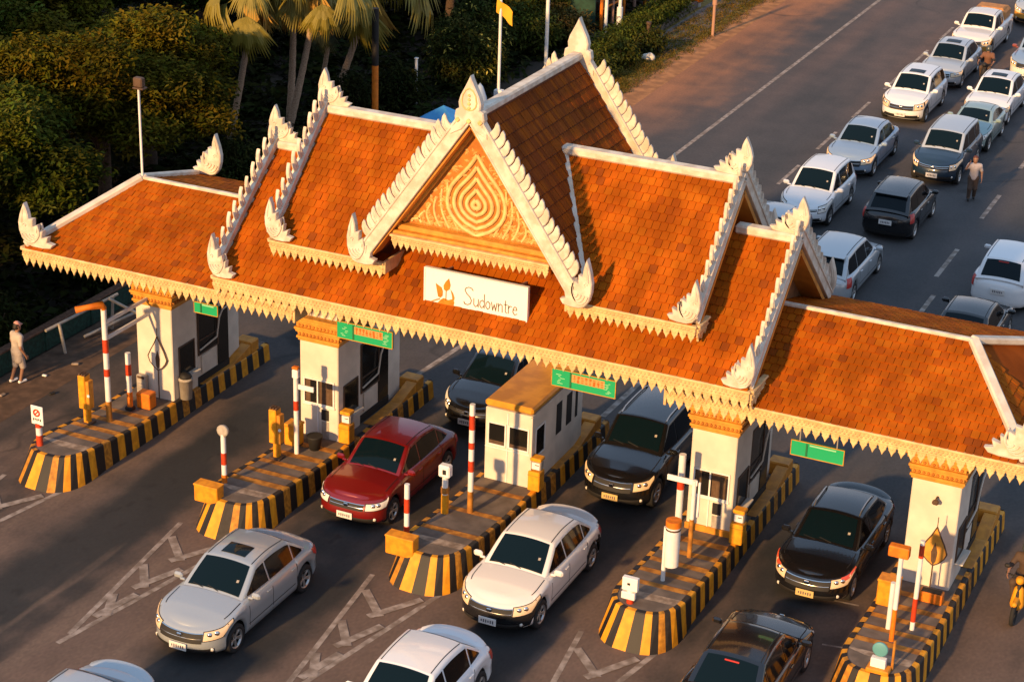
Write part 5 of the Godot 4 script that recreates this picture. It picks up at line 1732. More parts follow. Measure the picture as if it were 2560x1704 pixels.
func make_car(kind: String, paint_mat: Material, label: String, x: float, z: float, away := false, opt := {}) -> Node3D:
	var P := car_parts(kind)
	var s := car_spec(kind)
	var cat: String = {"sedan": "car", "saloon": "car", "hatch": "car", "suv": "car", "crossover": "car", "mpv": "minivan", "wagon": "car", "pickup": "pickup truck", "coupe": "car"}[kind]
	var t := thing("car" if kind != "pickup" else "pickup_truck", label, cat, Vector3(x, 0.005, z), (PI if away else 0.0) + deg_to_rad(opt.get("turn", 0.0)), "cars at the toll gate")
	var glass: Material = M["car_glass"]
	var roof_mat: Material = opt.get("roof", paint_mat)
	part(t, "body", P["body"], paint_mat)
	part(t, "cabin", P["cabin"], roof_mat)
	part(t, "windshield", P["windshield"], glass)
	part(t, "rear_window", P["rear_window"], glass)
	for k in P:
		if k.begins_with("side_window"): part(t, "side_window", P[k], M["side_glass"])
		elif k.begins_with("headlight"): part(t, "headlight", P[k], opt.get("lamps", M["headlamp"]))
		elif k.begins_with("lamp_bezel"): part(t, "lamp_bezel", P[k], M["dark"])
		elif k.begins_with("lamp_bowl"): part(t, "lamp_bowl", P[k], M["chrome"])
		elif k.begins_with("taillight"): part(t, "taillight", P[k], M["tail_red"])
		elif k.begins_with("fog_lamp"): part(t, "fog_lamp", P[k], M["headlamp"])
		elif k.begins_with("mirror"): part(t, "mirror", P[k], opt.get("mirrors", paint_mat))
		elif k.begins_with("door_handle"): part(t, "door_handle", P[k], paint_mat)
		elif k.begins_with("licence_plate"): part(t, "licence_plate", P[k], opt.get("plate", M["plate"]))
		elif k.begins_with("plate_lettering"): part(t, "plate_lettering", P[k], M["plate_ink"])
	part(t, "grille", P["grille"], M["dark"])
	part(t, "grille_bar", P["grille_bar"], M["chrome"])
	part(t, "bumper_intake", P["bumper_intake"], M["dark"])
	part(t, "bumper_lower", P["bumper_lower"], opt.get("rear_lower", M["dark"]))
	part(t, "shut_lines", P["shut_lines"], M["dark"])
	part(t, "roof_seam", P["roof_seam"], M["dark"])
	part(t, "wiper", P["wiper"], M["dark"])
	part(t, "underbody", P["underbody"], M["dark"])
	for w in [s.wf, s.wr]:
		for sd in [-1.0, 1.0]:
			var wh := Node3D.new()
			wh.name = free_name(t, "wheel")
			wh.position = Vector3(sd * (s.W * 0.5 - 0.125), s.r - 0.004, w)
			if sd < 0: wh.rotation.y = PI
			t.add_child(wh, true)
			part(wh, "tyre", P["tyre"], M["tyre"])
			part(wh, "rim", P["rim"], M["rim"])
			part(wh, "brake_disc", P["brake_disc"], M["dark"])
	# options
	var b: MB
	if opt.has("bumper"):       # front bumper and skirt of another colour
		b = MB.new()
		end_patch(b, s, true, -88.0, 88.0, 0.02, 0.64, 0.011)
		part(t, "front_bumper", b, opt.bumper)
		b = MB.new()
		end_patch(b, s, false, -88.0, 88.0, 0.02, 0.52, 0.010)
		part(t, "rear_bumper", b, opt.bumper)
		b = MB.new()
		end_patch(b, s, true, -40.0, 40.0, 0.10, 0.30, 0.018)
		part(t, "lower_intake", b, M["dark"])
	if opt.get("red_strip", false):
		for sd in [-1.0, 1.0]:
			b = MB.new()
			end_patch(b, s, true, sd * 48.0, sd * 87.0, 0.80, 0.93, 0.018)
			part(t, "marker_lamp", b, M["headlamp_red"])
	if opt.get("sunroof", false):
		b = MB.new()
		var z1: float = s.zft - 0.14
		var rows := []
		for i in 5:
			var row := []
			for j in 7: row.append(cabin_top(s, z1 - i * 0.10, lerpf(-0.52, 0.52, j / 6.0)) + Vector3(0, 0.008, 0))
			rows.append(row)
		b.smooth()
		for i in 4:
			for j in 6: b.quad_out(rows[i][j], rows[i][j + 1], rows[i + 1][j + 1], rows[i + 1][j], Vector3.UP)
		part(t, "sunroof", b, M["car_glass"])
	if opt.get("spoiler", false):
		b = MB.new()
		var y: float = key_at(s.top, -s.L * 0.5 + 0.2) + 0.10
		if kind in ["hatch", "suv", "crossover", "wagon", "mpv"]:
			b.box(Vector3(0, roof_h(s, s.zrt) + 0.015, s.zrt - 0.1), Vector3(s.W - 0.62, 0.035, 0.26), 0.012, Basis(Vector3.RIGHT, -0.12))
		else:
			var up := []
			var dn := []
			for i in 17:
				var f := lerpf(-1.0, 1.0, i / 16.0)
				var bow := 0.20 * f * f
				var drop := 0.09 * pow(absf(f), 4.0)
				var xx: float = f * (s.W * 0.5 - 0.15)
				var ze: float = -s.L * 0.5 + 0.12 + bow
				up.append([Vector3(xx, y - 0.05 - drop, ze + 0.30), Vector3(xx, y - 0.015 - drop, ze + 0.2), Vector3(xx, y + 0.02 - drop, ze + 0.03), Vector3(xx, y + 0.01 - drop, ze)])
				dn.append([Vector3(xx, y - 0.07 - drop, ze + 0.29), Vector3(xx, y - 0.05 - drop, ze + 0.2), Vector3(xx, y - 0.02 - drop, ze + 0.04), Vector3(xx, y + 0.01 - drop, ze)])
			b.smooth()
			for i in 16:
				for j in 3:
					b.quad_out(up[i][j], up[i][j + 1], up[i + 1][j + 1], up[i + 1][j], Vector3.UP)
					b.quad_out(dn[i][j], dn[i][j + 1], dn[i + 1][j + 1], dn[i + 1][j], Vector3.DOWN)
			b.smooth(false)
			for sd in [-1.0, 1.0]: b.box(Vector3(sd * (s.W * 0.5 - 0.34), y - 0.09, -s.L * 0.5 + 0.34), Vector3(0.06, 0.12, 0.14), 0.012)
		part(t, "spoiler", b, paint_mat)
	if opt.get("rails", false):
		for sd in [-1.0, 1.0]:
			b = MB.new()
			var pts := []
			for i in 9:
				var u := i / 8.0
				pts.append(cabin_top(s, lerpf(s.zft - 0.1, s.zrt + 0.1, u), sd * 0.94) + Vector3(0, (0.05 if i > 0 and i < 8 else 0.0), 0))
			b.tube(pts, 0.017, 6)
			part(t, "roof_rail", b, M["rim"])
	if opt.get("sticker", true):
		b = MB.new()
		var p := cabin_top(s, s.zf - 0.3, 0.72)
		var d := (cabin_top(s, s.zf - 0.4, 0.72) - p).normalized()
		b.bar(p + Vector3(0, 0.016, 0.016), p + d * 0.06 + Vector3(0, 0.016, 0.016), 0.055, 0.004, Vector3.RIGHT)
		part(t, "windshield_sticker", b, M["grey_box"])
	if opt.get("brake_light", false):
		b = MB.new()
		var zz: float = s.zrt - 0.05
		b.box(cabin_top(s, lerpf(s.zrt, s.zr, 0.2), 0.0) + Vector3(0, 0.015, -0.012), Vector3(0.3, 0.03, 0.03), 0.006)
		part(t, "brake_light", b, M["tail_red"])
	if opt.has("bed"):
		b = MB.new()
		b.box(Vector3(0, 1.22, -1.65), Vector3(1.42, 0.55, 1.3), 0.12)
		b.box(Vector3(0.1, 1.5, -1.5), Vector3(1.0, 0.12, 0.8), 0.05)
		part(t, "bed_cover", b, opt.bed)
	if opt.get("chrome", false):
		b = MB.new()
		end_patch(b, s, false, -40.0, 40.0, 0.80, 0.85, 0.016)
		part(t, "boot_trim", b, M["chrome"])
	return t

func build_cars():
	mat("car_glass", Color(0.003, 0.009, 0.013), 0.05).metallic_specular = 0.3
	mat("side_glass", Color(0.006, 0.005, 0.005), 0.06).metallic_specular = 0.35
	mat("chrome", Color(0.75, 0.73, 0.70), 0.15, "", 1.0, 1.0)
	mat("rim", Color(0.50, 0.48, 0.46), 0.3, "", 1.0, 0.8)
	mat("tan_load", Color(0.55, 0.24, 0.07), 0.8, "dirt", 0.6)
	mat("tyre", Color(0.014, 0.013, 0.013), 0.85)
	mat("plate", Color(0.72, 0.68, 0.64), 0.5)
	mat("plate_amber", Color(0.62, 0.42, 0.16), 0.5)
	mat("plate_ink", Color(0.09, 0.08, 0.10), 0.5)
	var hl := mat("headlamp", Color(0.72, 0.66, 0.58), 0.12)
	hl.clearcoat_enabled = true
	hl.clearcoat = 1.0
	var ha := mat("headlamp_warm", Color(0.78, 0.56, 0.34), 0.14)
	ha.clearcoat_enabled = true
	var hr := mat("headlamp_red", Color(0.62, 0.07, 0.02), 0.14)
	hr.clearcoat_enabled = true
	var tl := mat("tail_red", Color(0.50, 0.02, 0.012), 0.15)
	tl.clearcoat_enabled = true
	var silver := paint("paint_silver", Color(0.40, 0.43, 0.45), 0.35)
	var silver2 := paint("paint_pale_silver", Color(0.47, 0.50, 0.52), 0.3)
	var bluesilver := paint("paint_blue_silver", Color(0.28, 0.37, 0.48), 0.3)
	var white := paint("paint_white", Color(0.76, 0.76, 0.76))
	var cream := paint("paint_warm_white", Color(0.76, 0.71, 0.66))
	var black := paint("paint_black", Color(0.006, 0.006, 0.007), 0.0, 0.25)
	var navy := paint("paint_navy", Color(0.012, 0.030, 0.055), 0.2)
	var red := paint("paint_red", Color(0.19, 0.007, 0.006), 0.2)
	var green := paint("paint_grey_green", Color(0.30, 0.40, 0.38), 0.35)
	var rust := paint("paint_maroon", Color(0.28, 0.07, 0.05), 0.2)
	# in front of the gate
	make_car("sedan", silver, "silver sedan with a dark sunroof driving away from the gate in the lower left", -2.88, 7.2, false, {"sunroof": true, "lamps": M["headlamp_warm"]})
	make_car("sedan", silver2, "pale silver sedan cut off by the bottom left edge, only its roof and boot showing", -2.75, 13.35, false, {"spoiler": true})
	make_car("saloon", white, "white sedan cut off by the bottom edge, only its roof and boot showing", 2.3, 9.2, false, {"spoiler": true})
	make_car("sedan", cream, "white sedan with a black front bumper and boot spoiler between the middle and fourth islands", 2.22, 3.4, false, {"spoiler": true, "bumper": black, "lamps": M["headlamp_warm"]})
	make_car("saloon", red, "dark red sedan leaving the gate left of the orange-roofed booth", -2.66, 0.85, false, {})
	make_car("hatch", black, "black car waiting under the gate left of the orange-roofed booth", -2.42, -4.65, false, {})
	make_car("suv", black, "black off-roader with warm lamps coming out between the middle and fourth islands", 2.36, -2.85, false, {"rails": true, "lamps": M["headlamp_warm"], "plate": M["plate_amber"]})
	make_car("sedan", black, "black sedan with red lamps and a boot spoiler between the two right islands", 7.75, -0.85, false, {"spoiler": true, "rails": true, "lamps": M["headlamp_warm"], "red_strip": true, "plate": M["plate_amber"]})
	make_car("sedan", black, "black sedan cut off by the bottom edge in the right-hand lane", 7.72, 5.1, true, {"brake_light": true})
	# behind the gate, left queue
	make_car("sedan", silver2, "silver car mostly hidden behind the right end of the upper roof", 0.15, -18.9, false, {})
	make_car("hatch", white, "white hatchback first in the queue behind the gate, beside the right upper finial", 0.26, -23.7, false, {})
	make_car("sedan", bluesilver, "blue-grey sedan second in the left queue", 0.12, -29.6, false, {"lamps": M["headlamp_warm"]})
	make_car("crossover", white, "white off-roader with a sunroof in the middle of the left queue", 0.08, -36.9, false, {"sunroof": true, "lamps": M["headlamp_warm"]})
	make_car("saloon", silver2, "pale silver sedan behind the white off-roader in the left queue", 0.15, -42.5, false, {"lamps": M["headlamp_warm"], "sunroof": true})
	make_car("pickup", cream, "off-white pickup with a tan load at the back of the left queue", 0.15, -47.9, false, {"lamps": M["headlamp_warm"], "bed": M["tan_load"], "bumper": M["gold"]})
	make_car("suv", silver2, "silver car cut off by the top right corner with yellow lower bumper", 1.35, -54.7, false, {"lamps": M["headlamp_warm"], "bumper": M["gold"]})
	# behind the gate, second queue
	make_car("mpv", navy, "dark blue minivan with sky sheen painted on its roof, first in the second queue", 3.0, -30.25, false, {"roof": silver2, "lamps": M["headlamp_warm"]})  # pale roof colour stands in for the reflected sky
	make_car("coupe", green, "grey-green car tucked close behind the dark blue minivan", 3.1, -34.3, false, {})
	make_car("saloon", white, "white sedan with a sunroof behind the grey-green car", 2.95, -38.35, false, {"sunroof": true, "lamps": M["headlamp_warm"]})
	make_car("pickup", bluesilver, "blue-grey pickup with a cream bumper and red mirrors at the right edge near the top", 3.2, -45.4, false, {"lamps": M["headlamp_warm"], "bumper": cream, "mirrors": rust})
	# driving away
	make_car("hatch", black, "black hatchback with red tail lamps driving away between the two queues", 3.06, -23.85, true, {"spoiler": true, "brake_light": true})
	make_car("wagon", silver2, "silver estate car driving away right of the gate's right gable", 2.85, -17.7, true, {"brake_light": true, "spoiler": true})
	make_car("hatch", white, "white hatchback driving away at the right edge behind the wing roof", 7.62, -19.6, true, {"brake_light": true, "rear_lower": white})
	make_car("sedan", black, "dark car half hidden behind the right wing roof below the white hatchback", 7.55, -14.6, true, {})
	make_car("sedan", navy, "dark blue car seen through the gap between the first and second pillars", -8.0, -8.2, false, {"turn": -35.0})

# ---------------------------------------------------------------- people and two motorbikes

# a smooth body from tapered capsules [from, radius, to, radius], meshed as surface nets
func blob(caps: Array, cell: float, k: float) -> ArrayMesh:
	var lo := Vector3(1e9, 1e9, 1e9)
	var hi := -lo
	for c in caps:
		for q in [[c[0], c[1]], [c[2], c[3]]]:
			var r: float = q[1] + k + cell * 2
			lo = lo.min(q[0] - Vector3(r, r, r))
			hi = hi.max(q[0] + Vector3(r, r, r))
	var n := Vector3i(((hi - lo) / cell).ceil()) + Vector3i.ONE
	var f := PackedFloat32Array()
	f.resize(n.x * n.y * n.z)
	f.fill(1.0)
	for c in caps:
		var a: Vector3 = c[0]; var b: Vector3 = c[2]
		var ra: float = c[1]; var rb: float = c[3]
		var rm := maxf(ra, rb) + k + cell * 2
		var i0 := Vector3i((a.min(b) - Vector3(rm, rm, rm) - lo) / cell).clamp(Vector3i.ZERO, n - Vector3i.ONE)
		var i1 := Vector3i((a.max(b) + Vector3(rm, rm, rm) - lo) / cell).clamp(Vector3i.ZERO, n - Vector3i.ONE)
		var ab := b - a
		var l2 := maxf(ab.length_squared(), 1e-9)
		for z in range(i0.z, i1.z + 1):
			for y in range(i0.y, i1.y + 1):
				for x in range(i0.x, i1.x + 1):
					var p := lo + Vector3(x, y, z) * cell
					var t := clampf((p - a).dot(ab) / l2, 0, 1)
					var d := p.distance_to(a + ab * t) - lerpf(ra, rb, t)
					var idx := (z * n.y + y) * n.x + x
					var o := f[idx]
					var h := maxf(k - absf(d - o), 0.0) / k
					f[idx] = minf(d, o) - h * h * k * 0.25
	var vid := {}
	var verts := PackedVector3Array()
	var corners := [Vector3i(0, 0, 0), Vector3i(1, 0, 0), Vector3i(0, 1, 0), Vector3i(1, 1, 0), Vector3i(0, 0, 1), Vector3i(1, 0, 1), Vector3i(0, 1, 1), Vector3i(1, 1, 1)]
	var edges := [[0, 1], [2, 3], [4, 5], [6, 7], [0, 2], [1, 3], [4, 6], [5, 7], [0, 4], [1, 5], [2, 6], [3, 7]]
	for z in n.z - 1:
		for y in n.y - 1:
			for x in n.x - 1:
				var base := (z * n.y + y) * n.x + x
				var v := [f[base], f[base + 1], f[base + n.x], f[base + n.x + 1], f[base + n.x * n.y], f[base + n.x * n.y + 1], f[base + n.x * n.y + n.x], f[base + n.x * n.y + n.x + 1]]
				var neg := 0
				for q in v: neg += 1 if q < 0.0 else 0
				if neg == 0 or neg == 8: continue
				var sum := Vector3.ZERO
				var cnt := 0
				for e in edges:
					var p: float = v[e[0]]; var q: float = v[e[1]]
					if (p < 0.0) != (q < 0.0):
						sum += Vector3(corners[e[0]]).lerp(Vector3(corners[e[1]]), p / (p - q))
						cnt += 1
				vid[base] = verts.size()
				verts.append(lo + (Vector3(x, y, z) + sum / cnt) * cell)
	var b := MB.new()
	b.smooth()
	var strides := [1, n.x, n.x * n.y]
	for base in vid:
		var x: int = base % n.x
		var y: int = (base / n.x) % n.y
		var z: int = base / (n.x * n.y)
		var pos := [x, y, z]
		for ax in 3:
			var u := (ax + 1) % 3
			var w := (ax + 2) % 3
			if pos[u] == 0 or pos[w] == 0: continue
			var p := f[base]
			var q := f[base + strides[ax]]
			if (p < 0.0) == (q < 0.0): continue
			var k1: int = base - strides[u]
			var k2: int = base - strides[u] - strides[w]
			var k3: int = base - strides[w]
			if not (vid.has(k1) and vid.has(k2) and vid.has(k3)): continue
			var out := Vector3.ZERO
			out[ax] = 1.0 if p < 0.0 else -1.0
			b.quad_out(verts[vid[base]], verts[vid[k1]], verts[vid[k2]], verts[vid[k3]], out)
	return b.mesh()

func hand_mesh(side: float) -> ArrayMesh:
	var key := "hand%d" % int(side)
	if meshes.has(key): return meshes[key]
	# hangs down along -y, palm facing the thigh, thumb forward (+z)
	var c := [[Vector3(0, 0.01, 0), 0.024, Vector3(0, -0.075, -0.012), 0.018], [Vector3(0, 0.0, 0.01), 0.02, Vector3(0, -0.075, 0.022), 0.017]]
	for i in 4:
		var z := 0.028 - i * 0.018
		var l: float = [0.064, 0.072, 0.067, 0.052][i]
		var a := Vector3(0, -0.08, z)
		var m := a + Vector3(-side * 0.010, -l * 0.55, 0)
		c.append([a, 0.0092, m, 0.0085])
		c.append([m, 0.0085, m + Vector3(-side * 0.018, -l * 0.45, 0), 0.007])
	var t0 := Vector3(0, -0.025, 0.025)
	var t1 := t0 + Vector3(-side * 0.008, -0.035, 0.026)
	c.append([t0, 0.013, t1, 0.0105])
	c.append([t1, 0.0105, t1 + Vector3(-side * 0.008, -0.032, 0.006), 0.0085])
	meshes[key] = blob(c, 0.005, 0.006)
	return meshes[key]

# pose: joints by name, the figure faces +z
func person(label: String, at: Vector3, turn: float, J: Dictionary, cloth: Dictionary) -> Node3D:
	var t := thing("person", label, "person", at, turn)
	var neck: Vector3 = J.neck; var head: Vector3 = J.head; var hip: Vector3 = J.hip
	var chest := hip.lerp(neck, 0.68)
	var body := [[neck - Vector3(0, 0.05, 0.0), 0.058, head - Vector3(0, 0.05, 0), 0.052], [head + Vector3(0, 0.035, -0.012), 0.092, head + Vector3(0, -0.035, 0.018), 0.074],
		[head + Vector3(0, -0.08, 0.03), 0.045, head + Vector3(0, -0.05, 0.02), 0.05], [head + Vector3(0, -0.012, 0.09), 0.014, head + Vector3(0, 0.02, 0.075), 0.011],
		[chest, 0.13, hip + Vector3(0, 0.05, 0), 0.12]]
	var shirt := [[chest + Vector3(-0.07, 0.04, 0), 0.125, chest + Vector3(0.07, 0.04, 0), 0.125], [chest, 0.15, hip + Vector3(0, 0.02, 0), 0.145], [neck - Vector3(0, 0.05, 0), 0.075, chest, 0.13]]
	if cloth.get("tunic", false):
		shirt.append([hip + Vector3(-0.06, 0.02, 0), 0.135, hip + Vector3(-0.06, -0.2, 0), 0.125])
		shirt.append([hip + Vector3(0.06, 0.02, 0), 0.135, hip + Vector3(0.06, -0.2, 0), 0.125])
	var pants := [[hip + Vector3(-0.07, 0, 0), 0.115, hip + Vector3(0.07, 0, 0), 0.115]]
	var shoes := []
	for sd in [-1.0, 1.0]:
		var e := "r" if sd > 0 else "l"
		var sh := chest + Vector3(sd * 0.175, 0.09, 0)
		var el: Vector3 = J["elbow_" + e]; var wr: Vector3 = J["wrist_" + e]
		var kn: Vector3 = J["knee_" + e]; var an: Vector3 = J["ankle_" + e]
		var th := hip + Vector3(sd * 0.09, -0.03, 0)
		body.append([sh, 0.05, el, 0.04]); body.append([el, 0.04, wr, 0.027])
		body.append([th, 0.085, kn, 0.056]); body.append([kn, 0.058, an, 0.036])
		body.append([an, 0.036, an + Vector3(0, -0.04, 0.12), 0.03])
		shirt.append([chest + Vector3(sd * 0.1, 0.08, 0), 0.085, sh, 0.07])
		shirt.append([sh, 0.07, sh.lerp(el, cloth.get("sleeve", 0.75)), 0.058])
		var kt: Vector3 = kn if cloth.get("shorts", false) else an
		pants.append([th, 0.105, kn, 0.078 if not cloth.get("shorts", false) else 0.085])
		if not cloth.get("shorts", false): pants.append([kn, 0.076, kn.lerp(an, 0.93), 0.06])
		var fwd: Vector3 = J.get("toe_" + e, Vector3(0, -0.03, 0.15))
		shoes.append([an + Vector3(0, -0.035, -0.03), 0.045, an + fwd, 0.04])
	part(t, "body", blob(body, 0.014, 0.03), M["skin"])
	part(t, "shirt", blob(shirt, 0.016, 0.05), cloth.shirt)
	part(t, "trousers", blob(pants, 0.016, 0.05), cloth.trousers)
	for sh in shoes: part(t, "shoe", blob([sh], 0.012, 0.02), cloth.shoes)
	var hair := [[head + Vector3(0, 0.055, -0.02), 0.092, head + Vector3(0, 0.0, -0.045), 0.08]]
	if cloth.get("long_hair", false): hair.append([head + Vector3(0, 0.0, -0.05), 0.075, head + Vector3(0, -0.16, -0.065), 0.05])
	part(t, "hair", blob(hair, 0.013, 0.03), cloth.get("hair", M["hair"]))
	for sd in [-1.0, 1.0]:
		part(t, "eye", post_mesh(0.011, 0, 0.006, 8), M["dark"], Transform3D(Basis(Vector3.RIGHT, PI / 2), head + Vector3(sd * 0.033, 0.012, 0.083)))
		var e := "r" if sd > 0 else "l"
		var d: Vector3 = (J["wrist_" + e] - J["elbow_" + e]).normalized()
		var z := Vector3(0, 0, 1) - d * d.z
		z = z.normalized() if z.length() > 0.05 else Vector3.UP
		part(t, "hand", hand_mesh(sd), M["skin"], Transform3D(Basis((-d).cross(z).normalized(), -d, z), J["wrist_" + e] + d * 0.015))
	part(t, "mouth", boxed(Vector3(0.042, 0.008, 0.006), 0.0), M["brown"], Transform3D(Basis.IDENTITY, head + Vector3(0, -0.052, 0.083)))
	if cloth.has("cap"):
		var cp := [[head + Vector3(0, 0.075, -0.01), 0.088, head + Vector3(0, 0.06, 0.01), 0.09], [head + Vector3(-0.04, 0.055, 0.1), 0.014, head + Vector3(0.04, 0.055, 0.1), 0.014], [head + Vector3(-0.03, 0.05, 0.135), 0.012, head + Vector3(0.03, 0.05, 0.135), 0.012]]
		part(t, "cap", blob(cp, 0.012, 0.03), cloth.cap)
	return t

func build_people():
	var tan_shirt := mat("shirt_grey", Color(0.50, 0.42, 0.36), 0.85, "soft", 2.0)
	var white_shirt := mat("shirt_white", Color(0.52, 0.44, 0.42), 0.85, "soft", 2.0)
	var brown_cloth := mat("cloth_brown", Color(0.075, 0.045, 0.03), 0.85)
	person("person in a pink cap and long grey shirt walking beside the left road", Vector3(-14.1, 0.0, 0.1), PI - 0.35, {
		"hip": Vector3(0, 0.88, 0), "neck": Vector3(0, 1.42, 0.02), "head": Vector3(0, 1.57, 0.05),
		"elbow_l": Vector3(-0.27, 1.08, -0.06), "wrist_l": Vector3(-0.29, 0.86, 0.05), "elbow_r": Vector3(0.27, 1.1, 0.02), "wrist_r": Vector3(0.31, 0.92, 0.18),
		"knee_l": Vector3(-0.09, 0.47, 0.08), "ankle_l": Vector3(-0.09, 0.09, -0.02), "knee_r": Vector3(0.1, 0.48, -0.02), "ankle_r": Vector3(0.11, 0.10, -0.16)},
		{"shirt": tan_shirt, "trousers": tan_shirt, "shorts": true, "tunic": true, "shoes": M["sign_white"], "cap": mat("pink", Color(0.62, 0.28, 0.22), 0.8)})
	person("person with long reddish hair, pale shirt and brown trousers walking between the right lanes", Vector3(4.6, 0.005, -27.4), 0.25, {
		"hip": Vector3(0, 0.82, 0), "neck": Vector3(0, 1.32, 0.02), "head": Vector3(0, 1.46, 0.04),
		"elbow_l": Vector3(-0.28, 1.12, 0.08), "wrist_l": Vector3(-0.20, 1.32, 0.14), "elbow_r": Vector3(0.26, 1.02, -0.04), "wrist_r": Vector3(0.27, 0.82, 0.08),
		"knee_l": Vector3(-0.09, 0.44, 0.10), "ankle_l": Vector3(-0.10, 0.09, 0.06), "knee_r": Vector3(0.09, 0.44, 0.03), "ankle_r": Vector3(0.09, 0.10, -0.14)},
		{"shirt": white_shirt, "trousers": brown_cloth, "shoes": M["dark"], "long_hair": true, "hair": mat("hair_red", Color(0.10, 0.03, 0.02), 0.6)})
	motorbike("yellow-fronted motorbike at the right edge beside the rightmost island", Vector3(11.95, 0.005, -0.7), M["yellow"])
	rider("motorbike rider in dark clothes at the right edge", Vector3(11.95, 0.005, -0.7), brown_cloth, mat("helmet", Color(0.05, 0.06, 0.06), 0.3))
	motorbike("dark motorbike beside the blue-grey pickup near the top right", Vector3(1.72, 0.005, -41.9), M["dark"])
	rider("motorbike rider in brown beside the blue-grey pickup", Vector3(1.72, 0.005, -41.9), mat("jacket", Color(0.16, 0.07, 0.04), 0.8), M["helmet"])

func rider(label: String, at: Vector3, cloth: Material, helmet: Material):
	var t := person(label, at, 0.0, {
		"hip": Vector3(0, 0.86, -0.22), "neck": Vector3(0, 1.36, -0.12), "head": Vector3(0, 1.5, -0.08),
		"elbow_l": Vector3(-0.30, 1.08, 0.06), "wrist_l": Vector3(-0.29, 1.02, 0.27), "elbow_r": Vector3(0.30, 1.08, 0.06), "wrist_r": Vector3(0.29, 1.02, 0.27),
		"knee_l": Vector3(-0.17, 0.80, 0.20), "ankle_l": Vector3(-0.14, 0.40, 0.14), "knee_r": Vector3(0.17, 0.80, 0.20), "ankle_r": Vector3(0.14, 0.40, 0.14)},
		{"shirt": cloth, "trousers": M["cloth_brown"], "shoes": M["dark"], "sleeve": 1.0})
	part(t, "helmet", blob([[Vector3(0, 1.55, -0.1), 0.125, Vector3(0, 1.52, -0.085), 0.122]], 0.016, 0.02), helmet)

func motorbike(label: String, at: Vector3, front: Material):
	var t := thing("motorbike", label, "motorbike", at, 0.0, "motorbikes")
	for z in [0.62, -0.58]:
		var w := Node3D.new()
		w.name = free_name(t, "wheel")
		w.position = Vector3(0, 0.28, z)
		t.add_child(w, true)
		var ty := MB.new()
		ty.xf = Transform3D(Basis(Vector3.BACK, PI / 2), Vector3.ZERO)
		ty.lathe([Vector2(0.2, -0.04), Vector2(0.26, -0.045), Vector2(0.28, 0), Vector2(0.26, 0.045), Vector2(0.2, 0.04), Vector2(0.2, -0.04)], 20)
		part(w, "tyre", ty, M["tyre"])
		var rm := MB.new()
		rm.xf = ty.xf
		for i in 6:
			var d := Vector3(cos(TAU * i / 6), 0, sin(TAU * i / 6))
			rm.bar(Vector3.ZERO, d * 0.21, 0.02, 0.02, Vector3.UP)
		part(w, "rim", rm, M["rim"])
	part(t, "leg_shield", blob([[Vector3(0, 0.42, 0.40), 0.15, Vector3(0, 0.72, 0.36), 0.11]], 0.02, 0.03), front)
	part(t, "front_fender", blob([[Vector3(0, 0.56, 0.74), 0.06, Vector3(0, 0.57, 0.5), 0.06]], 0.02, 0.03), front)
	part(t, "fork", blob([[Vector3(0, 0.28, 0.62), 0.04, Vector3(0, 0.9, 0.36), 0.045]], 0.018, 0.02), M["dark"])
	part(t, "headlight", blob([[Vector3(0, 0.98, 0.42), 0.085, Vector3(0, 0.97, 0.38), 0.1]], 0.018, 0.02), front)
	var hb := MB.new()
	hb.tube([Vector3(-0.34, 1.02, 0.24), Vector3(-0.12, 1.0, 0.32), Vector3(0.12, 1.0, 0.32), Vector3(0.34, 1.02, 0.24)], 0.018, 6)
	part(t, "handlebar", hb, M["dark"])
	for sd in [-1.0, 1.0]:
		part(t, "mirror", blob([[Vector3(sd * 0.3, 1.2, 0.27), 0.05, Vector3(sd * 0.34, 1.2, 0.27), 0.05]], 0.015, 0.01), M["dark"])
	part(t, "body", blob([[Vector3(0, 0.45, 0.25), 0.1, Vector3(0, 0.48, -0.2), 0.15], [Vector3(0, 0.5, -0.1), 0.14, Vector3(0, 0.66, -0.75), 0.09]], 0.022, 0.05), M["dark"])
	part(t, "seat", blob([[Vector3(0, 0.72, 0.0), 0.085, Vector3(0, 0.76, -0.6), 0.085]], 0.02, 0.03), M["brown"])
	part(t, "tail_lamp", boxed(Vector3(0.12, 0.06, 0.05), 0.015, Vector3(0, 0.68, -0.84)), M["tail_red"])

# ---------------------------------------------------------------- left side, trees, roadside

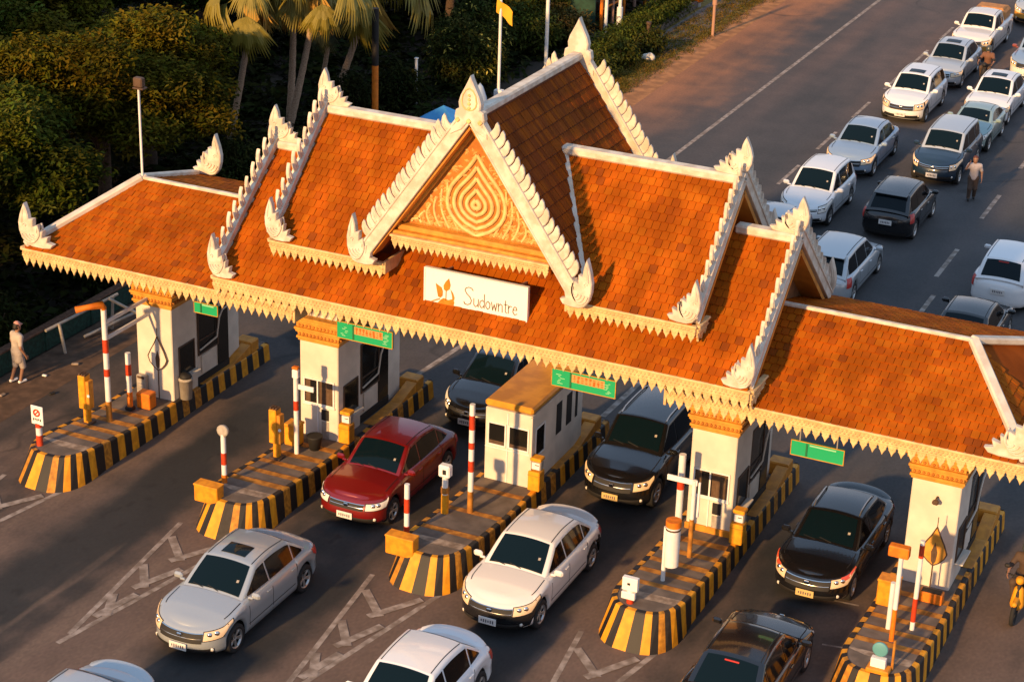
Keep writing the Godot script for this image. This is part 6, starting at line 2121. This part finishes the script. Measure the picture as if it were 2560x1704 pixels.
func build_left_side():
	var w := thing("low_wall", "low dark green wall with a brown coping along the left road", "wall", Vector3(-14.85, 0, 0))
	var b := MB.new()
	b.box(Vector3(0, 0.3, -3), Vector3(0.18, 0.6, 19.0), 0.01)
	part(w, "wall_face", b, mat("wall_green", Color(0.010, 0.055, 0.035), 0.8, "worn", 0.5))
	part(w, "coping", boxed(Vector3(0.26, 0.07, 19.04), 0.015, Vector3(0, 0.635, -3)), mat("coping", Color(0.16, 0.075, 0.04), 0.85, "worn", 0.5))
	for i in 10:
		part(w, "pier", boxed(Vector3(0.24, 0.66, 0.24), 0.015, Vector3(0.0, 0.33, 6.2 - i * 2.05)), M["wall_green"])
	var fr := thing("leaning_rails", "grey pipes leaning in a heap at the left roadside behind the tall banded post", "fence", Vector3(-13.6, 0, -3.2))
	for q in [[Vector3(-0.9, 0.75, 1.6), Vector3(-0.4, 1.0, -1.0)], [Vector3(-0.4, 1.0, -0.6), Vector3(0.5, 0.05, -1.6)], [Vector3(-0.7, 0.1, 0.2), Vector3(0.4, 0.55, -3.4)], [Vector3(-0.6, 0.0, 1.2), Vector3(-0.75, 0.85, 1.2)], [Vector3(-0.5, 0.0, -0.8), Vector3(-0.42, 1.0, -0.8)]]:
		var m := MB.new()
		m.tube([q[0], q[1]], 0.045, 7)
		part(fr, "rail", m, M["grey_box"])
	var k := 0
	for q in [[-13.75, -0.5, 0.14, "sign_white", "white scrap of litter by the wall"], [-13.5, -1.5, 0.2, "pale_paint", "pale flattened scrap on the roadside dust"], [-12.9, 0.3, 0.16, "dark", "dark scrap on the left road"], [-13.95, 1.0, 0.18, "pale_paint", "beige scrap beside the walking person's feet"]]:
		var l := thing("litter", q[4], "litter", Vector3(q[0], 0.01, q[1]), 0.5 * k)
		part(l, "scrap", boxed(Vector3(q[2], 0.05, q[2] * 0.6), 0.02, Vector3(0, 0.025, 0)), M[q[3]])
		k += 1

func leaf_clump(key: String, n: int, rad: float, ln: float, wd: float, sd: int) -> ArrayMesh:
	if meshes.has(key): return meshes[key]
	var r := RandomNumberGenerator.new()
	r.seed = sd
	var b := MB.new()
	for i in n:
		var p := Vector3(r.randf_range(-1, 1), r.randf_range(-0.7, 0.7), r.randf_range(-1, 1)) * rad
		var d := Vector3(r.randf_range(-1, 1), r.randf_range(-0.7, 0.45), r.randf_range(-1, 1)).normalized()
		var s := d.cross(Vector3(r.randf_range(-0.5, 0.5), 1, r.randf_range(-0.5, 0.5))).normalized()
		var q := p + d * ln * 0.5
		b.tri(p, q + s * wd, p + d * ln - Vector3(0, ln * 0.15, 0))
		b.tri(p, p + d * ln - Vector3(0, ln * 0.15, 0), q - s * wd)
	meshes[key] = b.mesh()
	return meshes[key]

func leaf_mat() -> StandardMaterial3D:
	if M.has("leaf"): return M["leaf"]
	var m := mat("leaf", Color(1, 1, 1), 0.65)
	m.vertex_color_use_as_albedo = true
	m.cull_mode = BaseMaterial3D.CULL_DISABLED
	m.metallic_specular = 0.08
	m.backlight_enabled = true
	m.backlight = Color(0.03, 0.035, 0.005)
	return m

func leaf_tone(base: Color, spread := 0.5) -> Color:
	var v := 1.0 + rng.randf_range(-spread, spread)
	return Color(base.r * v * rng.randf_range(0.8, 1.35), base.g * v, base.b * v * rng.randf_range(0.6, 1.2))

func broad_tree(label: String, x: float, z: float, h: float, rad: float, tone: Color, dense := 1.0):
	var t := thing("broadleaf_tree", label, "tree", Vector3(x, 0, z), rng.randf() * TAU, "broad trees at the left")
	var trunk := MB.new()
	var th := h - rad * 1.25
	trunk.tube([Vector3(0, -0.1, 0), Vector3(0.08, th * 0.5, 0.05), Vector3(0.0, th, 0.1), Vector3(0.1, h - rad * 0.6, 0.0)], [0.28, 0.22, 0.18, 0.08], 9)
	part(t, "trunk", trunk, mat("bark", Color(0.09, 0.055, 0.035), 0.95, "worn", 0.8))
	var lobes := []
	var n := int(20 * rad / 3.0) + 8
	for i in n:
		var a := rng.randf() * TAU
		var el := rng.randf_range(-0.35, 1.0)
		var rr := rad * rng.randf_range(0.4, 1.08)
		lobes.append([Vector3(cos(a) * rr * sqrt(1.0 - el * el * 0.6), h - rad * 0.85 + el * rad * 0.72, sin(a) * rr * sqrt(1.0 - el * el * 0.6)), rng.randf_range(0.16, 0.40) * rad])
	var limbs := MB.new()
	for i in mini(9, n):
		var e: Vector3 = lobes[i][0]
		limbs.tube([Vector3(0, th * rng.randf_range(0.75, 1.0), 0.05), e * Vector3(0.5, 0.85, 0.5), e], [0.1, 0.06, 0.02], 6)
	part(t, "limb", limbs, M["bark"])
	var xfs := []
	var cols := []
	for l in lobes:
		var lt := rng.randf_range(0.5, 1.5)
		var cnt := int(150 * l[1] * l[1] * dense) + 30
		for i in cnt:
			var d := Vector3(rng.randfn(), rng.randfn() * 0.9 + 0.25, rng.randfn()).normalized()
			var p: Vector3 = l[0] + d * l[1] * pow(rng.randf(), 0.35) * Vector3(1.05, 0.55, 1.05)
			var bs := Basis.from_euler(Vector3(rng.randf_range(-0.5, 0.5), rng.randf() * TAU, rng.randf_range(-0.5, 0.5))) * Basis.from_scale(Vector3.ONE * rng.randf_range(0.7, 1.25))
			xfs.append(Transform3D(bs, p))
			cols.append(leaf_tone(Color(tone.r * lt, tone.g * lt, tone.b * lt), 0.35))
	scatter(t, "crown", leaf_clump("clump_tree", 14, 0.26, 0.19, 0.045, 5), leaf_mat(), xfs, cols)

func shrub(label: String, x: float, z: float, h: float, rad: float, tone: Color, flowers := Color(0, 0, 0), group := "shrubs beyond the gate"):
	var t := thing("shrub", label, "shrub", Vector3(x, 0, z), 0.0, group)
	var st := MB.new()
	for i in 5:
		var a := TAU * i / 5.0
		st.tube([Vector3(0, 0, 0), Vector3(cos(a) * rad * 0.4, h * 0.5, sin(a) * rad * 0.4), Vector3(cos(a) * rad * 0.6, h * 0.8, sin(a) * rad * 0.6)], [0.05, 0.035, 0.012], 5)
	part(t, "stem", st, mat("bark", Color(0.09, 0.055, 0.035), 0.95, "worn", 0.8))
	var xfs := []
	var cols := []
	for i in int(420 * rad * rad * h / 2.0) + 120:
		var d := Vector3(rng.randfn(), rng.randfn(), rng.randfn()).normalized() * pow(rng.randf(), 0.4)
		var p := Vector3(d.x * rad, h * 0.52 + d.y * h * 0.5, d.z * rad)
		p.y *= 1.0 + 0.18 * sin(p.x * 3.0 + x) * cos(p.z * 2.3)
		xfs.append(Transform3D(Basis.from_euler(Vector3(rng.randf_range(-0.6, 0.6), rng.randf() * TAU, 0)) * Basis.from_scale(Vector3.ONE * rng.randf_range(0.6, 1.1)), p))
		cols.append(flowers if flowers.r > 0.0 and rng.randf() < 0.035 and d.length() > 0.7 else leaf_tone(tone, 0.45))
	scatter(t, "foliage", leaf_clump("clump_small", 9, 0.2, 0.2, 0.045, 6), leaf_mat(), xfs, cols)

func fan_leaf(n := 26, spread := 2.7, ln := 1.0, droop := 0.5) -> ArrayMesh:
	var key := "fan%d_%d_%d" % [n, int(spread * 10), int(droop * 10)]
	if meshes.has(key): return meshes[key]
	var b := MB.new()
	for i in n:
		var a := lerpf(-spread * 0.5, spread * 0.5, i / float(n - 1))
		var d := Vector3(sin(a), 0, cos(a))
		var s := Vector3(cos(a), 0, -sin(a))
		var l := ln * (0.78 + 0.22 * cos(a * 0.8)) * (0.93 + 0.1 * sin(i * 7.3))
		var prev := Vector3.ZERO
		var pw := 0.004
		for k in 4:
			var t := (k + 1) / 4.0
			var p := d * l * t + Vector3(0, 0.06 * t - droop * t * t * t * l * 0.9, 0)
			var w: float = [0.045, 0.05, 0.034, 0.003][k]
			var f := Vector3(0, 0.02, 0)
			b.quad(prev - s * pw, prev + f * (pw * 20.0), p + f * (w * 20.0), p - s * w)
			b.quad(prev + f * (pw * 20.0), prev + s * pw, p + s * w, p + f * (w * 20.0))
			prev = p
			pw = w
	meshes[key] = b.mesh()
	return meshes[key]

func palm(label: String, base: Vector3, top: Vector3, r: float, seed_n: int, green: Material, dead: Material, skirt: int, size := 1.0):
	var t := thing("fan_palm", label, "palm tree", base, 0.0, "fan palms behind the gate")
	var d := top - base
	var tr := MB.new()
	var pts := []
	var rad := []
	var n := 26
	for i in n + 1:
		var u := i / float(n)
		pts.append(d * u + Vector3(sin(u * 2.6) * 0.10, 0, 0))
		rad.append(r * (1.15 - 0.35 * u) * (1.0 + (0.10 if i % 2 == 0 else 0.0)))
	tr.tube(pts, rad, 10)
	part(t, "trunk", tr, mat("palm_bark", Color(0.50, 0.35, 0.24), 0.9, "worn", 1.2))
	var R := RandomNumberGenerator.new()
	R.seed = seed_n
	var heart: Vector3 = pts[n]
	for i in 12 + skirt:
		var isdead := i >= 12
		var a := R.randf() * TAU
		var el := R.randf_range(-0.75, 1.1) if not isdead else R.randf_range(-1.45, -1.1)
		var pl := (R.randf_range(0.8, 1.15) if not isdead else R.randf_range(0.25, 0.45)) * size
		var dir := Vector3(cos(a) * cos(el), sin(el), sin(a) * cos(el))
		var end := heart + dir * pl
		var pm := MB.new()
		pm.tube([heart + dir * 0.05, heart + dir * pl * 0.6 + Vector3(0, 0.03, 0), end], [0.03, 0.02, 0.014], 5)
		part(t, "leaf_stalk", pm, green if not isdead else dead)
		var fwd := (dir + Vector3(0, -0.55 if not isdead else -0.7, 0)).normalized()
		var sx := Vector3.UP.cross(fwd).normalized() if absf(fwd.y) < 0.98 else Vector3.RIGHT
		var up := fwd.cross(sx).normalized()
		var sc := (R.randf_range(0.85, 1.15) if not isdead else R.randf_range(0.8, 1.05)) * size
		part(t, "leaf", fan_leaf(26, 1.9, 1.1, 0.8) if not isdead else fan_leaf(20, 1.0, 1.25, 0.25), green if not isdead else dead, Transform3D(Basis(sx, up, fwd) * sc, end))

func build_vegetation():
	rng.seed = 41
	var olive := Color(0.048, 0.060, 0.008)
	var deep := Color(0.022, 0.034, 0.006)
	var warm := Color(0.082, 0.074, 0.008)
	var trees := [
		[-17.9, 3.2, 5.6, 2.7, deep, "dark low tree at the left edge behind the walking person"],
		[-18.6, -3.6, 7.0, 3.2, olive, "broad olive tree just left of the left wing's corner finial"],
		[-18.9, -10.4, 7.0, 3.5, warm, "warm olive tree rising behind the mast on the left wing"],
		[-20.8, -15.6, 5.4, 2.6, warm, "smaller sunlit tree left of the palms"],
		[-23.5, 1.0, 8.2, 3.8, deep, "dark tree at the left edge behind the olive tree"],
		[-24.2, -7.2, 8.6, 4.0, olive, "big olive tree in the middle of the left grove"],
		[-25.6, -14.4, 8.2, 3.9, warm, "big warm-topped tree behind the mast tree"],
		[-31.0, -6.5, 9.4, 4.4, olive, "tall tree at the left edge of the frame's top half"],
		[-31.5, -15.5, 9.0, 4.3, olive, "tall olive tree at the top left, third row of the grove"],
		[-33.0, -24.0, 8.6, 4.2, deep, "dark tree at the top left, behind the grove"],
		[-39.0, -17.0, 9.5, 4.6, olive, "far tree at the top left corner"],
		[-40.5, -27.0, 9.5, 4.6, deep, "far dark tree near the top left corner"],
		[-30.0, -33.0, 8.5, 4.2, deep, "dark tree behind the leftmost palm"],
		[-26.5, -26.0, 7.0, 3.4, deep, "dark tree between the grove and the palms"],
		[-27.5, -39.5, 8.5, 4.2, deep, "dark tree behind the palm with the banded trunk"],
		[-24.5, -33.0, 6.6, 3.2, Color(0.012, 0.016, 0.006), "very dark tree behind the palm trunks"],  # near-black leaf tones paint the deep shade behind the palms
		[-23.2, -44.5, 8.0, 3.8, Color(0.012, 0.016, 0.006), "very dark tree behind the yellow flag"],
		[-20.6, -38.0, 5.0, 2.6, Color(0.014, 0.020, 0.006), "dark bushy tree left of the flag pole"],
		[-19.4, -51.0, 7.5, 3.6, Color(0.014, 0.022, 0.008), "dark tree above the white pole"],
		[-33.0, -46.0, 9.0, 4.4, deep, "far dark tree above the palms"],
		[-17.0, -60.0, 7.0, 3.4, deep, "dark tree behind the green stall"],
		[-15.5, -72.0, 6.5, 3.2, olive, "tree beside the road far beyond the stall"],
		[-19.5, 10.5, 7.0, 3.2, deep, "unseen dark tree added outside the left edge to shade the left side"]]  # added out of view for the shade it throws
	for q in trees:
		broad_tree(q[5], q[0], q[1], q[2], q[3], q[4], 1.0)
	# the floor of the grove, its deep shade put into dark leaf tones: fallen leaves and low growth
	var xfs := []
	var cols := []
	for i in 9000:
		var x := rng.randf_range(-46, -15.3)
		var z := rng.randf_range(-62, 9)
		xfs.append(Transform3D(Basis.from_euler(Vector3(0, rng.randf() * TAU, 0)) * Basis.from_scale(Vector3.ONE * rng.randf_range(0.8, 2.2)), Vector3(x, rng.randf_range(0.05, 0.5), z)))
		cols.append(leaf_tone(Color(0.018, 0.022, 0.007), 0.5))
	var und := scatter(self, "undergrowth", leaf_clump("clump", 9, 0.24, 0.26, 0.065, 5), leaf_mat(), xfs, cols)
	tag(und, "dark low undergrowth on the ground beneath the trees at the left", "undergrowth")
	var green := mat("palm_green", Color(0.19, 0.15, 0.014), 0.6)
	green.cull_mode = BaseMaterial3D.CULL_DISABLED
	var dead := mat("palm_dead", Color(0.40, 0.22, 0.035), 0.8)
	dead.cull_mode = BaseMaterial3D.CULL_DISABLED
	palm("leftmost fan palm, its thin trunk leaning right behind the left wing", Vector3(-20.4, 0, -19.9), Vector3(-19.25, 5.8, -19.9), 0.11, 3, green, dead, 7, 1.15)
	palm("fan palm with a straight ringed trunk, second from the left", Vector3(-19.3, 0, -22.2), Vector3(-19.1, 5.5, -22.2), 0.12, 5, green, dead, 6, 1.15)
	palm("fan palm with a trunk leaning right, third from the left", Vector3(-18.9, 0, -21.4), Vector3(-17.6, 5.85, -21.4), 0.115, 8, green, dead, 6, 1.15)
	palm("rightmost fan palm, sunlit trunk and wide yellow-green hanging fans", Vector3(-19.7, 0, -26.1), Vector3(-18.0, 5.0, -26.1), 0.115, 14, green, dead, 2, 1.5)
	palm("short slender palm half hidden, shade put into its leaf colour, between the two rightmost palms", Vector3(-20.5, 0, -26.4), Vector3(-20.1, 3.3, -26.6), 0.09, 17, mat("palm_shaded", Color(0.03, 0.04, 0.012), 0.7), M["palm_shaded"], 1, 0.8)
	M["palm_shaded"].cull_mode = BaseMaterial3D.CULL_DISABLED  # darker copy of the palm leaf colour, with shade painted in
	# shrubs and the hedge
	var gr := Color(0.045, 0.055, 0.012)
	shrub("flowering shrub with pale yellow dots beside the flag pole", -16.2, -30.5, 2.6, 1.5, Color(0.035, 0.042, 0.010), Color(0.5, 0.4, 0.08))
	shrub("flowering shrub behind the flag pole", -17.4, -33.4, 2.6, 1.6, Color(0.03, 0.038, 0.010), Color(0.5, 0.4, 0.08))
	shrub("rounded green shrub between the flag pole and the white pole", -16.6, -36.6, 1.9, 1.5, gr)
	shrub("brown-green shrub right of the white pole", -15.6, -38.8, 1.5, 1.1, Color(0.075, 0.06, 0.018))
	shrub("dark green shrub above the white pole", -18.3, -41.5, 2.4, 1.7, gr)
	shrub("low shrub by the kerb in front of the path", -12.4, -34.6, 0.9, 0.9, gr)
	shrub("low shrub left of the white stone", -12.3, -37.0, 0.9, 0.8, gr)
	shrub("small shrub behind the white stone", -11.9, -39.4, 0.9, 0.6, Color(0.04, 0.045, 0.012))
	shrub("small yellow-green shrub at the end of the path", -12.6, -52.0, 0.9, 1.3, Color(0.09, 0.08, 0.012))
	shrub("bush under the palms beside the blue tent", -17.3, -27.0, 1.4, 1.0, Color(0.02, 0.026, 0.008))
	shrub("dark bush behind the orange post", -18.2, -24.4, 1.6, 1.0, Color(0.018, 0.022, 0.008))
	for q in [[-17.2, -15.5, 1.6, 1.2], [-16.6, -18.2, 1.3, 1.0], [-16.3, -12.8, 1.5, 1.0], [-16.0, -6.5, 1.6, 1.0], [-16.1, -1.2, 1.5, 1.0], [-15.9, 4.2, 1.4, 0.9]]:
		var lab: String = ["under the leftmost palm", "right of the rear left finial", "behind the left wing's rear eave", "behind the leaning grey pipes", "behind the wall at the walking person's right", "at the left edge behind the wall"][[-15.5, -18.2, -12.8, -6.5, -1.2, 4.2].find(q[1])]
		shrub("dark green bush " + lab, q[0], q[1], q[2], q[3], Color(0.022, 0.028, 0.008))
	var hx := []
	var hc := []
	for i in 2600:
		var u := rng.randf()
		var c := Vector3(lerpf(-13.2, -13.5, u), 0, lerpf(-34.5, -47.0, u))
		hx.append(Transform3D(Basis.from_euler(Vector3(rng.randf_range(-0.5, 0.5), rng.randf() * TAU, 0)) * Basis.from_scale(Vector3.ONE * rng.randf_range(0.5, 0.9)), c + Vector3(rng.randf_range(-0.6, 0.6), rng.randf_range(0.05, 0.85), rng.randf_range(-0.3, 0.3))))
		hc.append(leaf_tone(Color(0.055, 0.068, 0.012), 0.45))
	var hedge := scatter(self, "hedge", leaf_clump("clump_small", 9, 0.2, 0.2, 0.045, 6), leaf_mat(), hx, hc)
	tag(hedge, "long clipped green hedge along the footpath beyond the gate", "hedge")
	var gx := []
	var gc := []
	for i in 5200:
		var z := -33.0 - pow(rng.randf(), 1.2) * 30.0
		var x := rng.randf_range(-12.4, -10.3)
		if rng.randf() < smoothstep(-11.2, -10.2, x): continue
		gx.append(Transform3D(Basis.from_euler(Vector3(0, rng.randf() * TAU, 0)) * Basis.from_scale(Vector3(0.4, rng.randf_range(0.25, 0.5), 0.4)), Vector3(x, 0.06, z)))
		gc.append(leaf_tone(Color(0.14, 0.095, 0.02) if rng.randf() < 0.6 else Color(0.06, 0.06, 0.012), 0.4))
	var grass := scatter(self, "grass", leaf_clump("clump_small", 9, 0.2, 0.2, 0.045, 6), leaf_mat(), gx, gc)
	tag(grass, "dry yellow-green grass on the verge left of the road", "grass")

func build_roadside():
	# poles
	var p1 := thing("flag_pole", "white pole with a drooping yellow flag at its top", "flag", Vector3(-13.75, 0, -28.3))
	part(p1, "pole", post_mesh(0.06, 0, 4.5, 8), M["white"])
	part(p1, "sleeve", boxed(Vector3(0.34, 0.9, 0.26), 0.02, Vector3(0.02, 0.45, 0)), M["white"])
	var fl := MB.new()
	var rows := []
	for i in 7:
		var row := []
		for j in 6:
			var u := i / 6.0; var v := j / 5.0
			row.append(Vector3(-0.14 + u * 0.66, 4.42 - v * 0.55 - u * 0.45, 0.07 * sin(u * 7.0 + v * 2.0) + 0.03))
		rows.append(row)
	fl.grid(rows)
	var fm := mat("flag_yellow", Color(0.75, 0.38, 0.02), 0.8)
	fm.cull_mode = BaseMaterial3D.CULL_DISABLED
	part(p1, "flag", fl, fm)
	var lab := ["plain white light pole between the flag and the rear gable", "white light pole just right of the rear gable's tip", "rightmost white light pole, with a thicker white foot, before the green stall"]
	var pos := [Vector3(-14.3, 0, -33.9), Vector3(-14.45, 0, -40.5), Vector3(-14.1, 0, -41.2)]
	for i in 3:
		var t := thing("light_pole", lab[i], "pole", pos[i], 0.0, "white poles beyond the gate")
		part(t, "pole", post_mesh(0.075, 0, 7.5, 10), M["white"])
		part(t, "foot", post_mesh(0.13 if i == 2 else 0.1, 0, 1.3 if i == 2 else 0.3, 10), M["white"])
		part(t, "lamp_arm", boxed(Vector3(0.9, 0.07, 0.08), 0.02, Vector3(0.45, 7.45, 0)), M["white"])
		part(t, "lamp_head", boxed(Vector3(0.5, 0.1, 0.2), 0.03, Vector3(1.0, 7.42, 0)), M["steel"])
	var op := thing("marker_post", "post painted orange below and black above, among the palms", "post", Vector3(-16.6, 0, -23.8))
	part(op, "lower_part", post_mesh(0.12, 0, 2.5, 12), M["orange"])
	part(op, "upper_part", post_mesh(0.125, 2.5, 4.6, 12), M["dark"])
	var sp := thing("sign_post", "pinkish wooden sign post on the grass verge near the top", "post", Vector3(-10.6, 0, -43.5))
	part(sp, "post", post_mesh(0.07, 0, 2.6, 8), mat("pink_wood", Color(0.40, 0.22, 0.15), 0.8))
	part(sp, "upper_sleeve", post_mesh(0.11, 1.4, 2.6, 8), M["pink_wood"])
	var tent := thing("blue_tent", "blue tarpaulin tent roof showing between the left upper roof and the front gable", "tent", Vector3(-14.15, -0.5, -24.5))
	var tb := MB.new()
	var ap := Vector3(0.0, 1.7, 0)
	var cs := [Vector3(-1.2, 0.95, 1.0), Vector3(1.25, 0.95, 1.0), Vector3(1.25, 0.95, -1.0), Vector3(-1.2, 0.95, -1.0)]
	for i in 4:
		tb.tri_out(cs[i], cs[(i + 1) % 4], ap, (cs[i] + cs[(i + 1) % 4]) * 0.5 + Vector3(0, 1, 0))
		var a: Vector3 = cs[i]; var b: Vector3 = cs[(i + 1) % 4]
		tb.quad_out(a, b, b - Vector3(0, 0.22, 0), a - Vector3(0, 0.22, 0), (a + b) * Vector3(1, 0, 1))
	M["blue"].cull_mode = BaseMaterial3D.CULL_DISABLED
	part(tent, "canopy", tb, M["blue"])
	for c in cs:
		part(tent, "leg", post_mesh(0.03, 0, 0.95, 6), M["steel"], Transform3D(Basis.IDENTITY, Vector3(c.x, 0, c.z)))
	var wp := thing("stake", "short white stake behind the blue tent", "post", Vector3(-16.9, 0, -27.6))
	part(wp, "shaft", post_mesh(0.06, 0, 1.8, 8), M["white"])
	part(wp, "top", boxed(Vector3(0.14, 0.05, 0.14), 0.01, Vector3(0, 1.82, 0)), M["white"])
	var sk := thing("parasol", "pale blue-grey folded parasol right of the front gable's tip", "parasol", Vector3(-14.0, -0.35, -27.2))
	var pm := MB.new()
	pm.lathe([Vector2(0.32, 0.9), Vector2(0.26, 1.2), Vector2(0.12, 1.6), Vector2(0.0, 1.75)], 10)
	part(sk, "canopy", pm, mat("parasol_blue", Color(0.34, 0.42, 0.55), 0.7))
	part(sk, "pole", post_mesh(0.03, 0, 1.7, 6), M["steel"])
	# the green stall with orange posts
	var st := thing("market_stall", "dark green roadside stall with orange posts near the top", "stall", Vector3(-16.6, 0, -45.0))
	part(st, "back_wall", boxed(Vector3(0.12, 3.2, 7.0), 0.02, Vector3(-1.6, 1.6, 0)), mat("stall_green", Color(0.012, 0.055, 0.035), 0.8, "weather", 0.4))
	part(st, "side_wall", boxed(Vector3(2.8, 2.6, 0.1), 0.02, Vector3(-0.2, 1.5, 3.4)), M["stall_green"])
	var rf := MB.new()
	rf.bar(Vector3(-1.9, 3.4, 0), Vector3(1.7, 2.7, 0), 7.6, 0.08, Vector3.BACK)
	part(st, "roof", rf, M["stall_green"])
	for i in 6:
		part(st, "orange_post", post_mesh(0.08, 0, 2.7, 8), M["orange"] if i % 2 == 0 else M["pink_wood"], Transform3D(Basis.IDENTITY, Vector3(1.4, 0, 3.2 - i * 1.3)))
	for y in [0.9, 1.3]:
		part(st, "rail", boxed(Vector3(0.06, 0.08, 6.6), 0.01, Vector3(1.4, y, 0)), M["orange"])
	part(st, "counter", boxed(Vector3(0.8, 0.9, 5.0), 0.03, Vector3(0.4, 0.45, -0.5)), M["brown"])
	var bn := thing("orange_bin", "round orange bin on a pale foot by the end of the hedge", "bin", Vector3(-13.1, 0, -48.2))
	var bb := MB.new()
	bb.lathe([Vector2(0.0, 0.25), Vector2(0.3, 0.25), Vector2(0.42, 0.5), Vector2(0.42, 1.0), Vector2(0.36, 1.08), Vector2(0.0, 1.1)], 16)
	part(bn, "body", bb, M["orange"])
	part(bn, "foot", post_mesh(0.22, 0, 0.26, 12), M["grey_box"])
	var sn := thing("white_stone", "pale boulder on the grass verge below the footpath", "stone", Vector3(-11.5, 0, -38.2))
	part(sn, "rock", blob([[Vector3(-0.14, 0.12, 0), 0.18, Vector3(0.12, 0.16, 0.03), 0.16], [Vector3(0, 0.2, 0), 0.13, Vector3(0.05, 0.26, 0), 0.11]], 0.035, 0.06), M["trim"])
	var kb := thing("path_kerb", "low grey kerb wall between the hedge and the footpath", "kerb", Vector3(-12.85, 0, -42.0))
	part(kb, "kerb", boxed(Vector3(0.14, 0.28, 13.0), 0.02, Vector3(0, 0.14, 0)), M["concrete"], Transform3D(Basis(Vector3.UP, 0.03), Vector3.ZERO))
	part(kb, "kerb_top", boxed(Vector3(0.18, 0.04, 13.0), 0.01, Vector3(0, 0.3, 0)), M["concrete"], Transform3D(Basis(Vector3.UP, 0.03), Vector3.ZERO))
	var dp := thing("dark_post", "short dark red post on the kerb between the two low shrubs", "post", Vector3(-12.5, 0, -40.6))
	part(dp, "shaft", post_mesh(0.09, 0, 0.9, 8), M["brown"])
	part(dp, "top", post_mesh(0.12, 0.9, 1.0, 8), M["brown"])
